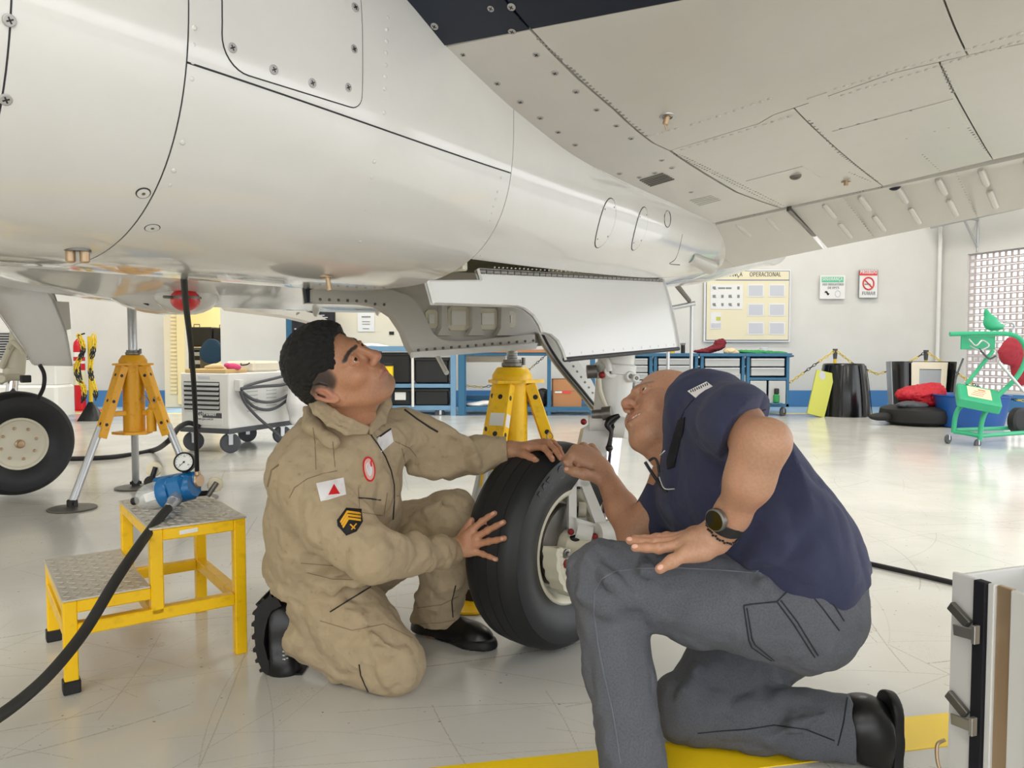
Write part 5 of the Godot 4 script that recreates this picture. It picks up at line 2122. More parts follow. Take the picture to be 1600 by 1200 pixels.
func people_materials() -> void:
	var sk := mat("skin", Color.WHITE, 0.48)
	sk.vertex_color_use_as_albedo = true
	sk.albedo_texture = noise_tex(0.05, 61, [[0.0, Color(0.93, 0.90, 0.88)], [1.0, grey(1.0)]], 4)
	triplanar(sk, 5.0)
	sk.subsurf_scatter_enabled = true
	sk.subsurf_scatter_strength = 0.12
	var ey := mat("eye_wet", Color.WHITE, 0.1)
	ey.vertex_color_use_as_albedo = true
	mat("nail", Color(0.86, 0.66, 0.58), 0.3)
	mat("tooth", Color(0.88, 0.86, 0.80), 0.25)
	var ha := mat("hair_black", Color(0.055, 0.06, 0.07), 0.55)
	ha.normal_enabled = true
	ha.normal_texture = noise_tex(0.14, 71, [], 3)
	ha.normal_texture.as_normal_map = true
	ha.normal_scale = 0.9
	triplanar(ha, 9.0)
	var weave := noise_tex(0.35, 81, [], 2)
	weave.as_normal_map = true
	var stain := noise_tex(0.018, 83, [[0.0, Color(0.86, 0.83, 0.78)], [0.22, grey(0.97)], [1.0, grey(1.0)]], 5)
	var kh := mat("khaki_cloth", Color(0.70, 0.625, 0.505), 0.85)
	kh.albedo_texture = stain
	kh.normal_enabled = true
	kh.normal_texture = weave
	kh.normal_scale = 0.14
	triplanar(kh, 3.0)
	var rum := noise_tex(0.007, 85, [], 2)
	(rum.noise as FastNoiseLite).fractal_type = FastNoiseLite.FRACTAL_RIDGED
	kh.heightmap_enabled = true
	kh.heightmap_texture = rum
	kh.heightmap_scale = 0.45
	kh.rim_enabled = true
	kh.rim = 0.3
	mat("khaki_thread", Color(0.53, 0.46, 0.36), 0.85)
	mat("zip_dark", Color(0.10, 0.09, 0.085), 0.5)
	mat("leather_black", Color(0.045, 0.046, 0.05), 0.36)
	mat("sole_black", Color(0.055, 0.057, 0.06), 0.6)
	var na := mat("navy_knit", Color(0.175, 0.19, 0.30), 0.85)
	na.normal_enabled = true
	na.normal_texture = weave
	na.normal_scale = 0.3
	triplanar(na, 4.0)
	na.rim_enabled = true
	na.rim = 0.5
	na.heightmap_enabled = true
	na.heightmap_texture = rum
	na.heightmap_scale = 0.12
	mat("navy_dark", Color(0.06, 0.065, 0.10), 0.8)
	var de := mat("denim", Color(0.375, 0.385, 0.415), 0.85)
	de.albedo_texture = noise_tex(0.09, 91, [[0.0, grey(0.86)], [0.5, grey(0.96)], [1.0, grey(1.06)]], 5)
	de.normal_enabled = true
	de.normal_texture = weave
	de.normal_scale = 0.45
	triplanar(de, 4.0)
	de.heightmap_enabled = true
	de.heightmap_texture = rum
	de.heightmap_scale = 0.2
	mat("denim_thread", Color(0.40, 0.41, 0.45), 0.8)
	mat("denim_dark_thread", Color(0.13, 0.14, 0.17), 0.8)
	mat("cloth_white", Color(0.92, 0.91, 0.91), 0.7)
	mat("cloth_red", Color(0.82, 0.08, 0.12), 0.7)
	mat("cloth_black", Color(0.05, 0.05, 0.06), 0.75)
	mat("cloth_gold", Color(0.90, 0.66, 0.10), 0.6)
	mat("cloth_pink", Color(0.90, 0.70, 0.66), 0.7)


func kneeling_man() -> void:
	people_materials()
	var base := on_floor(540, 1060)
	var t := thing("person", "dark-haired man in khaki coveralls on one knee, both hands on the tyre", "person", base)
	# joints
	var head := at(527, 581, 1.95)
	var fwd := Vector3(0.787, 0.482, 0.386).normalized()
	var up := Vector3(-0.612, 0.688, 0.389)
	up = (up - fwd * up.dot(fwd)).normalized()
	var hb := Basis(up.cross(fwd), up, fwd)
	var neck := at(546, 662, 2.03)
	var sh_r := at(472, 742, 1.98)
	var sh_l := at(632, 680, 2.22)
	var el_r := at(585, 872, 1.86)
	var wr_r := at(709, 861, 2.13)
	var el_l := at(702, 715, 2.27)
	var wr_l := at(796, 704, 2.27)
	var hip_r := at(487, 912, 2.12)
	var hip_l := at(560, 890, 2.36)
	var kn_r := at(618, 1037, 2.0)
	var an_r := at(462, 985, 2.13)
	var kn_l := at(706, 806, 2.30)
	var an_l := at(678, 985, 2.40)
	# body: one skin from head to hands, with the rest of the figure under the cloth
	var f := Field.new()
	head_field(f, head, hb, 1.06, {"skin": Color(0.56, 0.285, 0.165), "brow": Color(0.02, 0.016, 0.014), "stubble": Color(0.20, 0.11, 0.08)})
	f.cap(head + hb * Vector3(0, -0.035, -0.025), neck, 0.062, 0.058, 0.03)
	f.cap(head + hb * Vector3(0.0, -0.075, 0.03), neck + Vector3(0.02, -0.005, 0.005), 0.035, 0.042, 0.04)
	# cropped sides: skin darkened by short hair above and behind the ears
	var buzz := Color(0.06, 0.045, 0.04)
	for q in [[-0.072, 0.042, -0.030, 0.050], [-0.070, 0.050, 0.016, 0.036], [-0.068, -0.002, -0.058, 0.048], [-0.04, -0.03, -0.085, 0.05], [-0.07, 0.020, 0.012, 0.030], [-0.073, 0.012, -0.005, 0.032], [-0.074, 0.030, 0.004, 0.040], [0.072, 0.042, -0.030, 0.050], [0.070, 0.050, 0.016, 0.036]]:
		f.paint.append([head + hb * Vector3(q[0], q[1], q[2]) * 1.06, Vector3.ONE * q[3], buzz, 0.8, Basis()])
	f.paint.append([head + hb * Vector3(-0.082, -0.003, -0.013) * 1.06, Vector3(0.016, 0.036, 0.024), Color(0.58, 0.27, 0.18), 1.0, hb.transposed()])
	# right hand, spread on the tread
	var k := pts([[738, 828, 2.115], [744, 839, 2.105], [746, 850, 2.10], [741, 862, 2.105]])
	hand_field(f, wr_r, k, [pts([[753, 815, 2.115], [763, 808, 2.108], [773, 802, 2.10]]), pts([[762, 829, 2.092], [775, 822, 2.08], [787, 816, 2.07]]), pts([[764, 846, 2.083], [776, 844, 2.066], [788, 841, 2.05]]), pts([[756, 866, 2.088], [766, 870, 2.073], [776, 874, 2.06]])], pts([[716, 846, 2.13], [727, 832, 2.135], [733, 822, 2.138], [737, 813, 2.14]]), 0.0098)
	# left hand, over the top of the tyre
	var k2 := pts([[836, 698, 2.235], [843, 693, 2.26], [850, 691, 2.285], [856, 692, 2.305]])
	hand_field(f, wr_l, k2, [pts([[850, 700, 2.205], [858, 709, 2.18], [863, 718, 2.165]]), pts([[858, 694, 2.225], [868, 704, 2.19], [876, 716, 2.165]]), pts([[865, 693, 2.25], [873, 701, 2.22], [878, 711, 2.19]]), pts([[867, 696, 2.28], [873, 701, 2.26], [876, 707, 2.24]])], pts([[808, 707, 2.25], [820, 711, 2.225], [830, 716, 2.205], [838, 720, 2.185]]), 0.0100)
	f.cap(el_l, wr_l, 0.034, 0.029, 0.02)
	f.cap(el_r, wr_r, 0.038, 0.029, 0.02)
	f.chain([sh_l, el_l], [0.045, 0.036], 0.02)
	f.chain([sh_r, el_r], [0.045, 0.038], 0.02)
	f.chain([neck, at(525, 740, 2.12), at(510, 850, 2.2)], [0.055, 0.07, 0.08], 0.03)
	f.chain([sh_r, neck + Vector3(0, -0.04, 0), sh_l], [0.04, 0.05, 0.04], 0.03)
	f.chain([hip_r, kn_r, an_r], [0.07, 0.05, 0.035], 0.03)
	f.chain([hip_l, kn_l, an_l], [0.07, 0.05, 0.035], 0.03)
	var b := MB.new()
	var hbox := AABB(head, Vector3.ZERO).grow(0.175)
	hbox = hbox.merge(AABB(neck, Vector3.ZERO).grow(0.08))
	var r1 := AABB(at(745, 842, 2.10), Vector3.ZERO).grow(0.10)
	var r2 := AABB(at(838, 702, 2.24), Vector3.ZERO).grow(0.115)
	f.mesh_into(b, 0.0029, hbox.position, hbox.end)
	f.mesh_into(b, 0.003, r1.position, r1.end)
	f.mesh_into(b, 0.003, r2.position, r2.end)
	var bx := f.bounds()
	f.mesh_into(b, 0.012, bx.position, bx.end, [hbox, r1, r2])
	obj("body", b, M.skin, t)
	eyes(head, hb, 1.06, Vector3(-0.15, 0.12, 1), t)
	nails(f, [[at(763, 808, 2.108), at(773, 802, 2.10), Vector3(-0.2, 0.5, 1)], [at(775, 822, 2.08), at(787, 816, 2.07), Vector3(-0.2, 0.4, 1)], [at(776, 844, 2.066), at(788, 841, 2.05), Vector3(-0.3, 0.2, 1)], [at(766, 870, 2.073), at(776, 874, 2.06), Vector3(-0.3, 0, 1)], [at(830, 716, 2.205), at(838, 720, 2.185), Vector3(0, 0.8, 0.8)], [at(858, 709, 2.18), at(863, 718, 2.165), Vector3(0.4, 0.6, 0.8)], [at(868, 704, 2.19), at(876, 716, 2.165), Vector3(0.4, 0.6, 0.8)]], 0.008, M.nail, t)
	# hair: a cap over the skull, cut by the hair line
	var h := Field.new()
	h.fold = FastNoiseLite.new()
	h.fold.frequency = 80.0
	h.fold.fractal_octaves = 2
	h.fold_amp = 0.0042
	h.fold_basis = hb.transposed()
	h.fold_stretch = Vector3(1.4, 1.0, 0.45)
	var hs := 1.06
	h.ell(head + hb * Vector3(0, 0.036, -0.019) * hs, Vector3(0.0775, 0.0925, 0.1005) * hs, hb, 0.02)
	h.ell(head + hb * Vector3(0, 0.075, 0.005) * hs, Vector3(0.066, 0.062, 0.088) * hs, hb, 0.03)
	h.ell(head + hb * Vector3(0, -0.012, -0.062) * hs, Vector3(0.062, 0.06, 0.05) * hs, hb, 0.03)
	# keeps face, temples, nape and the cropped band round the ears free
	h.ell(head + hb * Vector3(0, -0.030, 0.105) * hs, Vector3(0.12, 0.118, 0.072) * hs, hb, 0.012, true)
	for m in [-1.0, 1.0]:
		h.ell(head + hb * Vector3(m * 0.092, -0.012, 0.030) * hs, Vector3(0.038, 0.064, 0.080) * hs, hb, 0.010, true)
	h.ell(head + hb * Vector3(0, -0.105, -0.02) * hs, Vector3(0.12, 0.060, 0.12) * hs, hb, 0.012, true)
	b = cloth_mesh(h, 0.0036)
	obj("hair", b, M.hair_black, t)
	# coverall
	var c := Field.new()
	c.k = 0.05
	c.fold = crease_noise(5, 8.0)
	c.fold_amp = 0.0095
	c.fold_stretch = Vector3(1.0, 0.75, 1.0)
	var chest := at(548, 735, 2.05)
	c.chain([at(525, 700, 2.08), at(512, 790, 2.10), at(500, 872, 2.14), at(497, 905, 2.2)], [0.125, 0.150, 0.135, 0.14], 0.07)
	c.cap(at(565, 712, 2.12), at(560, 800, 2.16), 0.115, 0.125, 0.06)
	c.cap(at(500, 712, 2.02), at(490, 850, 2.05), 0.085, 0.10, 0.06)
	c.cap(at(556, 712, 2.0), at(570, 775, 2.04), 0.072, 0.075, 0.06)
	c.cap(sh_r, at(532, 690, 2.04), 0.078, 0.085, 0.05)
	c.cap(sh_l, at(552, 690, 2.10), 0.075, 0.085, 0.05)
	c.chain([sh_r, at(520, 815, 1.92), el_r + Vector3(-0.012, 0.012, 0)], [0.090, 0.085, 0.068], 0.035)
	c.chain([el_r, at(640, 868, 1.97), at(688, 863, 2.07), at(711, 861, 2.135)], [0.066, 0.053, 0.043, 0.036], 0.03)
	c.chain([sh_l, at(665, 692, 2.26), el_l], [0.078, 0.072, 0.062], 0.04)
	c.chain([el_l, at(745, 712, 2.27), at(775, 706, 2.27), at(793, 704, 2.27)], [0.064, 0.056, 0.044, 0.041], 0.03)
	c.chain([hip_r, at(555, 980, 2.06), kn_r], [0.112, 0.108, 0.086], 0.045)
	c.chain([kn_r + Vector3(-0.02, -0.008, 0), at(540, 1020, 2.05), at(463, 985, 2.12)], [0.074, 0.078, 0.075], 0.02)
	c.chain([hip_l, at(640, 838, 2.34), kn_l], [0.115, 0.102, 0.086], 0.045)
	c.chain([kn_l + Vector3(0, -0.02, 0), at(698, 890, 2.34), at(678, 982, 2.39)], [0.084, 0.080, 0.078], 0.025)
	# sleeve and leg folds
	for q in [[[500, 880, 2.03], [560, 905, 1.98], [600, 900, 1.93], 0.016], [[470, 905, 2.05], [520, 915, 1.99], [585, 900, 1.97], 0.014], [[600, 830, 1.86], [625, 850, 1.9], [640, 885, 1.93], 0.014], [[655, 838, 1.98], [660, 860, 1.96], [672, 885, 2.0], 0.010], [[560, 800, 1.92], [585, 830, 1.86], [622, 838, 1.87], 0.014],
			[[430, 790, 2.04], [432, 830, 2.05], [440, 875, 2.08], 0.018], [[480, 1000, 2.07], [520, 1012, 2.02], [560, 1040, 1.99], 0.015], [[578, 1005, 1.95], [600, 1045, 1.93], [612, 1075, 1.94], 0.012], [[560, 960, 1.97], [590, 1000, 1.93], [640, 1030, 1.95], 0.007],
			[[640, 738, 2.2], [680, 742, 2.2], [720, 730, 2.22], 0.016], [[735, 690, 2.22], [740, 712, 2.2], [750, 735, 2.22], 0.012], [[655, 655, 2.2], [690, 668, 2.22], [725, 685, 2.22], 0.012], [[630, 820, 2.26], [670, 800, 2.23], [700, 770, 2.22], 0.010], [[650, 930, 2.32], [690, 925, 2.28], [725, 900, 2.28], 0.010]]:
		c.chain(pts(q.slice(0, 3)), [q[3] * 0.4, q[3], q[3] * 0.4], 0.03)
	c.chain(pts([[480, 640, 1.98], [488, 668, 1.93], [520, 690, 1.9]]), [0.02, 0.022, 0.022], 0.02)
	# flat cuffs, hems and the neck hole
	c.disc_cut(at(711, 861, 2.135) + (wr_r - el_r).normalized() * 0.004, at(711, 861, 2.135) + (wr_r - el_r).normalized() * 0.05, 0.046)
	c.disc_cut(at(792, 704, 2.27), at(830, 701, 2.27), 0.06)
	c.disc_cut(at(678, 968, 2.40), at(676, 1060, 2.41), 0.15)
	c.disc_cut(at(460, 985, 2.125), at(400, 967, 2.15), 0.15)
	c.cap(neck + (head - neck).normalized() * 0.012, neck + (head - neck).normalized() * 0.2, 0.060, 0.085, 0.010, true)
	b = cloth_mesh(c, 0.0072)
	var cov := obj("coverall", b, M.khaki_cloth, t)
	# collar: two flaps turned down round the neck
	var g := Field.new()
	for row in [[0.0, 0.0, 0.009], [-4.0, 8.0, 0.007], [-7.0, 16.0, 0.006]]:
		g.chain(pts([[575 - row[1] * 0.2, 668 + row[1] * 0.6, 1.955 - row[1] * 0.001], [548 + row[0], 660 + row[1], 1.918 - row[1] * 0.0016], [521 + row[0], 646 + row[1], 1.905 - row[1] * 0.0016], [500 + row[0], 628 + row[1], 1.925 - row[1] * 0.0016], [487 + row[0], 608 + row[1], 1.985 - row[1] * 0.0016]]), [row[2] * 0.6, row[2], row[2], row[2], row[2] * 0.8], 0.012)
		g.chain(pts([[578 + row[1] * 0.1, 668 + row[1] * 0.6, 1.97], [592 - row[0], 646 + row[1] * 0.8, 2.05], [601 - row[0], 624 + row[1] * 0.6, 2.11], [598 - row[0], 606 + row[1] * 0.4, 2.15]]), [row[2] * 0.6, row[2], row[2], row[2] * 0.8], 0.012)
	b = cloth_mesh(g, 0.005)
	obj("collar", b, M.khaki_cloth, cov)
	# cuffs
	for q in [[[694, 861, 2.09], [711, 861, 2.135], 0.040, 0.037], [[772, 706, 2.27], [792, 704, 2.27], 0.046, 0.043]]:
		var cu := Field.new()
		var a0: Vector3 = at(q[0][0], q[0][1], q[0][2])
		var a1: Vector3 = at(q[1][0], q[1][1], q[1][2])
		cu.cap(a0, a1, q[2], q[3])
		var d := (a1 - a0).normalized()
		cu.disc_cut(a1 + d * 0.001, a1 + d * 0.1, 0.1)
		cu.disc_cut(a0 - d * 0.1, a0, 0.1)
		b = cloth_mesh(cu, 0.004)
		obj("cuff", b, M.khaki_cloth, cov)
	# zips, seams, pockets
	seam_line(c, [[577, 676], [590, 694], [602, 713], [611, 735], [616, 758], [616, 785], [614, 815]], 0.0022, "front_zip", M.zip_dark, cov)
	seam_line(c, [[574, 662], [577, 670], [580, 680]], 0.003, "zip_pull", M.bare_metal, cov)
	seam_line(c, [[516, 956], [540, 941], [566, 925], [587, 912]], 0.0022, "hip_zip", M.zip_dark, cov)
	seam_line(c, [[561, 1038], [564, 1056], [571, 1072], [577, 1084]], 0.0022, "leg_zip", M.zip_dark, cov)
	seam_line(c, [[560, 778], [578, 779], [598, 782]], 0.002, "pocket_zip", M.zip_dark, cov)
	seam_line(c, [[632, 640], [652, 655], [672, 668], [686, 676]], 0.003, "sleeve_zip", M.zip_dark, cov)
	seam_line(c, [[712, 915], [706, 940], [708, 968]], 0.002, "ankle_zip", M.zip_dark, cov)
	seam_line(c, [[418, 760], [424, 735], [437, 725]], 0.0025, "back_pleat", M.khaki_thread, cov)
	for q in [[[452, 778], [460, 762], [480, 748], [504, 740], [530, 735]], [[489, 668], [492, 690], [494, 740]], [[520, 690], [524, 735]], [[560, 762], [562, 800], [600, 806], [606, 765]], [[470, 880], [520, 884], [560, 890]], [[480, 895], [520, 905], [556, 906]], [[620, 775], [650, 772], [688, 762]], [[652, 950], [690, 945], [720, 930]], [[655, 975], [690, 973], [714, 968]], [[440, 960], [455, 985], [470, 1012]], [[500, 970], [550, 985], [600, 975], [650, 1000]], [[618, 690], [640, 700], [652, 715]], [[628, 700], [636, 735]]]:
		seam_line(c, q, 0.0011, "stitching", M.khaki_thread, cov)
	cloth_patch(c, [[494, 755], [537, 746], [541, 772], [501, 783]], 0.0025, "flag_patch", M.cloth_white, cov)
	cloth_patch(c, [[522, 756], [531, 771], [513, 773]], 0.0038, "flag_triangle", M.cloth_red, cov, 4.0)
	cloth_patch(c, [[541, 793], [565, 795], [567, 815], [557, 830], [541, 837], [528, 822], [527, 812]], 0.0025, "rank_patch", M.cloth_black, cov)
	for i in 3:
		var o := i * 5.2
		cloth_patch(c, [[531 + o * 0.35, 815 + o * 0.75], [542 + o * 0.15, 797.5 + o], [564, 800.5 + o], [564, 803.5 + o], [543.5 + o * 0.15, 801 + o], [533 + o * 0.35, 817.5 + o * 0.75]], 0.0036, "rank_chevron", M.cloth_gold, cov, 4.0)
	seam_line(c, [[547, 819], [557, 828]], 0.0018, "crossed_emblem", M.cloth_gold, cov, 5, 0.003)
	seam_line(c, [[557, 818], [547, 830]], 0.0018, "crossed_emblem", M.cloth_gold, cov, 5, 0.003)
	var oval := func(cx: float, cy: float, rx: float, ry: float, lean: float) -> Array:
		var o := []
		for i in 20:
			var an := TAU * i / 20
			var p := Vector2(cos(an) * rx, sin(an) * ry).rotated(lean)
			o.append([cx + p.x, cy + p.y])
		return o
	cloth_patch(c, oval.call(577, 733, 9.5, 20, -0.12), 0.003, "round_badge", M.cloth_red, cov)
	cloth_patch(c, oval.call(577, 733, 7.5, 17, -0.12), 0.0042, "badge_face", M.cloth_pink, cov)
	cloth_patch(c, oval.call(577, 733, 4.5, 11, -0.12), 0.0050, "badge_middle", M.cloth_white, cov)
	cloth_patch(c, [[589, 685], [611, 670], [615, 690], [597, 706]], 0.003, "name_tag", M.cloth_white, cov)
	cloth_patch(c, [[589, 683.5], [611, 668.5], [611.5, 671], [589.5, 686.5]], 0.004, "tag_edge", M.cloth_black, cov, 4.0)
	# boots
	boot_kneeling(t)
	boot_flat(t)


func sole_prism(outline: Array, depth: float, wide: float, called: String, parent: Node3D) -> void:
	var poly := PackedVector2Array()
	var o := at(outline[0][0], outline[0][1], depth)
	for q in outline:
		var p := at(q[0], q[1], depth) - o
		poly.append(Vector2(p.x, p.y))
	var b := MB.new()
	b.prism(poly, o, Vector3.RIGHT, Vector3.UP, Vector3(0, 0, -wide))
	obj(called, b, M.sole_black, parent)


func dropped(px: float, py: float, y: float) -> Vector3:
	var p := on_floor(px, py)
	return Vector3(p.x, y, p.z)


func boot_kneeling(t: Node3D) -> void:
	var f := Field.new()
	f.chain(pts([[438, 955, 2.15], [432, 985, 2.15], [438, 1025, 2.13], [447, 1046, 2.12]]), [0.052, 0.053, 0.052, 0.045], 0.03)
	f.cap(at(436, 975, 2.15), at(470, 985, 2.15), 0.055, 0.058, 0.03)
	f.cap(at(445, 960, 2.15), at(475, 968, 2.15), 0.045, 0.05, 0.03)
	f.disc_cut(at(422, 940, 2.15) + Vector3(-0.2, 0, 0.1), at(418, 940, 2.15) + Vector3(-0.012, 0, 0), 0.2)
	var b := cloth_mesh(f, 0.006)
	var bt := obj("boot", b, M.leather_black, t)
	var ol := []
	var pl := [[432, 933], [420, 934], [409, 939], [402, 948], [398, 962], [397, 980], [398, 1000], [400, 1020], [404, 1036], [411, 1050], [424, 1060], [444, 1066], [470, 1064], [472, 1052], [452, 1053], [430, 1046], [418, 1030], [412, 1005], [414, 985], [418, 968], [424, 955], [440, 947]]
	for i in pl.size():
		ol.append(pl[i])
		if i < 12:
			var a: Array = pl[i]
			var c: Array = pl[i + 1]
			var n := Vector2(c[1] - a[1], a[0] - c[0]).normalized() * -4.5
			if i % 1 == 0:
				ol.append([lerpf(a[0], c[0], 0.62), lerpf(a[1], c[1], 0.62)])
				ol.append([lerpf(a[0], c[0], 0.66) - n.x * -1.0, lerpf(a[1], c[1], 0.66) - n.y * -1.0])
				ol.append([lerpf(a[0], c[0], 0.94) - n.x * -1.0, lerpf(a[1], c[1], 0.94) - n.y * -1.0])
				ol.append([lerpf(a[0], c[0], 0.98), lerpf(a[1], c[1], 0.98)])
	sole_prism(ol, 2.09, 0.10, "lugged_sole", bt)
	for i in 3:
		b = MB.new()
		b.ball(f.hit(Vector3(0, CAM_H, 0), ray(443 + i * 1.0, 1018 + i * 6.0)), Vector3.ONE * 0.004)
		b.tube([f.hit(Vector3(0, CAM_H, 0), ray(441, 1018 + i * 6.0)), f.hit(Vector3(0, CAM_H, 0), ray(450, 1016 + i * 6.0))], 0.003, 6)
		obj("lace_hook", b, M.bare_metal, bt)


func boot_flat(t: Node3D) -> void:
	var f := Field.new()
	f.chain(pts([[674, 962, 2.41], [668, 990, 2.41], [705, 995, 2.36], [738, 997, 2.32], [752, 1000, 2.30]]), [0.062, 0.050, 0.048, 0.046, 0.040], 0.03)
	f.cap(at(680, 975, 2.4), at(715, 986, 2.36), 0.058, 0.045, 0.03)
	f.disc_cut(dropped(700, 1014, 0.014), dropped(700, 1014, -0.2), 0.4)
	var b := cloth_mesh(f, 0.006)
	var bt := obj("boot", b, M.leather_black, t)
	var s := Field.new()
	s.chain(pts([[664, 1008, 2.41], [700, 1010, 2.36], [740, 1010, 2.31], [756, 1008, 2.29]]), [0.048, 0.043, 0.050, 0.043], 0.02)
	s.disc_cut(dropped(700, 1010, 0.030), dropped(700, 1010, 0.3), 0.4)
	s.disc_cut(dropped(700, 1010, 0.001), dropped(700, 1010, -0.3), 0.4)
	s.cap(at(690, 1020, 2.3), at(690, 1016, 2.5), 0.012, 0.012, 0.004, true)
	b = cloth_mesh(s, 0.005)
	obj("boot_sole", b, M.sole_black, bt)


func leaning_man() -> void:
	var base := on_floor(1130, 1190)
	var t := thing("person", "bald man in navy polo shirt and grey jeans leaning in to look up", "person", base)
	var head := at(1043, 645, 1.82)
	var fwd := Vector3(-0.90, 0.36, 0.20).normalized()
	var up := Vector3(0.30, 0.64, -0.70)
	up = (up - fwd * up.dot(fwd)).normalized()
	var hb := Basis(up.cross(fwd), up, fwd)
	var sh_n := at(1100, 634, 1.60)
	var sh_f := at(1050, 745, 1.88)
	var el_n := at(1192, 694, 1.34)
	var wr_n := at(1129, 826, 1.43)
	var el_f := at(993, 838, 1.90)
	var wr_f := at(945, 742, 2.08)
	var neck := at(1062, 688, 1.78)
	var hip_n := at(1245, 955, 1.53)
	var hip_f := at(1215, 985, 1.83)
	var kn_n := at(944, 902, 1.60)
	var an_n := at(996, 1236, 1.47)
	var kn_f := at(1075, 1105, 1.74)
	var an_f := at(1310, 1130, 1.64)
	var f := Field.new()
	var skin := Color(0.53, 0.285, 0.18)
	head_field(f, head, hb, 1.0, {"skin": skin, "brow": Color(0.22, 0.12, 0.08), "brow_strength": 0.5, "smile": 0.8})
	f.cap(head + hb * Vector3(0, -0.04, -0.03), neck, 0.060, 0.066, 0.03)
	f.cap(head + hb * Vector3(0, -0.075, 0.025), at(1048, 706, 1.77), 0.040, 0.050, 0.04)
	# right hand: a loose fist on the torque link
	var k := pts([[893, 712, 2.10], [900, 702, 2.12], [912, 698, 2.145], [924, 698, 2.165]])
	hand_field(f, wr_f, k, [pts([[886, 722, 2.085], [896, 738, 2.075], [910, 740, 2.09]]), pts([[887, 716, 2.11], [892, 732, 2.10], [906, 738, 2.11]]), pts([[896, 708, 2.14], [898, 726, 2.14], [910, 734, 2.14]]), pts([[910, 706, 2.165], [906, 722, 2.165], [914, 732, 2.16]])], pts([[930, 745, 2.06], [912, 741, 2.045], [897, 737, 2.05], [886, 734, 2.06]]), 0.0108)
	f.cap(at(905, 715, 2.12), at(935, 730, 2.10), 0.030, 0.030, 0.02)
	# left hand, flat on the thigh
	var k2 := pts([[1062, 852, 1.43], [1060, 846, 1.45], [1062, 841, 1.47], [1068, 838, 1.49]])
	hand_field(f, wr_n, k2, [pts([[1030, 857, 1.435], [1010, 856, 1.445], [992, 856, 1.455]]), pts([[1026, 848, 1.45], [1003, 848, 1.465], [984, 845, 1.48]]), pts([[1030, 842, 1.475], [1008, 843, 1.49], [992, 842, 1.50]]), pts([[1042, 838, 1.495], [1026, 839, 1.505], [1012, 840, 1.515]])], pts([[1100, 862, 1.41], [1072, 866, 1.405], [1050, 877, 1.40], [1031, 889, 1.40]]), 0.0100)
	f.cap(at(1118, 846, 1.425), at(1085, 858, 1.42), 0.026, 0.022, 0.02)
	f.chain([sh_f, at(1015, 815, 1.90), el_f], [0.050, 0.047, 0.042], 0.02)
	f.chain([el_f, at(972, 795, 1.98), wr_f], [0.044, 0.042, 0.027], 0.02)
	f.chain([sh_n, at(1152, 664, 1.47), el_n], [0.048, 0.047, 0.040], 0.025)
	f.ell(at(1212, 683, 1.335), Vector3(0.020, 0.022, 0.024), Basis(), 0.03)
	f.ell(at(1172, 730, 1.37), Vector3(0.030, 0.042, 0.030), Basis(), 0.04)
	f.chain([el_n, at(1170, 752, 1.36), at(1143, 805, 1.41), wr_n], [0.041, 0.040, 0.030, 0.027], 0.025)
	f.chain([neck, at(1110, 750, 1.74), at(1220, 890, 1.68)], [0.055, 0.07, 0.08], 0.03)
	f.chain([sh_n, at(1075, 690, 1.74), sh_f], [0.04, 0.05, 0.04], 0.03)
	f.chain([hip_n, kn_n, an_n], [0.06, 0.045, 0.03], 0.03)
	f.chain([hip_f, kn_f, an_f], [0.06, 0.045, 0.03], 0.03)
	f.paint.append([at(1140, 710, 1.36), Vector3.ONE * 0.02, skin, 0.3, Basis()])
	var b := MB.new()
	var hbox := AABB(head, Vector3.ZERO).grow(0.165).merge(AABB(neck, Vector3.ZERO).grow(0.07))
	var r1 := AABB(wr_f, Vector3.ZERO).expand(at(885, 720, 2.1)).grow(0.06)
	var r2 := AABB(wr_n, Vector3.ZERO).expand(at(980, 850, 1.46)).grow(0.05)
	var r3 := AABB(el_n, Vector3.ZERO).expand(wr_n).grow(0.075)
	var r4 := AABB(el_f, Vector3.ZERO).expand(wr_f).grow(0.07)
	f.mesh_into(b, 0.0029, hbox.position, hbox.end)
	f.mesh_into(b, 0.003, r1.position, r1.end)
	f.mesh_into(b, 0.0027, r2.position, r2.end)
	f.mesh_into(b, 0.005, r3.position, r3.end, [r2.grow(-0.012)])
	f.mesh_into(b, 0.005, r4.position, r4.end, [r1.grow(-0.012)])
	var bx := f.bounds()
	f.mesh_into(b, 0.011, bx.position, bx.end, [hbox, r1, r2, r3, r4])
	obj("body", b, M.skin, t)
	eyes(head, hb, 1.0, Vector3(0, 0.15, 1), t)
	b = MB.new()
	for i in 9:
		var x := (i - 4) * 0.0072
		b.box(head + hb * Vector3(x, -0.0612 + absf(x) * 0.17, 0.0962 - x * x * 17.0), Vector3(0.0067, 0.0085, 0.004), hb * Basis(Vector3.UP, x * 18.0), 0.0012)
	obj("teeth", b, M.tooth, t)
	nails(f, [[at(1010, 856, 1.445), at(992, 856, 1.455), Vector3(0, 0.7, 1)], [at(1003, 848, 1.465), at(984, 845, 1.48), Vector3(0, 0.7, 1)], [at(1050, 877, 1.40), at(1031, 889, 1.40), Vector3(-0.1, 0.7, 1)], [at(897, 737, 2.05), at(886, 734, 2.06), Vector3(-0.2, 0.4, 1)]], 0.008, M.nail, t)
	# polo shirt
	var c := Field.new()
	c.k = 0.05
	c.fold = crease_noise(15, 6.0)
	c.fold_amp = 0.008
	c.fold_stretch = Vector3(1.0, 0.7, 1.0)
	c.chain([at(1110, 702, 1.70), at(1130, 750, 1.68), at(1190, 830, 1.66), at(1235, 890, 1.64)], [0.100, 0.138, 0.155, 0.155], 0.06)
	c.chain([at(1106, 716, 1.80), at(1108, 770, 1.80), at(1165, 850, 1.78)], [0.088, 0.112, 0.12], 0.06)
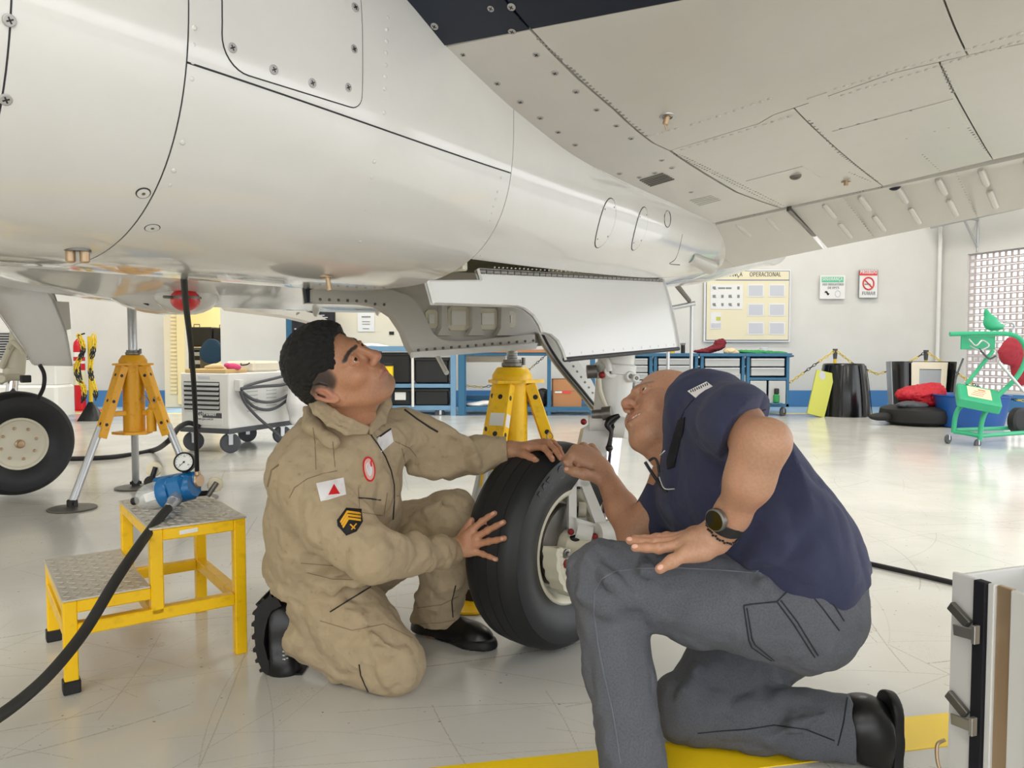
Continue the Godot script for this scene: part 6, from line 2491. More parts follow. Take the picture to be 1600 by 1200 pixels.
	c.chain([at(1110, 660, 1.62), at(1165, 745, 1.58), at(1235, 850, 1.55), at(1270, 905, 1.54)], [0.085, 0.105, 0.115, 0.105], 0.06)
	c.cap(at(1270, 870, 1.60), at(1305, 925, 1.62), 0.09, 0.062, 0.05)
	c.chain([sh_n + Vector3(0.012, -0.012, 0), at(1152, 662, 1.47), at(1200, 694, 1.36)], [0.080, 0.074, 0.066], 0.04)
	c.cap(sh_n, at(1104, 698, 1.74), 0.076, 0.080, 0.04)
	c.chain([sh_f + Vector3(0.012, 0, 0), at(1022, 818, 1.90)], [0.062, 0.060], 0.03)
	for q in [[[1080, 700, 1.58], [1130, 735, 1.52], [1150, 760, 1.50], 0.014], [[1050, 770, 1.66], [1100, 745, 1.58], [1140, 720, 1.50], 0.014], [[1230, 770, 1.48], [1210, 830, 1.46], [1190, 860, 1.46], 0.014], [[1200, 880, 1.44], [1260, 885, 1.44], [1320, 930, 1.50], 0.013], [[1060, 800, 1.66], [1064, 830, 1.66], [1066, 850, 1.66], 0.012], [[1170, 880, 1.47], [1220, 850, 1.44], [1260, 810, 1.46], 0.012]]:
		c.chain(pts(q.slice(0, 3)), [q[3] * 0.4, q[3], q[3] * 0.4], 0.03)
	# sleeve ends, hem and neck hole
	var sd := (el_n - sh_n).normalized()
	c.disc_cut(at(1166, 668, 1.44), at(1166, 668, 1.44) + Vector3(0.66, -0.44, 0.60).normalized() * 0.2, 0.14)
	c.disc_cut(at(1012, 836, 1.90), at(990, 890, 1.90), 0.08)
	var hem := at(1262, 925, 1.60)
	var hd := Vector3(0.42, -0.80, 0.1).normalized()
	c.disc_cut(hem + hd * 0.012, hem + hd * 0.3, 0.5)
	c.cap(neck, head + hb * Vector3(0, -0.03, -0.02), 0.068, 0.088, 0.010, true)
	b = cloth_mesh(c, 0.0072)
	var shirt := obj("polo_shirt", b, M.navy_knit, t)
	cloth_patch(c, [[1059, 656], [1069, 652], [1066, 676], [1059, 702], [1052, 730], [1042, 733], [1041, 720], [1046, 700], [1053, 678]], 0.006, "collar", M.navy_dark, shirt, 3.0)
	# rolled edge of the sleeve
	seam_line(c, [[1196, 640], [1170, 650], [1150, 662], [1142, 676], [1143, 700]], 0.0014, "sleeve_seam", M.navy_dark, shirt)
	seam_line(c, [[1095, 610], [1070, 640], [1052, 680], [1050, 720]], 0.0010, "shoulder_seam", M.navy_dark, shirt)
	cloth_patch(c, [[1074, 611], [1104, 596], [1113, 603], [1102, 608], [1092, 615], [1086, 621]], 0.003, "sleeve_patch", M.cloth_white, shirt, 4.0)
	for i in 9:
		var x := 1079.0 + i * 3.2
		var y := 612.5 - i * 1.45
		seam_line(c, [[x, y - 2.5], [x + 1.8, y + 1.6 + (i % 3) * 0.6]], 0.0011, "patch_lettering", M.ink, shirt, 3, 0.0035)
	# jeans
	var j := Field.new()
	j.k = 0.05
	j.fold = crease_noise(25, 8.0)
	j.fold_amp = 0.0065
	j.chain([hip_n, at(1090, 928, 1.56), kn_n], [0.118, 0.100, 0.080], 0.04)
	j.ell(at(1252, 945, 1.60), Vector3(0.118, 0.120, 0.15), Basis(), 0.06)
	j.cap(at(1262, 915, 1.6), at(1232, 890, 1.65), 0.11, 0.12, 0.05)
	j.chain([kn_n, at(966, 1040, 1.55), at(988, 1180, 1.49), at(1000, 1290, 1.46)], [0.079, 0.073, 0.068, 0.072], 0.02)
	j.chain([hip_f, at(1140, 1055, 1.80), kn_f], [0.118, 0.105, 0.083], 0.05)
	j.chain([kn_f, at(1190, 1122, 1.70), at(1325, 1137, 1.64)], [0.080, 0.076, 0.073], 0.02)
	for q in [[[905, 930, 1.53], [950, 950, 1.51], [985, 965, 1.53], 0.012], [[920, 870, 1.56], [950, 900, 1.50], [990, 945, 1.5], 0.010], [[1180, 880, 1.48], [1195, 910, 1.46], [1210, 935, 1.45], 0.008], [[1120, 880, 1.50], [1140, 910, 1.47], [1165, 935, 1.46], 0.009], [[960, 1090, 1.50], [990, 1110, 1.50], [1015, 1130, 1.53], 0.011], [[1100, 1130, 1.67], [1170, 1105, 1.66], [1230, 1092, 1.66], 0.012], [[1200, 1160, 1.62], [1240, 1135, 1.60], [1290, 1115, 1.60], 0.010], [[1090, 1040, 1.72], [1070, 1080, 1.68], [1062, 1120, 1.68], 0.010], [[1000, 860, 1.56], [1010, 885, 1.5], [1030, 905, 1.49], 0.008]]:
		j.chain(pts(q.slice(0, 3)), [q[3] * 0.4, q[3], q[3] * 0.4], 0.03)
	j.disc_cut(at(1334, 1138, 1.637), at(1420, 1146, 1.60), 0.16)
	j.disc_cut(dropped(1000, 1290, 0.03), dropped(1000, 1290, -0.15), 0.12)
	b = cloth_mesh(j, 0.0068)
	var jeans := obj("jeans", b, M.denim, t)
	for q in [[[1205, 876], [1180, 895], [1120, 890], [1060, 887], [1000, 888], [960, 893], [940, 905], [929, 925], [928, 960], [935, 1010], [945, 1060], [957, 1110], [965, 1160], [970, 1198]]]:
		seam_line(j, q, 0.0017, "side_seam", M.denim_thread, jeans)
	for q in [[[1162, 946], [1175, 944], [1214, 940], [1248, 906]], [[1162, 946], [1170, 1000], [1175, 1012], [1210, 1036]], [[1167, 950], [1175, 998], [1180, 1008], [1214, 1036]], [[1214, 940], [1240, 975], [1262, 1010], [1275, 1030]], [[1220, 938], [1246, 972], [1268, 1008], [1280, 1027]], [[1248, 906], [1285, 950], [1315, 990]], [[1260, 900], [1300, 940], [1322, 975]]]:
		seam_line(j, q, 0.0015, "pocket_stitching", M.denim_dark_thread, jeans)
	for q in [[[1108, 1016], [1085, 1055], [1062, 1090], [1058, 1125], [1068, 1145]], [[1090, 1146], [1130, 1142], [1165, 1140], [1210, 1133], [1260, 1140], [1310, 1160]], [[1324, 1090], [1318, 1130], [1308, 1170]]]:
		seam_line(j, q, 0.0015, "leg_stitching", M.denim_dark_thread, jeans)
	# belt end at the back of the waist
	b = MB.new()
	b.tube([at(1322, 925, 1.56), at(1334, 940, 1.58), at(1338, 950, 1.62)], 0.012, 8)
	obj("belt", b, M.leather_black, t)
	# shoes
	var s := Field.new()
	s.chain(pts([[1352, 1122, 1.645], [1362, 1150, 1.645], [1366, 1185, 1.645]]), [0.050, 0.050, 0.046], 0.03)
	s.cap(at(1335, 1130, 1.65), at(1365, 1135, 1.65), 0.055, 0.05, 0.03)
	s.disc_cut(at(1384, 1130, 1.645), at(1500, 1130, 1.645), 0.3)
	s.disc_cut(dropped(1360, 1190, 0.006), dropped(1360, 1190, -0.2), 0.5)
	b = cloth_mesh(s, 0.006)
	var sh := obj("shoe", b, M.leather_black, t)
	s = Field.new()
	s.chain(pts([[1386, 1110, 1.645], [1390, 1150, 1.645], [1386, 1196, 1.645]]), [0.044, 0.042, 0.046], 0.02)
	s.disc_cut(at(1382, 1130, 1.645), at(1200, 1130, 1.645), 0.4)
	s.disc_cut(at(1400, 1130, 1.645), at(1600, 1130, 1.645), 0.4)
	s.disc_cut(dropped(1385, 1190, 0.0015), dropped(1385, 1190, -0.2), 0.5)
	b = cloth_mesh(s, 0.005)
	obj("shoe_sole", b, M.sole_black, sh)
	s = Field.new()
	var fl := on_floor(1000, 1292)
	s.chain([fl + Vector3(0.03, 0.05, -0.03), fl + Vector3(-0.07, 0.042, 0.01), fl + Vector3(-0.17, 0.034, 0.03)], [0.05, 0.046, 0.038], 0.03)
	s.cap(fl + Vector3(0.0, 0.045, -0.02), fl + Vector3(0.0, 0.07, -0.02), 0.045, 0.042, 0.03)
	s.disc_cut(fl + Vector3(0, 0.001, 0), fl + Vector3(0, -0.2, 0), 0.5)
	b = cloth_mesh(s, 0.008)
	obj("shoe", b, M.leather_black, t)
	# wrist watch and bracelet
	var wd := (wr_n - el_n).normalized()
	var wc := at(1136, 816, 1.415)
	b = MB.new()
	b.lathe([[0.033, -0.012], [0.0345, -0.010], [0.0345, 0.010], [0.033, 0.012]], wc, b.frame_of(wd), 28, false)
	var watch := obj("watch_strap", b, M.black_rubber, t)
	var fn := (Vector3(-0.55, 0.35, 0.75) - wd * Vector3(-0.55, 0.35, 0.75).dot(wd)).normalized()
	var fc := at(1117, 813, 1.38)
	b = MB.new()
	b.lathe([[0.0195, -0.012], [0.0215, -0.008], [0.0215, 0.000], [0.0195, 0.003], [0.0185, 0.003]], fc, basis_on(fn), 30, true, 0.3)
	obj("watch_case", b, M.dull_steel, watch)
	b = MB.new()
	b.lathe([[0.0190, 0.0028], [0.0185, 0.0036], [0.0, 0.0038]], fc, basis_on(fn), 30, false)
	obj("watch_dial", b, M.black_glass, watch)
	b = MB.new()
	var br := b.frame_of((wd + Vector3(-0.15, 0.1, 0)).normalized())
	var bc := at(1128, 829, 1.422)
	for i in 40:
		var an := TAU * i / 40
		b.ball(bc + br * (Vector3(cos(an), 0.05 * sin(i * 2.4), sin(an)) * 0.0325), Vector3(0.0028, 0.0022, 0.0028), Basis(), 6, 4)
	stuff(obj("bracelet", b, M.black_part, t))
	# glasses hanging from the placket of the shirt
	var gl := thing("eyeglasses", "black-framed eyeglasses hanging from the front of the navy polo shirt", "eyeglasses", at(1030, 770, 1.60))
	b = MB.new()
	b.tube(pts([[1008, 722, 1.60], [1018, 738, 1.60], [1030, 755, 1.60], [1042, 770, 1.595]]), 0.0035, 6)
	b.tube(pts([[1014, 720, 1.62], [1022, 716, 1.615], [1027, 722, 1.61], [1030, 738, 1.605]]), 0.0028, 6)
	obj("frame", b, M.black_part, gl)
	b = MB.new()
	b.tube(pts([[1030, 745, 1.595], [1038, 763, 1.585], [1054, 764, 1.575]]), 0.0016, 6)
	b.tube(pts([[1031, 712, 1.60], [1035, 708, 1.595], [1039, 704, 1.595]]), 0.0018, 6)
	stuff(obj("temple", b, M.bare_metal, gl))


# ---------------------------------------------------------------- things near the camera
func rect_box(b: MB, x0: float, y0: float, x1: float, y1: float, depth: float, deep: float, bev := 0.004) -> void:
	# a box whose front face covers a pixel rectangle at that depth
	var p := at(x0, y1, depth)
	var q := at(x1, y0, depth)
	var z := -depth
	b.box(Vector3((p.x + q.x) * 0.5, (p.y + q.y) * 0.5, z - deep * 0.5), Vector3(absf(q.x - p.x), absf(q.y - p.y), deep), Basis(), bev)


func rect_part(called: String, x0: float, y0: float, x1: float, y1: float, depth: float, deep: float, m: Material, parent: Node3D, bev := 0.004) -> MeshInstance3D:
	var b := MB.new()
	rect_box(b, x0, y0, x1, y1, depth, deep, bev)
	return obj(called, b, m, parent)


func foreground() -> void:
	step_stool()
	regulator()
	jack(Vector3(-2.318, 0, -4.62), Vector3(-0.449, 0, -0.894), 0.82, 1.235, M.jack_ochre, M.dull_steel, "ochre tripod jack with tall steel ram, beside the far wheel", 0.38)
	jack(Vector3(0.0, 0, -3.02), Vector3(-0.42, 0, 0.91), 0.785, 1.36, M.yellow_paint, M.yellow_paint, "yellow tripod jack with threaded ram, behind the near tyre", 0.36)
	panel_at_right()
	# hoses and cables on the floor
	var b := MB.new()
	b.tube([on_floor(60, 716, 0.015), on_floor(120, 717, 0.015), on_floor(180, 714, 0.015), on_floor(238, 704, 0.02), at(262, 690, 5.9), at(276, 672, 6.2), at(285, 664, 6.45), at(297, 661, 6.6), at(312, 667, 6.66)], 0.022, 8)
	tag(obj("power_cable", b, M.black_rubber), "thick black cable trailing from the white ground power cart to the left", "cable")
	b = MB.new()
	b.tube([on_floor(1180, 850, 0.012), on_floor(1310, 871, 0.012), on_floor(1400, 890, 0.012), on_floor(1500, 913, 0.012), on_floor(1640, 946, 0.012)], 0.011, 8)
	tag(obj("floor_cable", b, M.black_rubber), "black cable running across the floor behind the bald man", "cable")


func step_stool() -> void:
	var p0 := on_floor(112, 1081)
	var u := Vector3(0.351, 0, -0.259).normalized()
	var v := Vector3(-0.259, 0, -0.351).normalized()
	var bs := Basis(u, Vector3.UP, u.cross(Vector3.UP))
	var t := thing("step_stool", "yellow two-step steel stool with diamond tread plates, front left", "step stool", p0)
	var L := 0.445
	var W := 0.45
	var mid := 0.215
	var s := 0.034
	var H1 := 0.25
	var H2 := 0.412
	var q := func(x: float, y: float, z: float) -> Vector3: return p0 + u * x + Vector3(0, y, 0) + v * z
	var bar := func(called: String, a: Vector3, c: Vector3, m: Material) -> void:
		var b := MB.new()
		var d := c - a
		var y := d.normalized()
		var x := u if absf(y.dot(u)) < 0.5 else v
		var z := x.cross(y)
		b.box((a + c) * 0.5, Vector3(s, d.length(), s), Basis(x, y, z), 0.003)
		obj(called, b, m, t)
	for z in [0.0, W]:
		bar.call("leg", q.call(0, 0.032 if z >= 0 else 0.0, z), q.call(0, H1, z), M.yellow_paint)
		bar.call("leg", q.call(L, 0.0, z), q.call(L, H2, z), M.yellow_paint)
		bar.call("post", q.call(mid, 0.17, z), q.call(mid, H2, z), M.yellow_paint)
		bar.call("side_rail", q.call(0.017, 0.17, z), q.call(L - 0.017, 0.17, z), M.yellow_paint)
		bar.call("top_rail", q.call(0.017, H1 - 0.017, z), q.call(mid - 0.017, H1 - 0.017, z), M.yellow_paint)
		bar.call("top_rail", q.call(mid + 0.017, H2 - 0.017, z), q.call(L - 0.017, H2 - 0.017, z), M.yellow_paint)
		var b := MB.new()
		b.box(q.call(0, 0.018, z), Vector3(0.042, 0.036, 0.042), bs, 0.003)
		obj("rubber_foot", b, M.black_rubber, t)
	for x in [[0.0, H1 - 0.017], [mid, H2 - 0.017], [L, H2 - 0.017], [L, 0.17], [mid, 0.17], [0.0, 0.17]]:
		bar.call("cross_rail", q.call(x[0], x[1], 0.017), q.call(x[0], x[1], W - 0.017), M.yellow_paint)
	for k in [[-0.019, mid - 0.019, H1], [mid - 0.019, L + 0.019, H2]]:
		var b := MB.new()
		b.box(q.call((k[0] + k[1]) * 0.5, k[2] + 0.003, W * 0.5), Vector3(k[1] - k[0], 0.006, W + 0.038), bs, 0.0015)
		var tp := obj("tread_plate", b, M.tread_plate, t)
		b = MB.new()
		var nx := int((k[1] - k[0]) / 0.026)
		var nz := int((W + 0.03) / 0.026)
		for i in nx:
			for j in nz:
				var c: Vector3 = q.call(k[0] + 0.014 + i * 0.026, k[2] + 0.0062, -0.010 + j * 0.026)
				b.ball(c, Vector3(0.0145, 0.0018, 0.0032), bs * Basis(Vector3.UP, 0.75 if (i + j) % 2 == 0 else -0.75), 6, 4)
		stuff(obj("tread_pattern", b, M.tread_plate, tp))
	var lab := MB.new()
	lab.box(q.call(mid + 0.085, H2 - 0.016, -0.0175), Vector3(0.05, 0.012, 0.001), bs * Basis(Vector3(0, 0, 1), 0.05), 0.0)
	obj("worn_label", lab, M.paper, t)
	var pin := MB.new()
	pin.tube([at(289, 805, 2.33), at(300, 803, 2.345), at(312, 797, 2.37), at(322, 789, 2.39)], 0.004, 6)
	tag(obj("plastic_strap", pin, M.white_plastic), "small white plastic strap lying on the upper tread plate", "strap")


func regulator() -> void:
	var D := 2.36
	var t := thing("pressure_regulator", "blue air pressure regulator with clear bowl and gauge on the yellow stool", "regulator", at(285, 790, D))
	var ax := (at(205, 785, D + 0.02) - at(262, 770, D)).normalized()
	var b := MB.new()
	var o := at(260, 770, D)
	b.lathe([[0.046, -0.03], [0.050, -0.024], [0.050, 0.006], [0.044, 0.010]], o, b.frame_of(ax), 28)
	b.lathe([[0.036, -0.10], [0.042, -0.09], [0.042, -0.03]], o, b.frame_of(ax), 8)
	b.box(at(279, 762, D - 0.02), Vector3(0.065, 0.075, 0.07), Basis(Vector3(0, 0, 1), 0.3), 0.014)
	b.rod(at(243, 757, D + 0.06), at(300, 746, D + 0.05), 0.022, 0.022, 18, true, 0.004)
	b.lathe([[0.036, -0.03], [0.036, 0.012], [0.030, 0.022], [0.014, 0.026]], at(288, 752, D), Basis(Vector3(0, 0, 1), 0.12), 20)
	b.rod(at(288, 752, D), at(306, 751, D + 0.01), 0.026, 0.030, 18, true, 0.004)
	obj("body", b, M.blue_cast, t)
	b = MB.new()
	b.lathe([[0.043, 0.010], [0.045, 0.03], [0.043, 0.06], [0.034, 0.085], [0.016, 0.105], [0.010, 0.110]], o, b.frame_of(ax), 28, false, 1.2)
	b.lathe([[0.0405, 0.010], [0.0425, 0.03], [0.0405, 0.06], [0.032, 0.083], [0.014, 0.102], [0.008, 0.108]], o, b.frame_of(-ax) * Basis(Vector3(0, 0, 1), PI), 28, false, 1.2)
	var bowl := obj("clear_bowl", b, M.clear_bowl, t)
	b = MB.new()
	b.rod(o + ax * 0.106, o + ax * 0.124, 0.013, 0.012, 12, true, 0.003)
	obj("drain_cap", b, M.black_part, bowl)
	b = MB.new()
	b.rod(o + ax * 0.01, o + ax * 0.085, 0.016, 0.012, 12)
	obj("filter_core", b, M.white_plastic, bowl)
	b = MB.new()
	b.box(o + ax * 0.035 + Vector3(0.0, 0.004, 0.043), Vector3(0.036, 0.026, 0.001), Basis(Vector3(0, 0, 1), 0.26), 0.0)
	obj("bowl_label", b, M.paper, bowl)
	b = MB.new()
	b.rod(at(307, 751, D + 0.005), at(313, 751, D), 0.024, 0.021, 16, true, 0.003)
	obj("end_plug", b, M.bronze, t)
	# gauge
	var gc := at(288, 722, D)
	var gn := Vector3(0.12, 0.18, 1).normalized()
	b = MB.new()
	b.lathe([[0.029, -0.022], [0.0315, -0.018], [0.0315, 0.006], [0.028, 0.010], [0.0265, 0.006]], gc, basis_on(gn), 32, false)
	b.lathe([[0.0295, -0.022], [0.0, -0.022]], gc, basis_on(gn), 24, false)
	b.rod(gc + Vector3(0, -0.03, -0.005), gc + Vector3(0, -0.05, -0.005), 0.009)
	var gauge := obj("gauge_case", b, M.black_part, t)
	b = MB.new()
	b.lathe([[0.0275, 0.004], [0.0, 0.0042]], gc, basis_on(gn), 30, false)
	obj("dial", b, M.dial_white, gauge)
	var gx := Vector3.UP.cross(gn).normalized()
	var gy := gn.cross(gx)
	b = MB.new()
	b.rod(gc + gn * 0.0055 + (gx * 0.7 + gy * 0.7) * 0.004, gc + gn * 0.0055 - (gx * 0.7 + gy * 0.7) * 0.020, 0.0009, 0.0006, 6)
	b.lathe([[0.0028, 0.004], [0.0028, 0.007], [0.0, 0.007]], gc, basis_on(gn), 10, false)
	obj("needle", b, M.ink, gauge)
	b = MB.new()
	for i in 13:
		var an := deg_to_rad(-135.0 + i * 22.5)
		var d := gx * sin(an) + gy * cos(an)
		b.rod(gc + gn * 0.0046 + d * 0.0215, gc + gn * 0.0046 + d * 0.0245, 0.0005, -1, 4)
	stuff(obj("dial_marks", b, M.ink, gauge))
	for i in 3:
		lettering("dial_number", ["0", "10", "20"][i], 0.004, gc + gn * 0.0045 + gx * [-0.014, -0.003, 0.010][i] + gy * [-0.012, 0.014, -0.012][i], gx, gy, M.ink, gauge, "Droid Sans", false, 0.0004)
	# hose coupling, then the hose that leaves the picture at the lower left
	b = MB.new()
	var h0 := at(276, 776, D - 0.05)
	var h1 := at(263, 794, D - 0.13)
	b.rod(h0, h0.lerp(h1, 0.45), 0.019, -1, 6)
	b.rod(h0.lerp(h1, 0.4), h1, 0.016, 0.014, 16, true, 0.002)
	obj("coupling", b, M.galvanised, t)
	for q in [[241, 733, 236, 752, D + 0.10], [336, 757, 325, 774, D + 0.06]]:
		var wc := at(q[0], q[1], q[4])
		var wd := Vector3(0.35, 0.05, 1).normalized()
		b = MB.new()
		b.lathe([[0.020, -0.013], [0.024, -0.010], [0.024, 0.010], [0.020, 0.013]], wc, basis_on(wd), 24)
		var wh := obj("caster_wheel", b, M.nylon_cream, t)
		b = MB.new()
		b.rod(wc + wd * 0.017 + Vector3(0.006, 0.008, 0), at(q[2], q[3], q[4] - 0.02), 0.008, 0.009, 8)
		b.rod(wc - wd * 0.017 + Vector3(0.006, 0.008, 0), at(q[2], q[3], q[4] + 0.02), 0.008, 0.009, 8)
		obj("caster_fork", b, M.dull_steel if q[0] > 300 else M.black_part, wh)
	b = MB.new()
	b.rod(at(232, 752, D + 0.08), at(246, 758, D + 0.06), 0.018, 0.022, 12)
	b.rod(at(300, 772, D + 0.02), at(330, 770, D + 0.06), 0.010, 0.008, 8)
	obj("black_bracket", b, M.black_part, t)
	b = MB.new()
	b.tube([h1, at(245, 815, 2.16), at(215, 856, 2.02), at(180, 908, 1.90), at(135, 982, 1.78), at(85, 1045, 1.66), at(35, 1092, 1.58), at(-25, 1134, 1.50), at(-110, 1180, 1.42)], 0.0135, 12)
	tag(obj("air_hose", b, M.hose_rubber), "thick worn black air hose sweeping down in front of the yellow stool", "hose")
	b = MB.new()
	b.rod(at(309, 742, D), at(308, 735, D), 0.010, 0.008, 10)
	obj("hose_barb", b, M.bronze, t)
	b = MB.new()
	var nz := air * on_nac(287, 436)
	b.tube([at(308, 737, D), at(307, 700, 2.31), at(304, 620, 2.15), at(298, 540, 1.95), at(291, 480, 1.75), nz + Vector3(0, 0.012, 0)], 0.0072, 8)
	tag(obj("supply_hose", b, M.black_rubber), "thin black hose rising from the blue regulator to the engine housing", "hose")


func jack(c: Vector3, dir: Vector3, yf: float, top: float, m: Material, foot_m: Material, label: String, R: float) -> void:
	var t := thing("aircraft_jack", label, "jack", c, 0.0, "tripod jacks under the aeroplane")
	dir = dir.normalized()
	var up := Vector3.UP
	var b := MB.new()
	b.lathe([[0.062, 0.40], [0.062, yf], [0.052, yf], [0.052, 0.40]], c, Basis(), 28)
	b.lathe([[0.080, yf + 0.012], [0.080, yf + 0.030], [0.062, yf + 0.058], [0.056, yf + 0.062]], c, Basis(), 28)
	obj("cylinder", b, m, t)
	b = MB.new()
	var poly := PackedVector2Array()
	for i in 12:
		var an := TAU * i / 12.0
		var lobe := 0.095 + 0.035 * maxf(cos(3.0 * an), 0.0)
		poly.append(Vector2(cos(an), sin(an)) * lobe)
	b.prism(poly, c + up * yf, dir, dir.cross(up), up * 0.012)
	obj("top_flange", b, m, t)
	b = MB.new()
	poly = PackedVector2Array()
	for i in 6:
		var an := TAU * (i + 0.5) / 6.0
		poly.append(Vector2(cos(an), sin(an)) * (0.125 if i % 2 == 0 else 0.10))
	b.prism(poly, c + up * 0.40, dir, dir.cross(up), up * 0.016)
	obj("base_plate", b, m, t)
	b = MB.new()
	if top > 1.3:
		var pr := []
		var y := yf + 0.09
		while y < top:
			pr.append([0.0235, y])
			pr.append([0.0205, y + 0.005])
			y += 0.010
		b.lathe(pr, c, Basis(), 18, true, 0.0)
	else:
		b.lathe([[0.026, yf + 0.06], [0.026, top - 0.04], [0.016, top - 0.02], [0.016, top]], c, Basis(), 20)
	obj("ram", b, M.galvanised, t)
	b = MB.new()
	b.lathe([[0.036, yf + 0.062], [0.042, yf + 0.066], [0.042, yf + 0.078], [0.036, yf + 0.082], [0.036, yf + 0.092]], c, Basis(), 24)
	b.rod(c + Vector3(0.046, yf + 0.07, 0), c + Vector3(0.046, yf + 0.10, 0), 0.008)
	obj("locking_collar", b, M.dull_steel, t)
	for k in 3:
		var d := dir.rotated(up, TAU * k / 3.0)
		var side := d.cross(up)
		var a0 := c + d * 0.085 + up * (yf + 0.002)
		var a1 := c + d * (R * 0.60) + up * 0.40
		var a2 := c + d * R + up * 0.035
		b = MB.new()
		var ax := (a1 - a0).normalized()
		var nn := side.cross(ax)
		var l := (a1 - a0).length()
		b.box((a0 + a1) * 0.5, Vector3(0.062, l, 0.012), Basis(side, ax, nn) * Basis(), 0.003)
		for s in [-1.0, 1.0]:
			b.box((a0 + a1) * 0.5 + side * 0.031 * s - nn * 0.018, Vector3(0.008, l, 0.045), Basis(side, ax, nn), 0.002)
		var leg := obj("leg", b, m, t)
		for h in [0.14, 0.5, 0.82]:
			b = MB.new()
			var hp := a0.lerp(a1, h)
			for s in [-1.0, 1.0]:
				b.rod(hp + side * 0.0352 * s - nn * 0.014, hp + side * 0.0358 * s - nn * 0.014, 0.010, -1, 12)
			b.rod(hp + nn * 0.0058, hp + nn * 0.0064, 0.010, -1, 12)
			stuff(obj("pin_hole", b, M.black_part, leg))
		b = MB.new()
		b.rod(a1 - ax * 0.06, a2, 0.022, -1, 16)
		obj("leg_tube", b, M.galvanised, leg)
		b = MB.new()
		b.box(a2 + Vector3(0, -0.005, 0), Vector3(0.05, 0.05, 0.045), Basis(side, up, d * -1.0), 0.006)
		b.rod(a2 - side * 0.035, a2 + side * 0.035, 0.010, -1, 10)
		obj("foot_hinge", b, M.black_part, leg)
		b = MB.new()
		b.lathe([[0.125, 0.001], [0.130, 0.005], [0.125, 0.010], [0.03, 0.016]], c + d * R, Basis(), 36)
		obj("foot_plate", b, foot_m, leg)
		b = MB.new()
		var br := c + d * (R * 0.44) + up * 0.53
		b.box((c + d * 0.05 + up * 0.53).lerp(br, 0.5), Vector3(0.035, 0.03, (br - c - up * 0.53).length() - 0.05), Basis(side, up, d), 0.003)
		obj("brace", b, m, t)
		if k == 0:
			b = MB.new()
			var lp := a0.lerp(a1, 0.36) + nn * 0.0065
			b.box(lp, Vector3(0.060, 0.05, 0.001), Basis(side, ax, nn), 0.0)
			b.box(lp - nn * 0.024 + side * 0.0358, Vector3(0.001, 0.05, 0.036), Basis(side, ax, nn), 0.0)
			b.box(lp - nn * 0.024 - side * 0.0358, Vector3(0.001, 0.05, 0.036), Basis(side, ax, nn), 0.0)
			stuff(obj("paper_label", b, M.paper, leg))
	# hand pump and its pipe, a safety pin on a wire
	if top < 1.3:
		b = MB.new()
		var pp := c + Vector3(0.115, 0, 0.02)
		b.lathe([[0.028, 0.416], [0.028, 0.55], [0.018, 0.56], [0.018, 0.585]], pp, Basis(), 18)
		b.tube([pp + up * 0.56, pp + up * 0.60 + Vector3(0.02, 0, 0), pp + up * 0.62 + Vector3(0.06, 0, 0)], 0.014, 10)
		obj("hand_pump", b, m, t)
		b = MB.new()
		b.tube([pp + up * 0.585, pp + Vector3(-0.03, 0.63, 0.02), c + Vector3(0.06, 0.60, 0.03)], 0.006, 8)
		obj("oil_pipe", b, M.bronze, t)
	b = MB.new()
	var wp := c + Vector3(0.15, yf - 0.19, 0.05)
	b.tube([wp, wp + Vector3(0.012, -0.02, 0), wp + Vector3(0.0, -0.035, 0), wp + Vector3(-0.012, -0.02, 0), wp], 0.003, 6)
	obj("safety_pin", b, M.bronze, t)


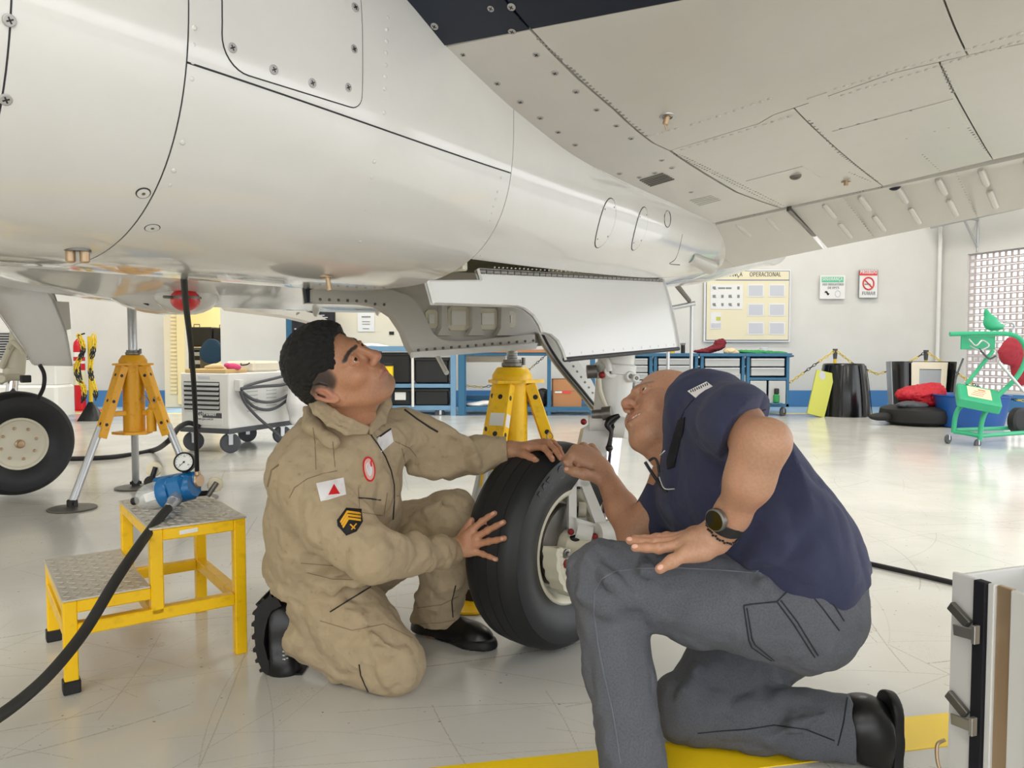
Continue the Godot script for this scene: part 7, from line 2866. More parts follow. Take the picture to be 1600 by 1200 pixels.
func panel_at_right() -> void:
	var a := on_floor(1494, 1262)
	a = Vector3(0.885, 0, -1.50)
	var d := Vector3(0.045, 0, 0.13).normalized()
	var inw := Vector3(d.z, 0, -d.x)                    # away from the camera's side
	var top := 0.472
	var t := thing("cowling_panel", "white detached aircraft panel with black seal strip and latches, standing bottom right", "panel", a)
	var bs := Basis(d, Vector3.UP, d.cross(Vector3.UP))
	var strip := func(called: String, s0: float, s1: float, off: float, thick: float, m: Material) -> MeshInstance3D:
		var b := MB.new()
		b.box(a + d * (s0 + s1) * 0.5 + Vector3(0, top * 0.5, 0) - inw * (off - thick * 0.5), Vector3(s1 - s0, top, thick), bs, 0.002)
		return obj(called, b, m, t)
	var w := 0.052
	strip.call("flange", 0.0, w, 0.0, 0.012, M.white_metal)
	strip.call("rubber_seal", w, w + 0.026, 0.006, 0.02, M.navy_dark)
	strip.call("seal_retainer", w + 0.026, w + 0.040, 0.0, 0.014, M.white_metal)
	strip.call("bare_strip", w + 0.040, w + 0.072, -0.006, 0.012, M.bronze)
	strip.call("skin_edge", w + 0.072, w + 0.11, 0.0, 0.014, M.white_metal)
	strip.call("skin", w + 0.11, w + 0.50, 0.004, 0.02, M.aircraft_white)
	var b := MB.new()
	b.box(a + d * 0.25 + inw * 0.20 + Vector3(0, top * 0.5, 0), Vector3(0.5, top * 0.98, 0.012), bs, 0.003)
	b.box(a + d * 0.006 + inw * 0.10 + Vector3(0, top * 0.5, 0), Vector3(0.012, top * 0.98, 0.19), bs, 0.003)
	obj("inner_skin", b, M.white_metal, t)
	for y in [0.395, 0.215]:
		var p := a + d * (w * 0.55) + Vector3(0, y, 0) - inw * 0.004
		b = MB.new()
		b.box(p - inw * 0.006 + d * 0.0, Vector3(0.050, 0.020, 0.012), bs * Basis(Vector3(0, 0, 1), -0.55), 0.002)
		var lt := obj("latch", b, M.dull_steel, t)
		b = MB.new()
		b.box(p - inw * 0.018 + d * 0.022 + Vector3(0, -0.026, 0), Vector3(0.050, 0.022, 0.004), bs * Basis(Vector3(0, 0, 1), 0.12), 0.001)
		b.box(p - inw * 0.018 + d * 0.045 + Vector3(0, -0.022, 0), Vector3(0.008, 0.036, 0.014), bs, 0.001)
		obj("latch_hook", b, M.bare_metal, lt)
	b = MB.new()
	var h := a + d * 0.004 - inw * 0.012 + Vector3(0, 0.13, 0)
	b.tube([h, h + Vector3(0, -0.01, 0) - inw * 0.02, h + Vector3(0, -0.05, 0) - inw * 0.024 + d * 0.012, h + Vector3(0, -0.07, 0) + d * 0.03], 0.0035, 8)
	obj("pull_strap", b, M.bronze, t)


# ---------------------------------------------------------------- the far side of the hall
func background() -> void:
	for q in [["bench_blue", Color(0.17, 0.39, 0.53), 0.45], ["bench_pale", Color(0.42, 0.58, 0.71), 0.45], ["drawer_grey", Color(0.70, 0.71, 0.71), 0.4], ["bin_black", Color(0.06, 0.07, 0.08), 0.5], ["wood_top", Color(0.66, 0.48, 0.36), 0.6], ["peg_cream", Color(0.88, 0.85, 0.78), 0.7],
			["carton", Color(0.70, 0.50, 0.34), 0.8], ["maroon", Color(0.45, 0.10, 0.15), 0.85], ["maroon_light", Color(0.62, 0.16, 0.22), 0.8], ["cream_cloth", Color(0.86, 0.78, 0.62), 0.85], ["green_cloth", Color(0.20, 0.56, 0.32), 0.85], ["board_cream", Color(0.90, 0.87, 0.76), 0.7], ["frame_blue", Color(0.42, 0.46, 0.58), 0.5],
			["sheet_white", Color(0.90, 0.90, 0.90), 0.75], ["sheet_grey", Color(0.78, 0.79, 0.83), 0.75], ["print_grey", Color(0.52, 0.53, 0.54), 0.8], ["sign_green", Color(0.38, 0.76, 0.60), 0.6], ["sign_red", Color(0.84, 0.28, 0.28), 0.6], ["chain_yellow", Color(0.90, 0.76, 0.16), 0.5], ["lime_panel", Color(0.76, 0.77, 0.34), 0.45], ["cowl_black", Color(0.055, 0.062, 0.075), 0.16],
			["cowl_grey", Color(0.62, 0.64, 0.67), 0.4], ["cover_red", Color(0.72, 0.07, 0.15), 0.55], ["cart_green", Color(0.20, 0.67, 0.49), 0.4], ["tub_blue", Color(0.10, 0.33, 0.62), 0.4], ["fire_red", Color(0.78, 0.04, 0.12), 0.3], ["louvre_cream", Color(0.88, 0.84, 0.74), 0.6], ["chair_blue", Color(0.09, 0.23, 0.33), 0.8], ["grille_grey", Color(0.30, 0.31, 0.33), 0.6], ["tan_tray", Color(0.82, 0.70, 0.48), 0.6], ["pink_cloth", Color(0.85, 0.30, 0.50), 0.8], ["label_cream", Color(0.90, 0.88, 0.74), 0.7]]:
		mat(q[0], q[1], q[2])
	var scr := mat("screen_dark", Color(0.05, 0.055, 0.08), 0.2)
	scr.emission_enabled = true
	scr.emission = Color(0.05, 0.055, 0.09)
	scr.emission_energy_multiplier = 0.6
	power_cart()
	left_corner()
	benches()
	tool_cabinets()
	notices()
	right_corner()


func caster(t: Node3D, p: Vector3, r: float, called := "caster") -> void:
	var b := MB.new()
	b.lathe([[r * 0.86, -r * 0.28], [r, -r * 0.22], [r, r * 0.22], [r * 0.86, r * 0.28]], p + Vector3(0, r, 0), basis_on(Vector3(0.55, 0, 1).normalized()), 20)
	var w := obj(called, b, M.grille_grey, t)
	b = MB.new()
	var ax := Vector3(0.55, 0, 1).normalized()
	for s in [-1.0, 1.0]:
		b.box(p + Vector3(0, r * 1.35, 0) + ax * r * 0.36 * s, Vector3(r * 0.06, r * 1.0, r * 0.42), Basis(ax, Vector3.UP, ax.cross(Vector3.UP)), 0.001)
	b.box(p + Vector3(0, r * 1.9, 0), Vector3(r * 0.8, r * 0.12, r * 0.6), Basis(ax, Vector3.UP, ax.cross(Vector3.UP)), 0.001)
	obj("caster_fork", b, M.galvanised, w)


func power_cart() -> void:
	var c := Vector3(-2.464, 0, -6.55)
	var u := Vector3(-0.505, 0, -0.2).normalized()
	var v := Vector3(0.37, 0, -0.93).normalized()
	var W := 0.54
	var L := 0.86
	var y0 := 0.215
	var y1 := 0.705
	var t := thing("power_cart", "white ground power cart on casters with grille, logo plate and coiled cables", "power cart", c)
	var q := func(a: float, y: float, d: float) -> Vector3: return c + u * a + v * d + Vector3(0, y, 0)
	var bs := Basis(u * -1.0, Vector3.UP, (u * -1.0).cross(Vector3.UP))
	var b := MB.new()
	b.box(q.call(W * 0.5, (y0 + y1) * 0.5, L * 0.5), Vector3(W, y1 - y0, L), bs, 0.008)
	obj("body", b, M.white_plastic, t)
	b = MB.new()
	b.box(q.call(W * 0.5, y0 - 0.014, L * 0.5), Vector3(W + 0.02, 0.045, L + 0.02), bs, 0.004)
	obj("base_frame", b, M.grille_grey, t)
	b = MB.new()
	b.box(q.call(W * 0.55, 0.505, -0.003), Vector3(0.40, 0.25, 0.006), bs, 0.001)
	var gr := obj("grille", b, M.bin_black, t)
	for i in 6:
		b = MB.new()
		b.box(q.call(W * 0.55, 0.405 + i * 0.041, -0.010), Vector3(0.40, 0.026, 0.005), bs * Basis(Vector3(1, 0, 0), -0.5), 0.001)
		obj("slat", b, M.drawer_grey, gr)
	b = MB.new()
	b.box(q.call(W * 0.40, 0.305, -0.002), Vector3(0.30, 0.115, 0.004), bs, 0.0)
	var lp := obj("logo_plate", b, M.sheet_white, t)
	b = MB.new()
	b.box(q.call(W * 0.335, 0.335, -0.0045), Vector3(0.215, 0.045, 0.001), bs, 0.0)
	obj("logo_band", b, M.grille_grey, lp)
	var r := u * -1.0
	lettering("logo_text", "Jet", 0.036, q.call(W * 0.66, 0.320, -0.005), r, Vector3.UP, M.ink, lp, "Droid Sans", true, 0.001)
	lettering("logo_text", "Power", 0.036, q.call(W * 0.52, 0.320, -0.0055), r, Vector3.UP, M.sheet_white, lp, "Droid Sans", true, 0.001)
	lettering("web_text", "www.gpu.com.br", 0.018, q.call(W * 0.66, 0.287, -0.005), r, Vector3.UP, M.ink, lp, "Droid Sans", false, 0.001)
	b = MB.new()
	b.box(q.call(W * 0.5, 0.668, -0.002), Vector3(0.13, 0.022, 0.004), bs, 0.0)
	obj("name_strip", b, M.sheet_grey, t)
	for k in [[0.48, 0.08], [0.06, 0.08], [0.06, 0.78], [0.48, 0.78]]:
		caster(t, q.call(k[0], 0.0, k[1]), 0.088)
	for k in [[0.05, 0.04], [0.05, 0.05]]:
		pass
	b = MB.new()
	for i in 6:
		for j in 2:
			b.box(q.call(-0.002, 0.36 + i * 0.035, 0.30 + j * 0.26), Vector3(0.004, 0.008, 0.14), bs, 0.001)
	stuff(obj("side_louvres", b, M.drawer_grey, t))
	# cable hooks and the coiled cable
	b = MB.new()
	b.box(q.call(-0.03, 0.60, 0.10), Vector3(0.06, 0.10, 0.05), bs, 0.004)
	b.box(q.call(-0.03, 0.60, 0.76), Vector3(0.06, 0.16, 0.03), bs, 0.004)
	obj("cable_hook", b, M.white_metal, t)
	b = MB.new()
	var n := u * -1.0
	var cp := func(d: float, y: float, o: float) -> Vector3: return c + v * d + n * o + Vector3(0, y, 0)
	b.tube([cp.call(0.08, 0.56, 0.05), cp.call(0.2, 0.60, 0.06), cp.call(0.5, 0.64, 0.06), cp.call(0.72, 0.66, 0.07), cp.call(0.80, 0.58, 0.08), cp.call(0.72, 0.45, 0.07), cp.call(0.5, 0.36, 0.06), cp.call(0.25, 0.40, 0.06), cp.call(0.10, 0.54, 0.05)], 0.014, 8)
	b.tube([cp.call(0.08, 0.57, 0.06), cp.call(0.3, 0.58, 0.075), cp.call(0.6, 0.58, 0.08), cp.call(0.78, 0.60, 0.09), cp.call(0.74, 0.50, 0.085), cp.call(0.5, 0.43, 0.075), cp.call(0.25, 0.46, 0.07), cp.call(0.09, 0.55, 0.06)], 0.014, 8)
	b.tube([cp.call(0.08, 0.55, 0.06), cp.call(0.12, 0.44, 0.08), cp.call(0.28, 0.30, 0.08), cp.call(0.48, 0.16, 0.09), cp.call(0.62, 0.05, 0.10), cp.call(0.74, 0.02, 0.10)], 0.014, 8)
	b.tube([cp.call(0.78, 0.56, 0.07), cp.call(0.83, 0.42, 0.06), cp.call(0.84, 0.30, 0.04)], 0.014, 8)
	stuff(obj("coiled_cable", b, M.grille_grey, t))
	# things lying on top
	b = MB.new()
	b.box(q.call(W * 0.5, y1 + 0.018, 0.15), Vector3(0.46, 0.036, 0.28), bs, 0.006)
	tag(obj("tray", b, M.tan_tray), "shallow tan tray on top of the white power cart", "tray")
	var f := Field.new()
	var pk := q.call(0.10, y1 + 0.055, 0.16) as Vector3
	f.ell(pk, Vector3(0.05, 0.032, 0.05)).ell(pk + Vector3(0.05, -0.005, 0.02), Vector3(0.04, 0.025, 0.03)).ell(pk + Vector3(-0.03, 0.015, 0.03), Vector3(0.03, 0.02, 0.03), Basis(), 0.006)
	tag(obj("rag", cloth_mesh(f, 0.008), M.pink_cloth), "crumpled pink rag in the tray on the power cart", "rag")
	f = Field.new()
	pk = q.call(0.30, y1 + 0.05, 0.16)
	f.ell(pk, Vector3(0.09, 0.022, 0.05)).ell(pk + Vector3(0.02, 0.008, 0.01), Vector3(0.05, 0.022, 0.05))
	tag(obj("pouch", cloth_mesh(f, 0.008), M.cream_cloth), "small flat cream pouch in the tray beside the pink rag", "pouch")
	b = MB.new()
	b.box(q.call(W * 0.42, y1 + 0.05, 0.58), Vector3(0.34, 0.10, 0.36), bs, 0.02)
	var cs := obj("case", b, M.peg_cream)
	tag(cs, "cream plastic case with black handle on the power cart", "case")
	b = MB.new()
	b.tube([q.call(0.20, y1 + 0.08, 0.39), q.call(0.18, y1 + 0.065, 0.37), q.call(0.12, y1 + 0.07, 0.37), q.call(0.10, y1 + 0.085, 0.39)], 0.006, 6)
	obj("handle", b, M.black_part, cs)
	b = MB.new()
	b.tube([q.call(0.02, y1, 0.84), q.call(0.02, 0.84, 0.92), q.call(0.02, 0.87, 1.0), q.call(-0.02, 0.87, 1.3)], 0.012, 8)
	obj("push_bar", b, M.galvanised, t)
	# white cloth over the far end
	f = Field.new()
	f.chain(pts([[462, 600, 7.15], [466, 630, 7.15], [462, 655, 7.15]]), [0.07, 0.10, 0.06], 0.05)
	tag(obj("plastic_sheet", cloth_mesh(f, 0.012), M.sheet_white), "white plastic sheet hanging over the far end of the power cart", "sheet")


func chain(called: String, line: Array, label: String, r := 0.022, sag := 0.0) -> void:
	# plastic barrier chain: links alternate yellow and black in runs
	var b := MB.new()
	b.tinted = true
	var k := 0
	for i in line.size() - 1:
		var a: Vector3 = line[i]
		var c: Vector3 = line[i + 1]
		var n: int = max(2, int((c - a).length() / (r * 2.6)))
		for j in n:
			var s := (j + 0.5) / n
			var p := a.lerp(c, s) - Vector3(0, sag * 4.0 * s * (1.0 - s), 0)
			var d := ((c - a).normalized() - Vector3(0, sag * 4.0 * (1.0 - 2.0 * s) / (c - a).length(), 0)).normalized()
			var side := d.cross(Vector3(0.3, 0.2, 1)).normalized()
			if k % 2 == 1:
				side = d.cross(side)
			b.tint = Color(0.78, 0.55, 0.02) if (k / 5) % 2 == 0 else Color(0.015, 0.015, 0.017)
			var ring := []
			for e in 9:
				var an := TAU * e / 8.0
				ring.append(p + d * cos(an) * r * 1.7 + side * sin(an) * r * 0.85)
			b.tube(ring, r * 0.28, 5, false)
			k += 1
	tag(stuff(obj(called, b, M.chain_links)), label, "chain")


func left_corner() -> void:
	var m := mat("chain_links", Color.WHITE, 0.45)
	m.vertex_color_use_as_albedo = true
	# air cooler at the left edge
	var t := thing("air_cooler", "tall white louvred air cooler on casters behind the far wheel", "air cooler", at(40, 663, 9.3))
	rect_part("cabinet", -110, 478, 84, 602, 9.2, 0.36, M.white_plastic, t, 0.012)
	rect_part("water_tank", -110, 602, 88, 655, 9.17, 0.40, M.white_plastic, t, 0.03)
	var xr := at(84, 540, 9.2).x
	var b := MB.new()
	for i in 30:
		for j in 3:
			b.box(Vector3(xr + 0.001, at(84, 482 + i * 4.0, 9.2).y, -9.44 - j * 0.045), Vector3(0.004, 0.014, 0.028), Basis(), 0.0)
	stuff(obj("vent_slots", b, M.grille_grey, t))
	rect_part("front_grille", -20, 520, 76, 562, 9.195, 0.02, M.grille_grey, t)
	for i in 10:
		rect_part("grille_bar", -20, 523 + i * 4.0, 76, 524.6 + i * 4.0, 9.18, 0.02, M.drawer_grey, t, 0.0)
	caster(t, at(94, 664, 9.3), 0.055)
	caster(t, at(20, 664, 9.1), 0.055)
	# fire extinguisher on its red floor mark
	b = MB.new()
	var fe := on_floor(126, 641)
	b.box(fe + Vector3(0.10, 0.0015, 0.05), Vector3(0.62, 0.003, 0.42), Basis(), 0.0)
	var mk := struct("trim_4", b, M.line_red)
	b = MB.new()
	b.box(fe + Vector3(0.10, 0.0012, 0.05), Vector3(0.82, 0.0024, 0.60), Basis(), 0.0)
	struct("trim_5", b, M.line_yellow)
	t = thing("fire_extinguisher", "red fire extinguisher with white label standing by the left wall", "fire extinguisher", fe)
	b = MB.new()
	b.lathe([[0.070, 0.002], [0.078, 0.012], [0.078, 0.96], [0.066, 1.02], [0.034, 1.06], [0.026, 1.07]], fe, Basis(), 24)
	obj("cylinder", b, M.fire_red, t)
	b = MB.new()
	for q in [[0.80, 0.87, 1.0], [0.70, 0.74, 0.8]]:
		b.lathe([[0.0792, q[0]], [0.0792, q[1]]], fe, Basis(), 24, false)
	stuff(obj("white_marks", b, M.sheet_white, t))
	b = MB.new()
	b.lathe([[0.0788, 0.38], [0.0788, 0.60]], fe, Basis(), 24, false)
	obj("label", b, M.label_cream, t)
	b = MB.new()
	b.rod(fe + Vector3(0, 1.06, 0), fe + Vector3(0, 1.12, 0), 0.02)
	b.box(fe + Vector3(0.03, 1.13, 0), Vector3(0.13, 0.02, 0.025), Basis(Vector3(0, 0, 1), 0.3), 0.003)
	obj("valve", b, M.black_part, t)
	b = MB.new()
	b.tube([fe + Vector3(0.02, 1.08, 0.04), fe + Vector3(0.09, 0.98, 0.06), fe + Vector3(0.06, 0.70, 0.10), fe + Vector3(0.085, 0.40, 0.08), fe + Vector3(0.13, 0.30, 0.08)], 0.012, 8)
	obj("discharge_hose", b, M.black_rubber, t)
	# barrier post with its chain bundled over it
	var bp := on_floor(143, 657)
	t = thing("barrier_post", "barrier post on black pyramid base beside the fire extinguisher", "barrier post", bp)
	b = MB.new()
	b.lathe([[0.17, 0.0], [0.16, 0.02], [0.03, 0.24], [0.02, 0.25]], bp, Basis(Vector3.UP, PI / 4), 4)
	obj("base", b, M.bin_black, t)
	b = MB.new()
	b.rod(bp + Vector3(0, 0.24, 0), bp + Vector3(0, 1.08, 0), 0.024)
	obj("post", b, M.chain_yellow, t)
	var l0 := []
	for i in 15:
		var s := i / 14.0
		l0.append(bp + Vector3(-0.09 + 0.05 * sin(s * 9.0), 1.08 - 0.82 * s, 0.07))
	chain("barrier_chain", l0, "left strand of yellow and black chain on the barrier post", 0.030)
	l0 = []
	for i in 15:
		var s := i / 14.0
		l0.append(bp + Vector3(0.07 + 0.03 * sin(s * 7.0 + 1.0), 1.08 - 0.78 * s, 0.07))
	chain("barrier_chain", l0, "right strand of yellow and black chain on the barrier post", 0.030)
	# louvred door leaf, the desk and the chair in the room behind
	t = thing("louvred_door", "cream louvred door standing open at the doorway", "door", at(272, 632, 11.75))
	rect_part("door_leaf", 258, 478, 286, 636.5, 11.75, 0.05, M.louvre_cream, t)
	rect_part("door_edge", 278, 478, 287, 632, 11.70, 0.03, M.room_cream, t)
	b = MB.new()
	for i in 22:
		rect_box(b, 266, 486 + i * 6.0, 277, 489.5 + i * 6.0, 11.735, 0.03, 0.002)
	stuff(obj("louvre_slats", b, M.room_cream, t))
	t = thing("desk", "equipment desk with black panels in the room behind the doorway", "desk", at(318, 622, 13.4))
	rect_part("desk_top", 286, 543, 352, 547, 13.2, 0.7, M.grille_grey, t)
	rect_part("rack", 288, 547, 312, 618, 13.3, 0.5, M.bin_black, t)
	for i in 3:
		rect_part("rack_unit", 296, 550 + i * 13, 311, 556 + i * 13, 13.26, 0.05, M.drawer_grey, t)
	for k in [[293, 511, 331, 542], [333, 512, 352, 542]]:
		var cs := rect_part("equipment_case", k[0], k[1], k[2], k[3], 13.3, 0.3, M.bin_black, self, 0.015)
		tag(cs, "black hard case, %s of the two on the desk in the back room" % ("left one" if k[0] < 300 else "right one"), "case", "black cases in the back room")
		b = MB.new()
		b.tube([at(k[0] + 10, k[1], 13.2), at(k[0] + 10, k[1] - 4, 13.2), at(k[0] + 19, k[1] - 4, 13.2), at(k[0] + 19, k[1], 13.2)], 0.008, 6, false)
		obj("handle", b, M.black_part, cs)
	t = thing("office_chair", "dark blue office chair in front of the desk in the back room", "chair", at(332, 628, 12.7))
	var f := Field.new()
	f.ell(at(331, 552, 12.6), Vector3(0.21, 0.18, 0.05)).ell(at(331, 545, 12.62), Vector3(0.17, 0.17, 0.045))
	obj("backrest", cloth_mesh(f, 0.015), M.chair_blue, t)
	b = MB.new()
	b.box(at(332, 585, 12.75), Vector3(0.46, 0.07, 0.44), Basis(), 0.03)
	obj("seat", b, M.chair_blue, t)
	b = MB.new()
	b.rod(at(332, 585, 12.75), at(332, 625, 12.75), 0.03)
	for i in 5:
		var an := TAU * i / 5
		b.rod(at(332, 620, 12.75), at(332, 626, 12.75) + Vector3(cos(an), 0, sin(an)) * 0.28, 0.02)
	obj("base", b, M.black_part, t)


func lumpy(called: String, at_: Vector3, blobs: Array, cell: float, m: Material, label: String, category: String, fold := 0.0) -> Node3D:
	var f := Field.new()
	f.k = 0.03
	if fold > 0.0:
		f.fold = crease_noise(called.hash() % 1000, 14.0)
		f.fold_amp = fold
	for q in blobs:
		f.ell(at_ + Vector3(q[0], q[1], q[2]), Vector3(q[3], q[4], q[5]), Basis(Vector3(0, 0, 1), q[6] if q.size() > 6 else 0.0))
	return tag(obj(called, cloth_mesh(f, cell), m), label, category)


func benches() -> void:
	var D := 10.35
	var t := thing("workbench", "pale blue shelf workbench with black bins, behind the kneeling man", "workbench", at(585, 652, D))
	rect_part("bench_top", 443, 541, 726, 549, D, 0.75, M.bench_pale, t)
	rect_part("middle_shelf", 560, 600, 706, 606, D + 0.02, 0.7, M.bench_pale, t)
	rect_part("bottom_shelf", 447, 634, 706, 641, D + 0.02, 0.7, M.bench_pale, t)
	for x in [[446, 455], [704, 712], [716, 726]]:
		rect_part("leg", x[0], 549, x[1], 652, D + 0.01, 0.05, M.bench_blue if x[0] > 712 else M.bench_pale, t)
	rect_part("upright", 447, 470, 458, 541, D + 0.5, 0.05, M.bench_blue, t)
	rect_part("back_panel", 458, 462, 720, 541, D + 0.7, 0.03, M.peg_cream, t)
	rect_part("white_strip", 643, 556, 646.5, 636, D - 0.01, 0.02, M.white_metal, t)
	rect_part("strip_leg", 590, 549, 596, 652, D + 0.6, 0.05, M.bench_pale, t)
	caster(t, at(687, 655, D + 0.1), 0.075)
	caster(t, at(640, 655, D + 0.1), 0.075)
	var k := 0
	for q in [[594, 551, 641, 599, "upper shelf behind the kneeling man's nose"], [648, 559, 701, 599, "upper shelf at its right end"], [611, 607, 642, 634, "lower shelf with a white label"], [648, 607, 701, 634, "lower shelf at its right end"], [560, 607, 590, 634, "lower shelf, left of the labelled one"]]:
		var bn := rect_part("storage_bin", q[0], q[1], q[2], q[3], D + 0.05, 0.5, M.bin_black, self, 0.02)
		tag(bn, "black plastic bin on the workbench's " + q[4], "bin", "black bins on the shelf workbench")
		var b := MB.new()
		rect_box(b, q[0] - 1.5, q[1], q[2] + 1.5, q[1] + 5, D + 0.03, 0.54, 0.01)
		obj("rim", b, M.bin_black, bn)
		if k == 2:
			rect_part("label", 617, 613, 634, 625, D + 0.045, 0.005, M.sheet_white, bn, 0.0)
		k += 1
	var b := MB.new()
	var yc := rect_part("yellow_can", 598, 570, 613, 612, D - 0.35, 0.10, M.line_yellow, self, 0.01)
	tag(yc, "yellow can with dark lid on the floor stand by the bench", "can")
	rect_part("lid", 598, 568, 613, 572, D - 0.36, 0.12, M.bin_black, yc)
	rect_part("can_stand", 600, 612, 611, 649, D - 0.36, 0.08, M.grille_grey, yc)
	# monitor
	t = thing("monitor", "flat monitor with a red and violet map on its dark screen", "monitor", at(490, 541, D + 0.45))
	rect_part("housing", 456, 481, 523, 528, D + 0.45, 0.05, M.bin_black, t, 0.006)
	rect_part("stand", 484, 526, 496, 541, D + 0.48, 0.04, M.bin_black, t)
	var s := rect_part("screen", 458, 487, 521, 525, D + 0.445, 0.004, M.screen_dark, t, 0.0)
	rect_part("screen_bar", 458, 483, 521, 486.5, D + 0.444, 0.004, M.label_cream, t, 0.0)
	var gl := mat("screen_red", Color(0.95, 0.16, 0.12), 0.3)
	gl.emission_enabled = true
	gl.emission = Color(0.95, 0.12, 0.10)
	gl.emission_energy_multiplier = 0.5
	var gv := mat("screen_violet", Color(0.30, 0.20, 0.75), 0.3)
	gv.emission_enabled = true
	gv.emission = Color(0.25, 0.18, 0.7)
	gv.emission_energy_multiplier = 0.4
	b = MB.new()
	for q in [[474, 500, 479, 503], [477, 498, 482, 506], [481, 500, 486, 505], [484, 496, 488, 501], [486, 503, 491, 506], [490, 498, 493, 503], [488, 508, 494, 511]]:
		rect_box(b, q[0], q[1], q[2], q[3], D + 0.442, 0.003, 0.0)
	stuff(obj("map_red", b, gl, s))
	b = MB.new()
	for q in [[476, 493, 481, 497], [482, 492, 486, 496]]:
		rect_box(b, q[0], q[1], q[2], q[3], D + 0.442, 0.003, 0.0)
	stuff(obj("map_violet", b, gv, s))
	b = MB.new()
	for i in 6:
		rect_box(b, 501, 492 + i * 3.4, 501 + 6 + (i * 5) % 9, 493.2 + i * 3.4, D + 0.442, 0.003, 0.0)
	rect_box(b, 460, 513, 478, 515, D + 0.442, 0.003, 0.0)
	stuff(obj("screen_text", b, M.sheet_grey, s))
	# paper and sockets on the back panel
	var pp := rect_part("notice", 559, 480, 585, 518, D + 0.69, 0.004, M.sheet_white, self, 0.0)
	tag(pp, "white printed sheet pinned to the panel above the workbench", "notice")
	b = MB.new()
	for q in [[563, 486, 581, 488], [565, 494, 579, 496], [566, 502, 578, 503], [566, 506, 578, 507], [567, 513, 577, 514]]:
		rect_box(b, q[0], q[1], q[2], q[3], D + 0.686, 0.002, 0.0)
	stuff(obj("print", b, M.print_grey, pp))
	for x in [608, 626]:
		var so := rect_part("socket", x, 518, x + 7.5, 523, D + 0.69, 0.012, M.bin_black, self)
		tag(so, "black wall socket on the panel, %s of the pair" % ("left one" if x < 620 else "right one"), "socket", "black sockets on the panel")
	# bits on the bench top
	lumpy("paper_pile", at(580, 540, D + 0.25), [[0, 0, 0, 0.16, 0.035, 0.12], [0.14, -0.01, 0, 0.12, 0.02, 0.1]], 0.02, M.sheet_white, "loose white papers on the pale blue bench top", "papers", 0.008)
	lumpy("white_cups", at(463, 530, D + 0.3), [[0, 0, 0, 0.05, 0.06, 0.05], [0.09, 0.01, 0, 0.05, 0.05, 0.05], [0.06, 0.05, 0, 0.04, 0.03, 0.04]], 0.014, M.sheet_white, "white mugs and a lens at the left end of the bench", "mug")
	# second bench: wooden top, blue legs
	t = thing("workbench", "blue workbench with brown wooden top behind the yellow jack", "workbench", at(830, 652, D))
	rect_part("bench_top", 722, 546, 932, 551, D, 0.75, M.wood_top, t)
	rect_part("apron_rail", 724, 551, 932, 556, D + 0.02, 0.05, M.bench_blue, t)
	for x in [[723, 728], [855, 861], [922, 930]]:
		rect_part("leg", x[0], 556, x[1], 652, D + 0.03, 0.06, M.bench_blue, t)
	rect_part("low_rail", 728, 618, 930, 626, D + 0.62, 0.05, M.bench_blue, t)
	rect_part("bottom_shelf", 724, 636, 930, 642, D + 0.03, 0.7, M.bench_blue, t)
	rect_part("grey_panel", 728, 556, 790, 566, D + 0.64, 0.02, M.peg_cream, t)
	t = thing("carton", "brown cardboard box with white and red stickers on the second bench's shelf", "box", at(886, 636, D + 0.1))
	rect_part("box", 864, 593, 909, 636, D + 0.1, 0.4, M.carton, t)
	rect_part("flap", 864, 609, 909, 611, D + 0.095, 0.01, M.wood_top, t)
	rect_part("white_sticker", 867, 611.5, 878, 614, D + 0.093, 0.004, M.sheet_white, t, 0.0)
	rect_part("red_sticker", 879, 611, 892, 615, D + 0.093, 0.004, M.sign_red, t, 0.0)
	lumpy("tool_bag", at(840, 628, D + 0.2), [[0, 0, 0, 0.15, 0.09, 0.15], [0.07, 0.10, 0, 0.10, 0.10, 0.1]], 0.02, M.bin_black, "black bag on the low shelf left of the cardboard box", "bag", 0.01)
	lumpy("wrapped_parts", at(745, 632, D + 0.25), [[0, 0, 0, 0.17, 0.035, 0.15], [0.14, 0.02, 0, 0.14, 0.04, 0.15]], 0.02, M.sheet_white, "parts in clear white plastic on the shelf left of the jack", "parts", 0.008)
	chain("barrier_chain", [at(728, 603, D + 0.75), at(755, 605, D + 0.75), at(772, 602, D + 0.75)], "dark chain crossing behind the bench left of the yellow jack", 0.018)
	chain("barrier_chain", [at(818, 585, D + 0.75), at(852, 556, D + 0.75)], "chain slanting up behind the bench right of the yellow jack", 0.016)


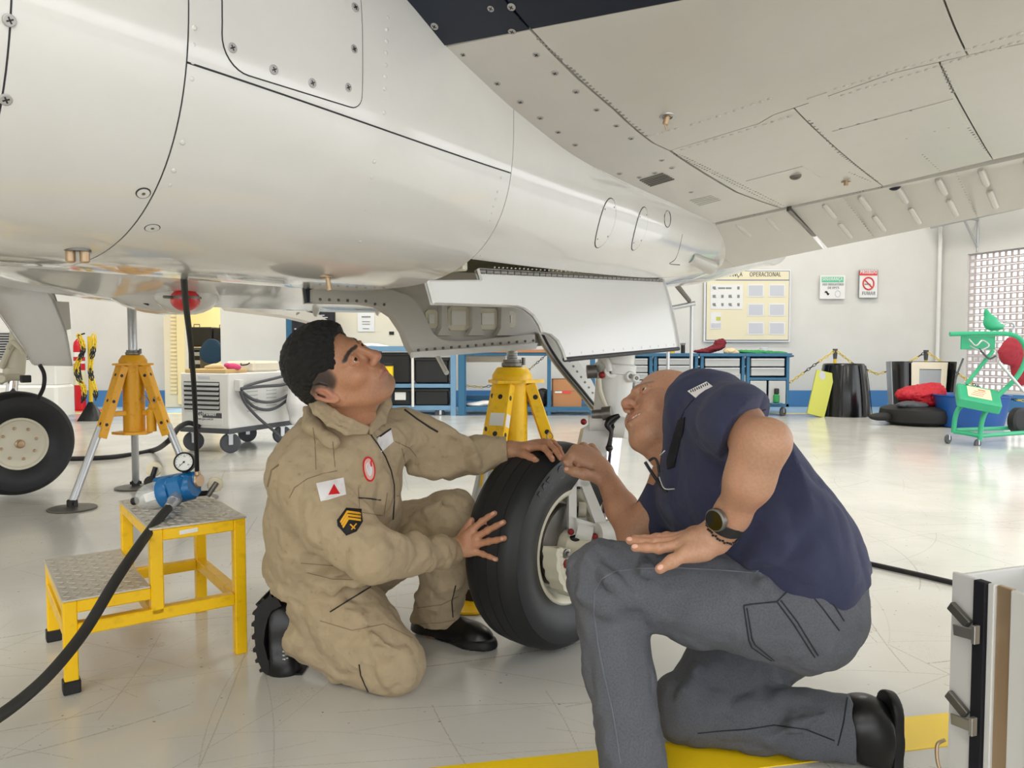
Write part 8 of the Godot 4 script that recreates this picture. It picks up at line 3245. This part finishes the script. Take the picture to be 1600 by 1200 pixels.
func tool_cabinets() -> void:
	var D := 10.3
	var k := 0
	for q in [[984, 1020, 0, "nearest the landing gear strut"], [1021, 1091, 0, "left of the one with the maroon bag"], [1094, 1164, 1, "with the maroon bag on top"], [1166, 1234, 2, "with two doors and casters, at the right end"]]:
		var x0: float = q[0]
		var x1: float = q[1]
		var t := thing("tool_cabinet", "blue and grey tool cabinet " + q[3], "tool cabinet", at((x0 + x1) * 0.5, 650, D), 0.0, "blue tool cabinets by the back wall")
		rect_part("top", x0 - 1, 552, x1 + (4 if q[2] == 2 else 1), 557, D - 0.02, 0.62, M.bench_blue, t)
		rect_part("back", x0 + 2, 557, x1 - 2, 632 if q[2] != 1 else 584, D + 0.5, 0.03, M.bench_blue, t)
		for x in [x0, x1 - 6.0]:
			rect_part("post", x, 557, x + 6.0, 650 if q[2] < 2 else 636, D, 0.06, M.bench_blue, t)
			rect_part("post", x, 557, x + 6.0, 650 if q[2] < 2 else 636, D + 0.5, 0.06, M.bench_blue, t)
		var n := 4 if q[2] == 0 else 2
		for i in n:
			var y := 560.0 + i * (14.5 if n == 2 else 11.5)
			var dr := rect_part("drawer", x0 + 8, y, x1 - 8, y + (12.5 if n == 2 else 10.0), D - 0.005, 0.45, M.drawer_grey, t, 0.006)
			rect_part("handle_lip", x0 + 8, y + 0.6, x1 - 8, y + 2.2, D - 0.022, 0.02, M.sheet_grey, dr, 0.002)
		if q[2] == 2:
			rect_part("rail", x0 + 5, 590, x1 - 5, 594, D - 0.003, 0.05, M.bench_blue, t)
			for s in [[x0 + 6, (x0 + x1) * 0.5 - 2], [(x0 + x1) * 0.5 + 1, x1 - 6]]:
				rect_part("door", s[0], 595, s[1], 631, D - 0.004, 0.03, M.drawer_grey, t, 0.004)
			rect_part("side", x1 - 3, 557, x1, 634, D + 0.02, 0.5, M.bench_blue, t)
			rect_part("bottom", x0, 631, x1, 636, D, 0.55, M.bench_blue, t)
			for x in [x0 + 8, x1 - 11]:
				caster(t, at(x, 650, D + 0.03), 0.055)
				caster(t, at(x, 648, D + 0.45), 0.055)
			var b := MB.new()
			b.rod(at(x1, 557, D + 0.05), at(x1 + 6, 556, D + 0.05), 0.012)
			obj("push_handle", b, M.grille_grey, t)
		elif q[2] == 0:
			rect_part("bottom", x0 + 5, 632, x1 - 5, 638, D + 0.02, 0.5, M.bench_blue, t)
			rect_part("cupboard_front", x0 + 8, 606, x1 - 8, 631, D, 0.03, M.drawer_grey, t)
		k += 1
	# a green bottle in the trolley's doorway, things on the cabinet tops
	var t2 := thing("spray_bottle", "small green-labelled spray bottle before the trolley's right door", "bottle", at(1214, 634, D - 0.06))
	rect_part("bottle", 1210, 616, 1219, 630, D - 0.06, 0.08, M.green_cloth, t2, 0.02)
	rect_part("trigger", 1211, 607, 1218, 616, D - 0.05, 0.05, M.bin_black, t2, 0.01)
	rect_part("ledge", 1205, 630, 1224, 632, D - 0.08, 0.09, M.bench_blue, t2)
	lumpy("maroon_bag", at(1105, 547, D + 0.2), [[-0.05, -0.02, 0, 0.14, 0.035, 0.12], [0.09, 0.02, 0, 0.16, 0.05, 0.12, 0.25], [0.17, 0.08, 0, 0.10, 0.075, 0.10, 0.6]], 0.014, M.maroon, "crumpled maroon bag on the third tool cabinet", "bag", 0.014)
	lumpy("cream_rag", at(1140, 549, D + 0.1), [[0, 0, 0, 0.09, 0.05, 0.08], [0.07, -0.015, 0, 0.07, 0.03, 0.07]], 0.012, M.cream_cloth, "cream rag between maroon bag and green cloth", "rag", 0.012)
	lumpy("green_cloth", at(1190, 551, D + 0.2), [[-0.15, 0.0, 0, 0.20, 0.035, 0.16, -0.1], [0.10, -0.005, 0, 0.26, 0.028, 0.18], [0.0, 0.01, 0, 0.14, 0.025, 0.16]], 0.014, M.green_cloth, "green cloth spread over the right tool cabinet", "cloth", 0.010)
	var b2 := MB.new()
	b2.lathe([[0.05, 0.0], [0.055, 0.004], [0.055, 0.05], [0.05, 0.055]], at(1193, 551, D + 0.15) + Vector3(0, 0.02, 0), Basis(), 18)
	tag(obj("tin", b2, M.sheet_grey), "small pale tin on the green cloth", "tin")
	b2 = MB.new()
	b2.lathe([[0.045, 0.0], [0.045, 0.05], [0.03, 0.05], [0.03, 0.0]], at(1049, 553, D + 0.15), Basis(), 18)
	tag(obj("tape_roll", b2, M.chain_yellow), "yellow roll of tape on the second tool cabinet", "tape")
	b2 = MB.new()
	b2.lathe([[0.03, 0.0], [0.03, 0.12], [0.026, 0.12]], at(1067, 553, D + 0.15), Basis(), 14)
	for i in 4:
		b2.rod(at(1067, 545, D + 0.15) + Vector3(0.01 * (i - 1.5), 0, 0), at(1067, 536, D + 0.15) + Vector3(0.02 * (i - 1.5), 0, 0), 0.006)
	tag(obj("pen_pot", b2, M.bin_black), "black pot of tools beside the yellow tape", "pot")
	# grey tubular stand between the gear door and the cabinets
	var sd := 7.6
	t2 = thing("tail_stand", "grey tubular stand with bent arm below the engine tail", "stand", on_floor(1064, 688))
	for x in [[1044, 540, 1047, 640], [1081, 478, 1081, 688]]:
		b2 = MB.new()
		var p := at(x[0], x[1], sd)
		b2.rod(p, Vector3(p.x, 0.0, p.z), 0.018, -1, 12)
		obj("leg", b2, M.galvanised, t2)
	b2 = MB.new()
	b2.rod(at(1050, 481, sd), at(1086, 474, sd), 0.024, -1, 12)
	b2.rod(at(1044, 540, sd), at(1052, 480, sd), 0.016, -1, 12)
	obj("cross_bar", b2, M.galvanised, t2)
	b2 = MB.new()
	b2.rod(at(1056, 444, sd - 0.2), at(1077, 470, sd), 0.026, 0.022, 12)
	b2.rod(at(1077, 470, sd), at(1080, 478, sd), 0.012)
	obj("bent_arm", b2, M.dull_steel, t2)


func notices() -> void:
	var Z := 11.96
	var t := thing("safety_board", "large cream notice board headed SEGURANÇA OPERACIONAL on the back wall", "notice board", at(1168, 533, Z))
	rect_part("frame", 1099.5, 421, 1236.5, 534.5, Z - 0.02, 0.03, M.sheet_white, t)
	rect_part("inner_frame", 1102.5, 423, 1234, 532, Z - 0.03, 0.012, M.frame_blue, t)
	var pn := rect_part("panel", 1103.5, 438.5, 1233, 531, Z - 0.034, 0.006, M.board_cream, t)
	rect_part("heading", 1103.5, 424, 1233, 437, Z - 0.034, 0.006, M.board_cream, t)
	lettering("heading_text", "SEGURANÇA", 0.068, at(1118, 434.3, Z - 0.036), Vector3.RIGHT, Vector3.UP, M.ink, t, "Droid Sans", false, 0.003, 0.80)
	lettering("heading_text", "OPERACIONAL", 0.068, at(1171, 434.3, Z - 0.036), Vector3.RIGHT, Vector3.UP, M.ink, t, "Droid Sans", false, 0.003, 0.80)
	var sheets := [[1110, 444, 1161, 483], [1110, 488, 1127, 514], [1168, 444, 1194, 464], [1201, 444, 1227, 464], [1168, 474, 1194, 494], [1201, 474, 1227, 494], [1168, 503, 1194, 523], [1201, 503, 1227, 523]]
	for q in sheets:
		var sh := rect_part("pinned_sheet", q[0], q[1], q[2], q[3], Z - 0.04, 0.004, M.sheet_white, t, 0.0)
		var b := MB.new()
		if q[1] == 444 and q[0] == 1110:
			for i in 4:
				for j in 3:
					if j == 0 and i in [1, 2]:
						rect_box(b, 1122 + (i - 1) * 12, 449, 1133 + (i - 1) * 10, 451.5, Z - 0.043, 0.002, 0.0)
						continue
					var cx: float = 1116.0 + i * 12.5
					var cy: float = 450.0 + j * 13.0
					rect_box(b, cx - 2.6 + (i % 2), cy - 2.4, cx + 2.2, cy + 1.2 + (j % 2), Z - 0.043, 0.002, 0.0)
					rect_box(b, cx - 1.2, cy + 1.0, cx + 3.0 - (i % 2), cy + 2.4, Z - 0.0435, 0.002, 0.0)
			stuff(obj("print", b, M.print_grey, sh))
		elif q[0] == 1110:
			rect_part("print", 1119, 495, 1126, 501, Z - 0.043, 0.002, M.lime_panel, sh, 0.0)
			rect_part("print", 1111.5, 505, 1126, 512, Z - 0.043, 0.002, M.sheet_grey, sh, 0.0)
		else:
			rect_part("print", q[0] + 2, q[1] + 2, q[2] - 2, q[3] - 2, Z - 0.043, 0.002, M.sheet_grey, sh, 0.0)
	t = thing("safety_sign", "small white sign with green SEGURANÇA band on the back wall", "sign", at(1300, 467, Z))
	rect_part("plate", 1281, 430, 1321, 467, Z - 0.02, 0.02, M.sheet_white, t, 0.0)
	rect_part("green_band", 1284, 432.5, 1318, 441, Z - 0.024, 0.004, M.sign_green, t, 0.0)
	lettering("sign_text", "SEGURANÇA", 0.050, at(1285, 440.0, Z - 0.027), Vector3.RIGHT, Vector3.UP, M.sheet_white, t, "Droid Sans", true, 0.002, 0.78)
	lettering("sign_text", "USO OBRIGATÓRIO", 0.034, at(1285, 447.2, Z - 0.023), Vector3.RIGHT, Vector3.UP, M.print_grey, t, "Droid Sans", true, 0.002, 0.78)
	lettering("sign_text", "DE EPI'S", 0.034, at(1293, 452.5, Z - 0.023), Vector3.RIGHT, Vector3.UP, M.print_grey, t, "Droid Sans", true, 0.002)
	var b := MB.new()
	b.tube([at(1289, 457, Z - 0.022), at(1291.5, 456, Z - 0.022), at(1293.5, 460, Z - 0.022), at(1295, 458.5, Z - 0.022)], 0.012, 6)
	obj("glove_mark", b, M.ink, t)
	b = MB.new()
	var ring := []
	for i in 17:
		var an := TAU * i / 16
		ring.append(at(1309 + 4.0 * cos(an), 459 + 5.0 * sin(an), Z - 0.022))
	b.tube(ring, 0.005, 5)
	obj("helmet_mark", b, M.sheet_grey, t)
	t = thing("no_smoking_sign", "white and red PROIBIDO FUMAR sign on the back wall", "sign", at(1356, 465, Z))
	rect_part("plate", 1342.5, 422.5, 1371.5, 465, Z - 0.02, 0.02, M.sheet_white, t, 0.0)
	rect_part("edge", 1341.8, 421.8, 1372.2, 465.7, Z - 0.016, 0.016, M.print_grey, t, 0.0)
	rect_part("red_band", 1343, 423, 1371, 430.5, Z - 0.024, 0.004, M.sign_red, t, 0.0)
	lettering("sign_text", "PROIBIDO", 0.056, at(1344, 429.6, Z - 0.027), Vector3.RIGHT, Vector3.UP, M.sheet_white, t, "Droid Sans", true, 0.002, 0.70)
	lettering("sign_text", "FUMAR", 0.052, at(1346.5, 462.5, Z - 0.023), Vector3.RIGHT, Vector3.UP, M.print_grey, t, "Droid Sans", true, 0.002, 0.86)
	b = MB.new()
	ring = []
	for i in 25:
		var an := TAU * i / 24
		ring.append(at(1357 + 8.3 * cos(an), 443 + 9.3 * sin(an), Z - 0.024))
	b.tube(ring, 0.012, 6)
	b.rod(at(1351, 437, Z - 0.025), at(1363, 449.5, Z - 0.025), 0.010, -1, 6)
	obj("ban_ring", b, M.sign_red, t)
	b = MB.new()
	b.rod(at(1351, 444, Z - 0.023), at(1360, 444, Z - 0.023), 0.008, -1, 6)
	obj("cigarette_mark", b, M.print_grey, t)


func right_corner() -> void:
	for q in [[1305, 546, "left barrier post at the back wall, above the black cowling"], [1447, 548, "right barrier post at the back wall, above the grey cowling"]]:
		var D := 11.25
		var p := at(q[0], q[1], D)
		var t := thing("barrier_post", q[2], "barrier post", Vector3(p.x, 0, p.z), 0.0, "barrier posts along the back wall")
		var b := MB.new()
		b.rod(Vector3(p.x, 0.02, p.z), Vector3(p.x, p.y - 0.12, p.z), 0.022)
		obj("post", b, M.chain_yellow, t)
		b = MB.new()
		b.rod(Vector3(p.x, p.y - 0.14, p.z), Vector3(p.x, p.y + 0.01, p.z), 0.026, 0.036)
		obj("cap", b, M.grille_grey, t)
		b = MB.new()
		b.lathe([[0.16, 0.0], [0.15, 0.02], [0.03, 0.14]], Vector3(p.x, 0, p.z), Basis(), 20)
		obj("base", b, M.bin_black, t)
	var D2 := 11.2
	chain("barrier_chain", [at(1303, 549, D2), at(1270, 572, D2), at(1234, 598, D2), at(1190, 612, D2)], "chain from the left back post down to the tool trolley", 0.020)
	chain("barrier_chain", [at(1308, 549, D2), at(1335, 570, D2), at(1372, 585, D2), at(1410, 572, D2), at(1445, 551, D2)], "chain between the two posts behind the cowlings", 0.020)
	chain("barrier_chain", [at(1450, 551, D2), at(1480, 572, D2), at(1520, 600, D2), at(1560, 622, D2 - 0.5), at(1620, 628, D2 - 1.0)], "chain from the right back post toward the pierced wall", 0.020)
	# lime green panel leaning on the black cowling
	var D := 9.75
	var t := thing("lime_panel", "yellow-green sheet panel leaning against the black cowling", "panel", at(1285, 655, D))
	var poly := PackedVector2Array()
	var o := on_floor(1275, 652)
	for q in [[1283, 577], [1312, 584], [1288, 656], [1261, 649]]:
		var p := at(q[0], q[1], D) - at(1275, 652, D)
		poly.append(Vector2(p.x, p.y))
	var lean := Vector3(0, 1, -0.22).normalized()
	var b := MB.new()
	b.prism(poly, o + Vector3(0, 0.03, 0), Vector3.RIGHT, lean, Vector3(0, -0.22, -1).normalized() * 0.03)
	obj("sheet", b, M.lime_panel, t)
	b = MB.new()
	for q in [[1291, 587, 5, 7]]:
		var el := PackedVector2Array()
		for i in 20:
			var p := at(q[0] + q[2] * cos(TAU * i / 20), q[1] + q[3] * sin(TAU * i / 20), D) - at(1275, 652, D)
			el.append(Vector2(p.x, p.y))
		b.prism(el, o + Vector3(0, 0.03, 0.002), Vector3.RIGHT, lean, Vector3(0, 0.0, -1) * 0.01)
	obj("oval_hole", b, M.sheet_grey, t)
	# black cowling: a tapering curved shell
	t = thing("black_cowling", "glossy black tapering cowling standing beside the lime panel", "cowling", on_floor(1332, 656))
	var co := on_floor(1332, 652) + Vector3(0, 0, -0.30)
	b = MB.new()
	b.lathe([[0.365, 0.0], [0.36, 0.02], [0.335, 0.30], [0.300, 0.55], [0.272, 0.70], [0.262, 0.715], [0.255, 0.70], [0.285, 0.5], [0.32, 0.28], [0.345, 0.02]], co, Basis(Vector3.UP, 0.2), 14, false, 0.35)
	obj("shell", b, M.cowl_black, t)
	b = MB.new()
	for an in [0.35, 1.2, 2.0, 2.7]:
		var d := Vector3(cos(an), 0, sin(an))
		b.tube([co + d * 0.368 + Vector3(0, 0.02, 0), co + d * 0.338 + Vector3(0, 0.30, 0), co + d * 0.303 + Vector3(0, 0.55, 0), co + d * 0.276 + Vector3(0, 0.69, 0)], 0.006, 6)
	obj("shell_ridge", b, M.cowl_black, t)
	# second cowling seen from its hollow side
	t = thing("grey_cowling", "grey and black hollow cowling standing behind the red cover", "cowling", on_floor(1440, 650))
	co = on_floor(1442, 648) + Vector3(0, 0, -0.15)
	var shell := func(r0: float, r1: float, h: float, a0: float, a1: float, called: String, m: Material, lift := 0.0) -> void:
		var bb := MB.new()
		bb.patch(PackedVector2Array([Vector2(a0, lift), Vector2(a1, lift), Vector2(a1, h), Vector2(a0, h)]), func(a: float, y: float) -> Vector3:
			var r := lerpf(r0, r1, y / h)
			return co + Vector3(sin(a) * r, y, -cos(a) * r * 0.8 + 0.1), Vector2(0.2, 0.2), 0.012)
		obj(called, bb, m, t)
	shell.call(0.40, 0.45, 0.74, -1.7, 1.7, "inner_shell", M.cowl_black)
	shell.call(0.42, 0.47, 0.74, -1.75, -1.0, "left_wing", M.cowl_grey)
	shell.call(0.36, 0.40, 0.72, 0.05, 0.32, "arch_post", M.peg_cream)
	shell.call(0.36, 0.40, 0.72, 1.1, 1.35, "arch_post", M.peg_cream)
	shell.call(0.37, 0.42, 0.73, 0.1, 1.3, "arch_top", M.peg_cream, 0.63)
	shell.call(0.37, 0.41, 0.62, 0.3, 1.15, "arch_panel", M.cowl_grey)
	# black inlet cover on the floor with a red cover on it
	t = thing("inlet_cover", "flat round black cover lying on the floor under the red cover", "cover", on_floor(1440, 672))
	co = on_floor(1442, 664) + Vector3(0, 0, -0.1)
	b = MB.new()
	b.lathe([[0.30, 0.0], [0.42, 0.05], [0.44, 0.12], [0.43, 0.19], [0.36, 0.22], [0.0, 0.23]], co, Basis(), 30)
	obj("cover", b, M.black_rubber, t)
	b = MB.new()
	b.ball(co + Vector3(-0.50, 0.10, 0.1), Vector3(0.16, 0.05, 0.07))
	obj("strap", b, M.black_rubber, t)
	lumpy("red_cover", co + Vector3(0.03, 0.36, -0.02), [[0, 0, 0, 0.26, 0.13, 0.2], [0.14, 0.03, 0, 0.16, 0.13, 0.16], [-0.20, 0.0, 0.02, 0.12, 0.09, 0.12], [0.05, -0.08, 0.05, 0.22, 0.08, 0.15]], 0.018, M.cover_red, "crumpled red fabric cover heaped on the black inlet cover", "cover", 0.02)
	lumpy("grey_rag", co + Vector3(-0.2, 0.25, 0.16), [[0, 0, 0, 0.16, 0.05, 0.1], [0.1, -0.01, 0.03, 0.12, 0.04, 0.08]], 0.016, M.grille_grey, "dark grey rag spilling from under the red cover", "rag", 0.014)
	# blue tub
	b = MB.new()
	var tb := on_floor(1546, 672) + Vector3(0, 0, -0.35)
	b.lathe([[0.31, 0.0], [0.33, 0.01], [0.39, 0.36], [0.41, 0.37], [0.41, 0.385], [0.375, 0.38], [0.30, 0.02], [0.0, 0.02]], tb, Basis(), 32)
	tag(obj("blue_tub", b, M.tub_blue), "blue plastic tub behind the green cart", "tub")
	lumpy("cream_rag", tb + Vector3(-0.05, 0.38, 0.1), [[0, 0, 0, 0.14, 0.03, 0.1], [0.12, 0.0, 0, 0.08, 0.03, 0.08]], 0.018, M.cream_cloth, "cream rag on the rim of the blue tub", "rag", 0.01)
	green_cart()


func green_cart() -> void:
	var D := 7.15
	var t := thing("green_cart", "green tubular cart with sloping labelled box at the right edge", "cart", at(1540, 697, D))
	var G: Material = M.cart_green
	var tube := func(called: String, p: Array, r: float) -> void:
		var b := MB.new()
		b.tube(pts(p), r, 10)
		obj(called, b, G, t)
	tube.call("upper_frame", [[1484, 522, D + 0.1], [1540, 521, D + 0.05], [1582, 523, D], [1600, 538, D], [1603, 560, D], [1588, 590, D], [1560, 618, D], [1542, 640, D], [1534, 660, D], [1531, 688, D]], 0.022)
	tube.call("front_leg", [[1508, 628, D + 0.15], [1497, 640, D + 0.15], [1492, 655, D + 0.15], [1490, 676, D + 0.15]], 0.022)
	tube.call("base_rail", [[1490, 674, D + 0.15], [1510, 677, D + 0.08], [1531, 681, D]], 0.022)
	tube.call("base_rail", [[1531, 681, D], [1600, 676, D + 0.3], [1660, 672, D + 0.5]], 0.022)
	tube.call("base_rail", [[1490, 672, D + 0.15], [1600, 668, D + 0.5], [1660, 666, D + 0.6]], 0.020)
	tube.call("stay", [[1552, 548, D + 0.1], [1530, 575, D + 0.1], [1510, 600, D + 0.12]], 0.018)
	var b := MB.new()
	b.rod(at(1560, 565, D - 0.05), at(1600, 612, D - 0.1), 0.014)
	obj("steel_stay", b, M.galvanised, t)
	# sloping box with its label
	var o := at(1488, 618, D - 0.05)
	var rt := (at(1543, 629, D - 0.15) - o).normalized()
	var bk := (at(1515, 592, D + 0.22) - o).normalized()
	var nn := rt.cross(bk).normalized()
	if nn.y < 0.0:
		nn = -nn
	b = MB.new()
	var wd := 0.36
	var dp := 0.30
	b.box(o + rt * wd * 0.5 + bk * dp * 0.5 - nn * 0.05, Vector3(wd, 0.10, dp), Basis(rt, nn, rt.cross(nn)), 0.012)
	var bx := obj("sloping_box", b, G, t)
	b = MB.new()
	b.box(o + rt * wd * 0.48 + bk * dp * 0.55 + nn * 0.002, Vector3(0.20, 0.003, 0.20), Basis(rt, nn, rt.cross(nn)), 0.0)
	var lb := obj("label", b, M.label_cream, bx)
	for i in 4:
		b = MB.new()
		b.box(o + rt * wd * 0.48 + bk * (dp * 0.55 + 0.06 - i * 0.04) + nn * 0.0045, Vector3(0.10 if i != 0 else 0.06, 0.002, 0.012 if i == 0 else 0.006), Basis(rt, nn, rt.cross(nn)), 0.0)
		obj("label_print", b, M.sign_red, lb)
	rect_part("green_plate", 1502, 525, 1556, 546, D + 0.12, 0.02, G, t)
	b = MB.new()
	b.tube(pts([[1514, 530, D + 0.05], [1525, 540, D], [1535, 532, D], [1545, 540, D + 0.02], [1530, 547, D], [1516, 540, D + 0.05]]), 0.008, 6)
	obj("cable_tangle", b, M.galvanised, t)
	b = MB.new()
	b.tube(pts([[1530, 545, D], [1545, 560, D], [1556, 556, D]]), 0.010, 6)
	b.tube(pts([[1505, 560, D + 0.1], [1494, 590, D + 0.1], [1491, 615, D + 0.05]]), 0.010, 6)
	stuff(obj("grey_hose", b, M.grille_grey, t))
	for q in [[1481, 693, D + 0.15], [1527, 701, D]]:
		caster(t, at(q[0], q[1], q[2]), 0.045)
	b = MB.new()
	b.lathe([[0.10, -0.04], [0.13, -0.03], [0.13, 0.03], [0.10, 0.04]], at(1592, 657, D + 0.4), basis_on(Vector3(0.4, 0, 1).normalized()), 24)
	obj("rear_wheel", b, M.black_rubber, t)
	lumpy("green_nozzle", at(1548, 504, D + 0.1), [[0, 0, 0, 0.07, 0.07, 0.05, -0.5], [-0.03, 0.06, 0, 0.03, 0.08, 0.03, 0.3], [0.05, -0.04, 0, 0.08, 0.04, 0.05]], 0.014, M.cart_green, "dark green hose nozzle lying on top of the green cart", "nozzle")
	b = MB.new()
	b.tube(pts([[1560, 512, D + 0.1], [1570, 506, D + 0.1], [1580, 504, D + 0.1], [1585, 510, D + 0.1], [1580, 518, D + 0.05]]), 0.012, 8)
	tag(obj("steel_hook", b, M.galvanised), "bent steel hook on the top bar of the green cart", "hook")
	lumpy("maroon_hose_bag", at(1582, 548, D + 0.45), [[0, 0, 0, 0.13, 0.16, 0.08, -0.6], [0.10, -0.16, 0, 0.11, 0.20, 0.08]], 0.02, M.maroon_light, "dull red bag hanging behind the green cart", "bag", 0.012)
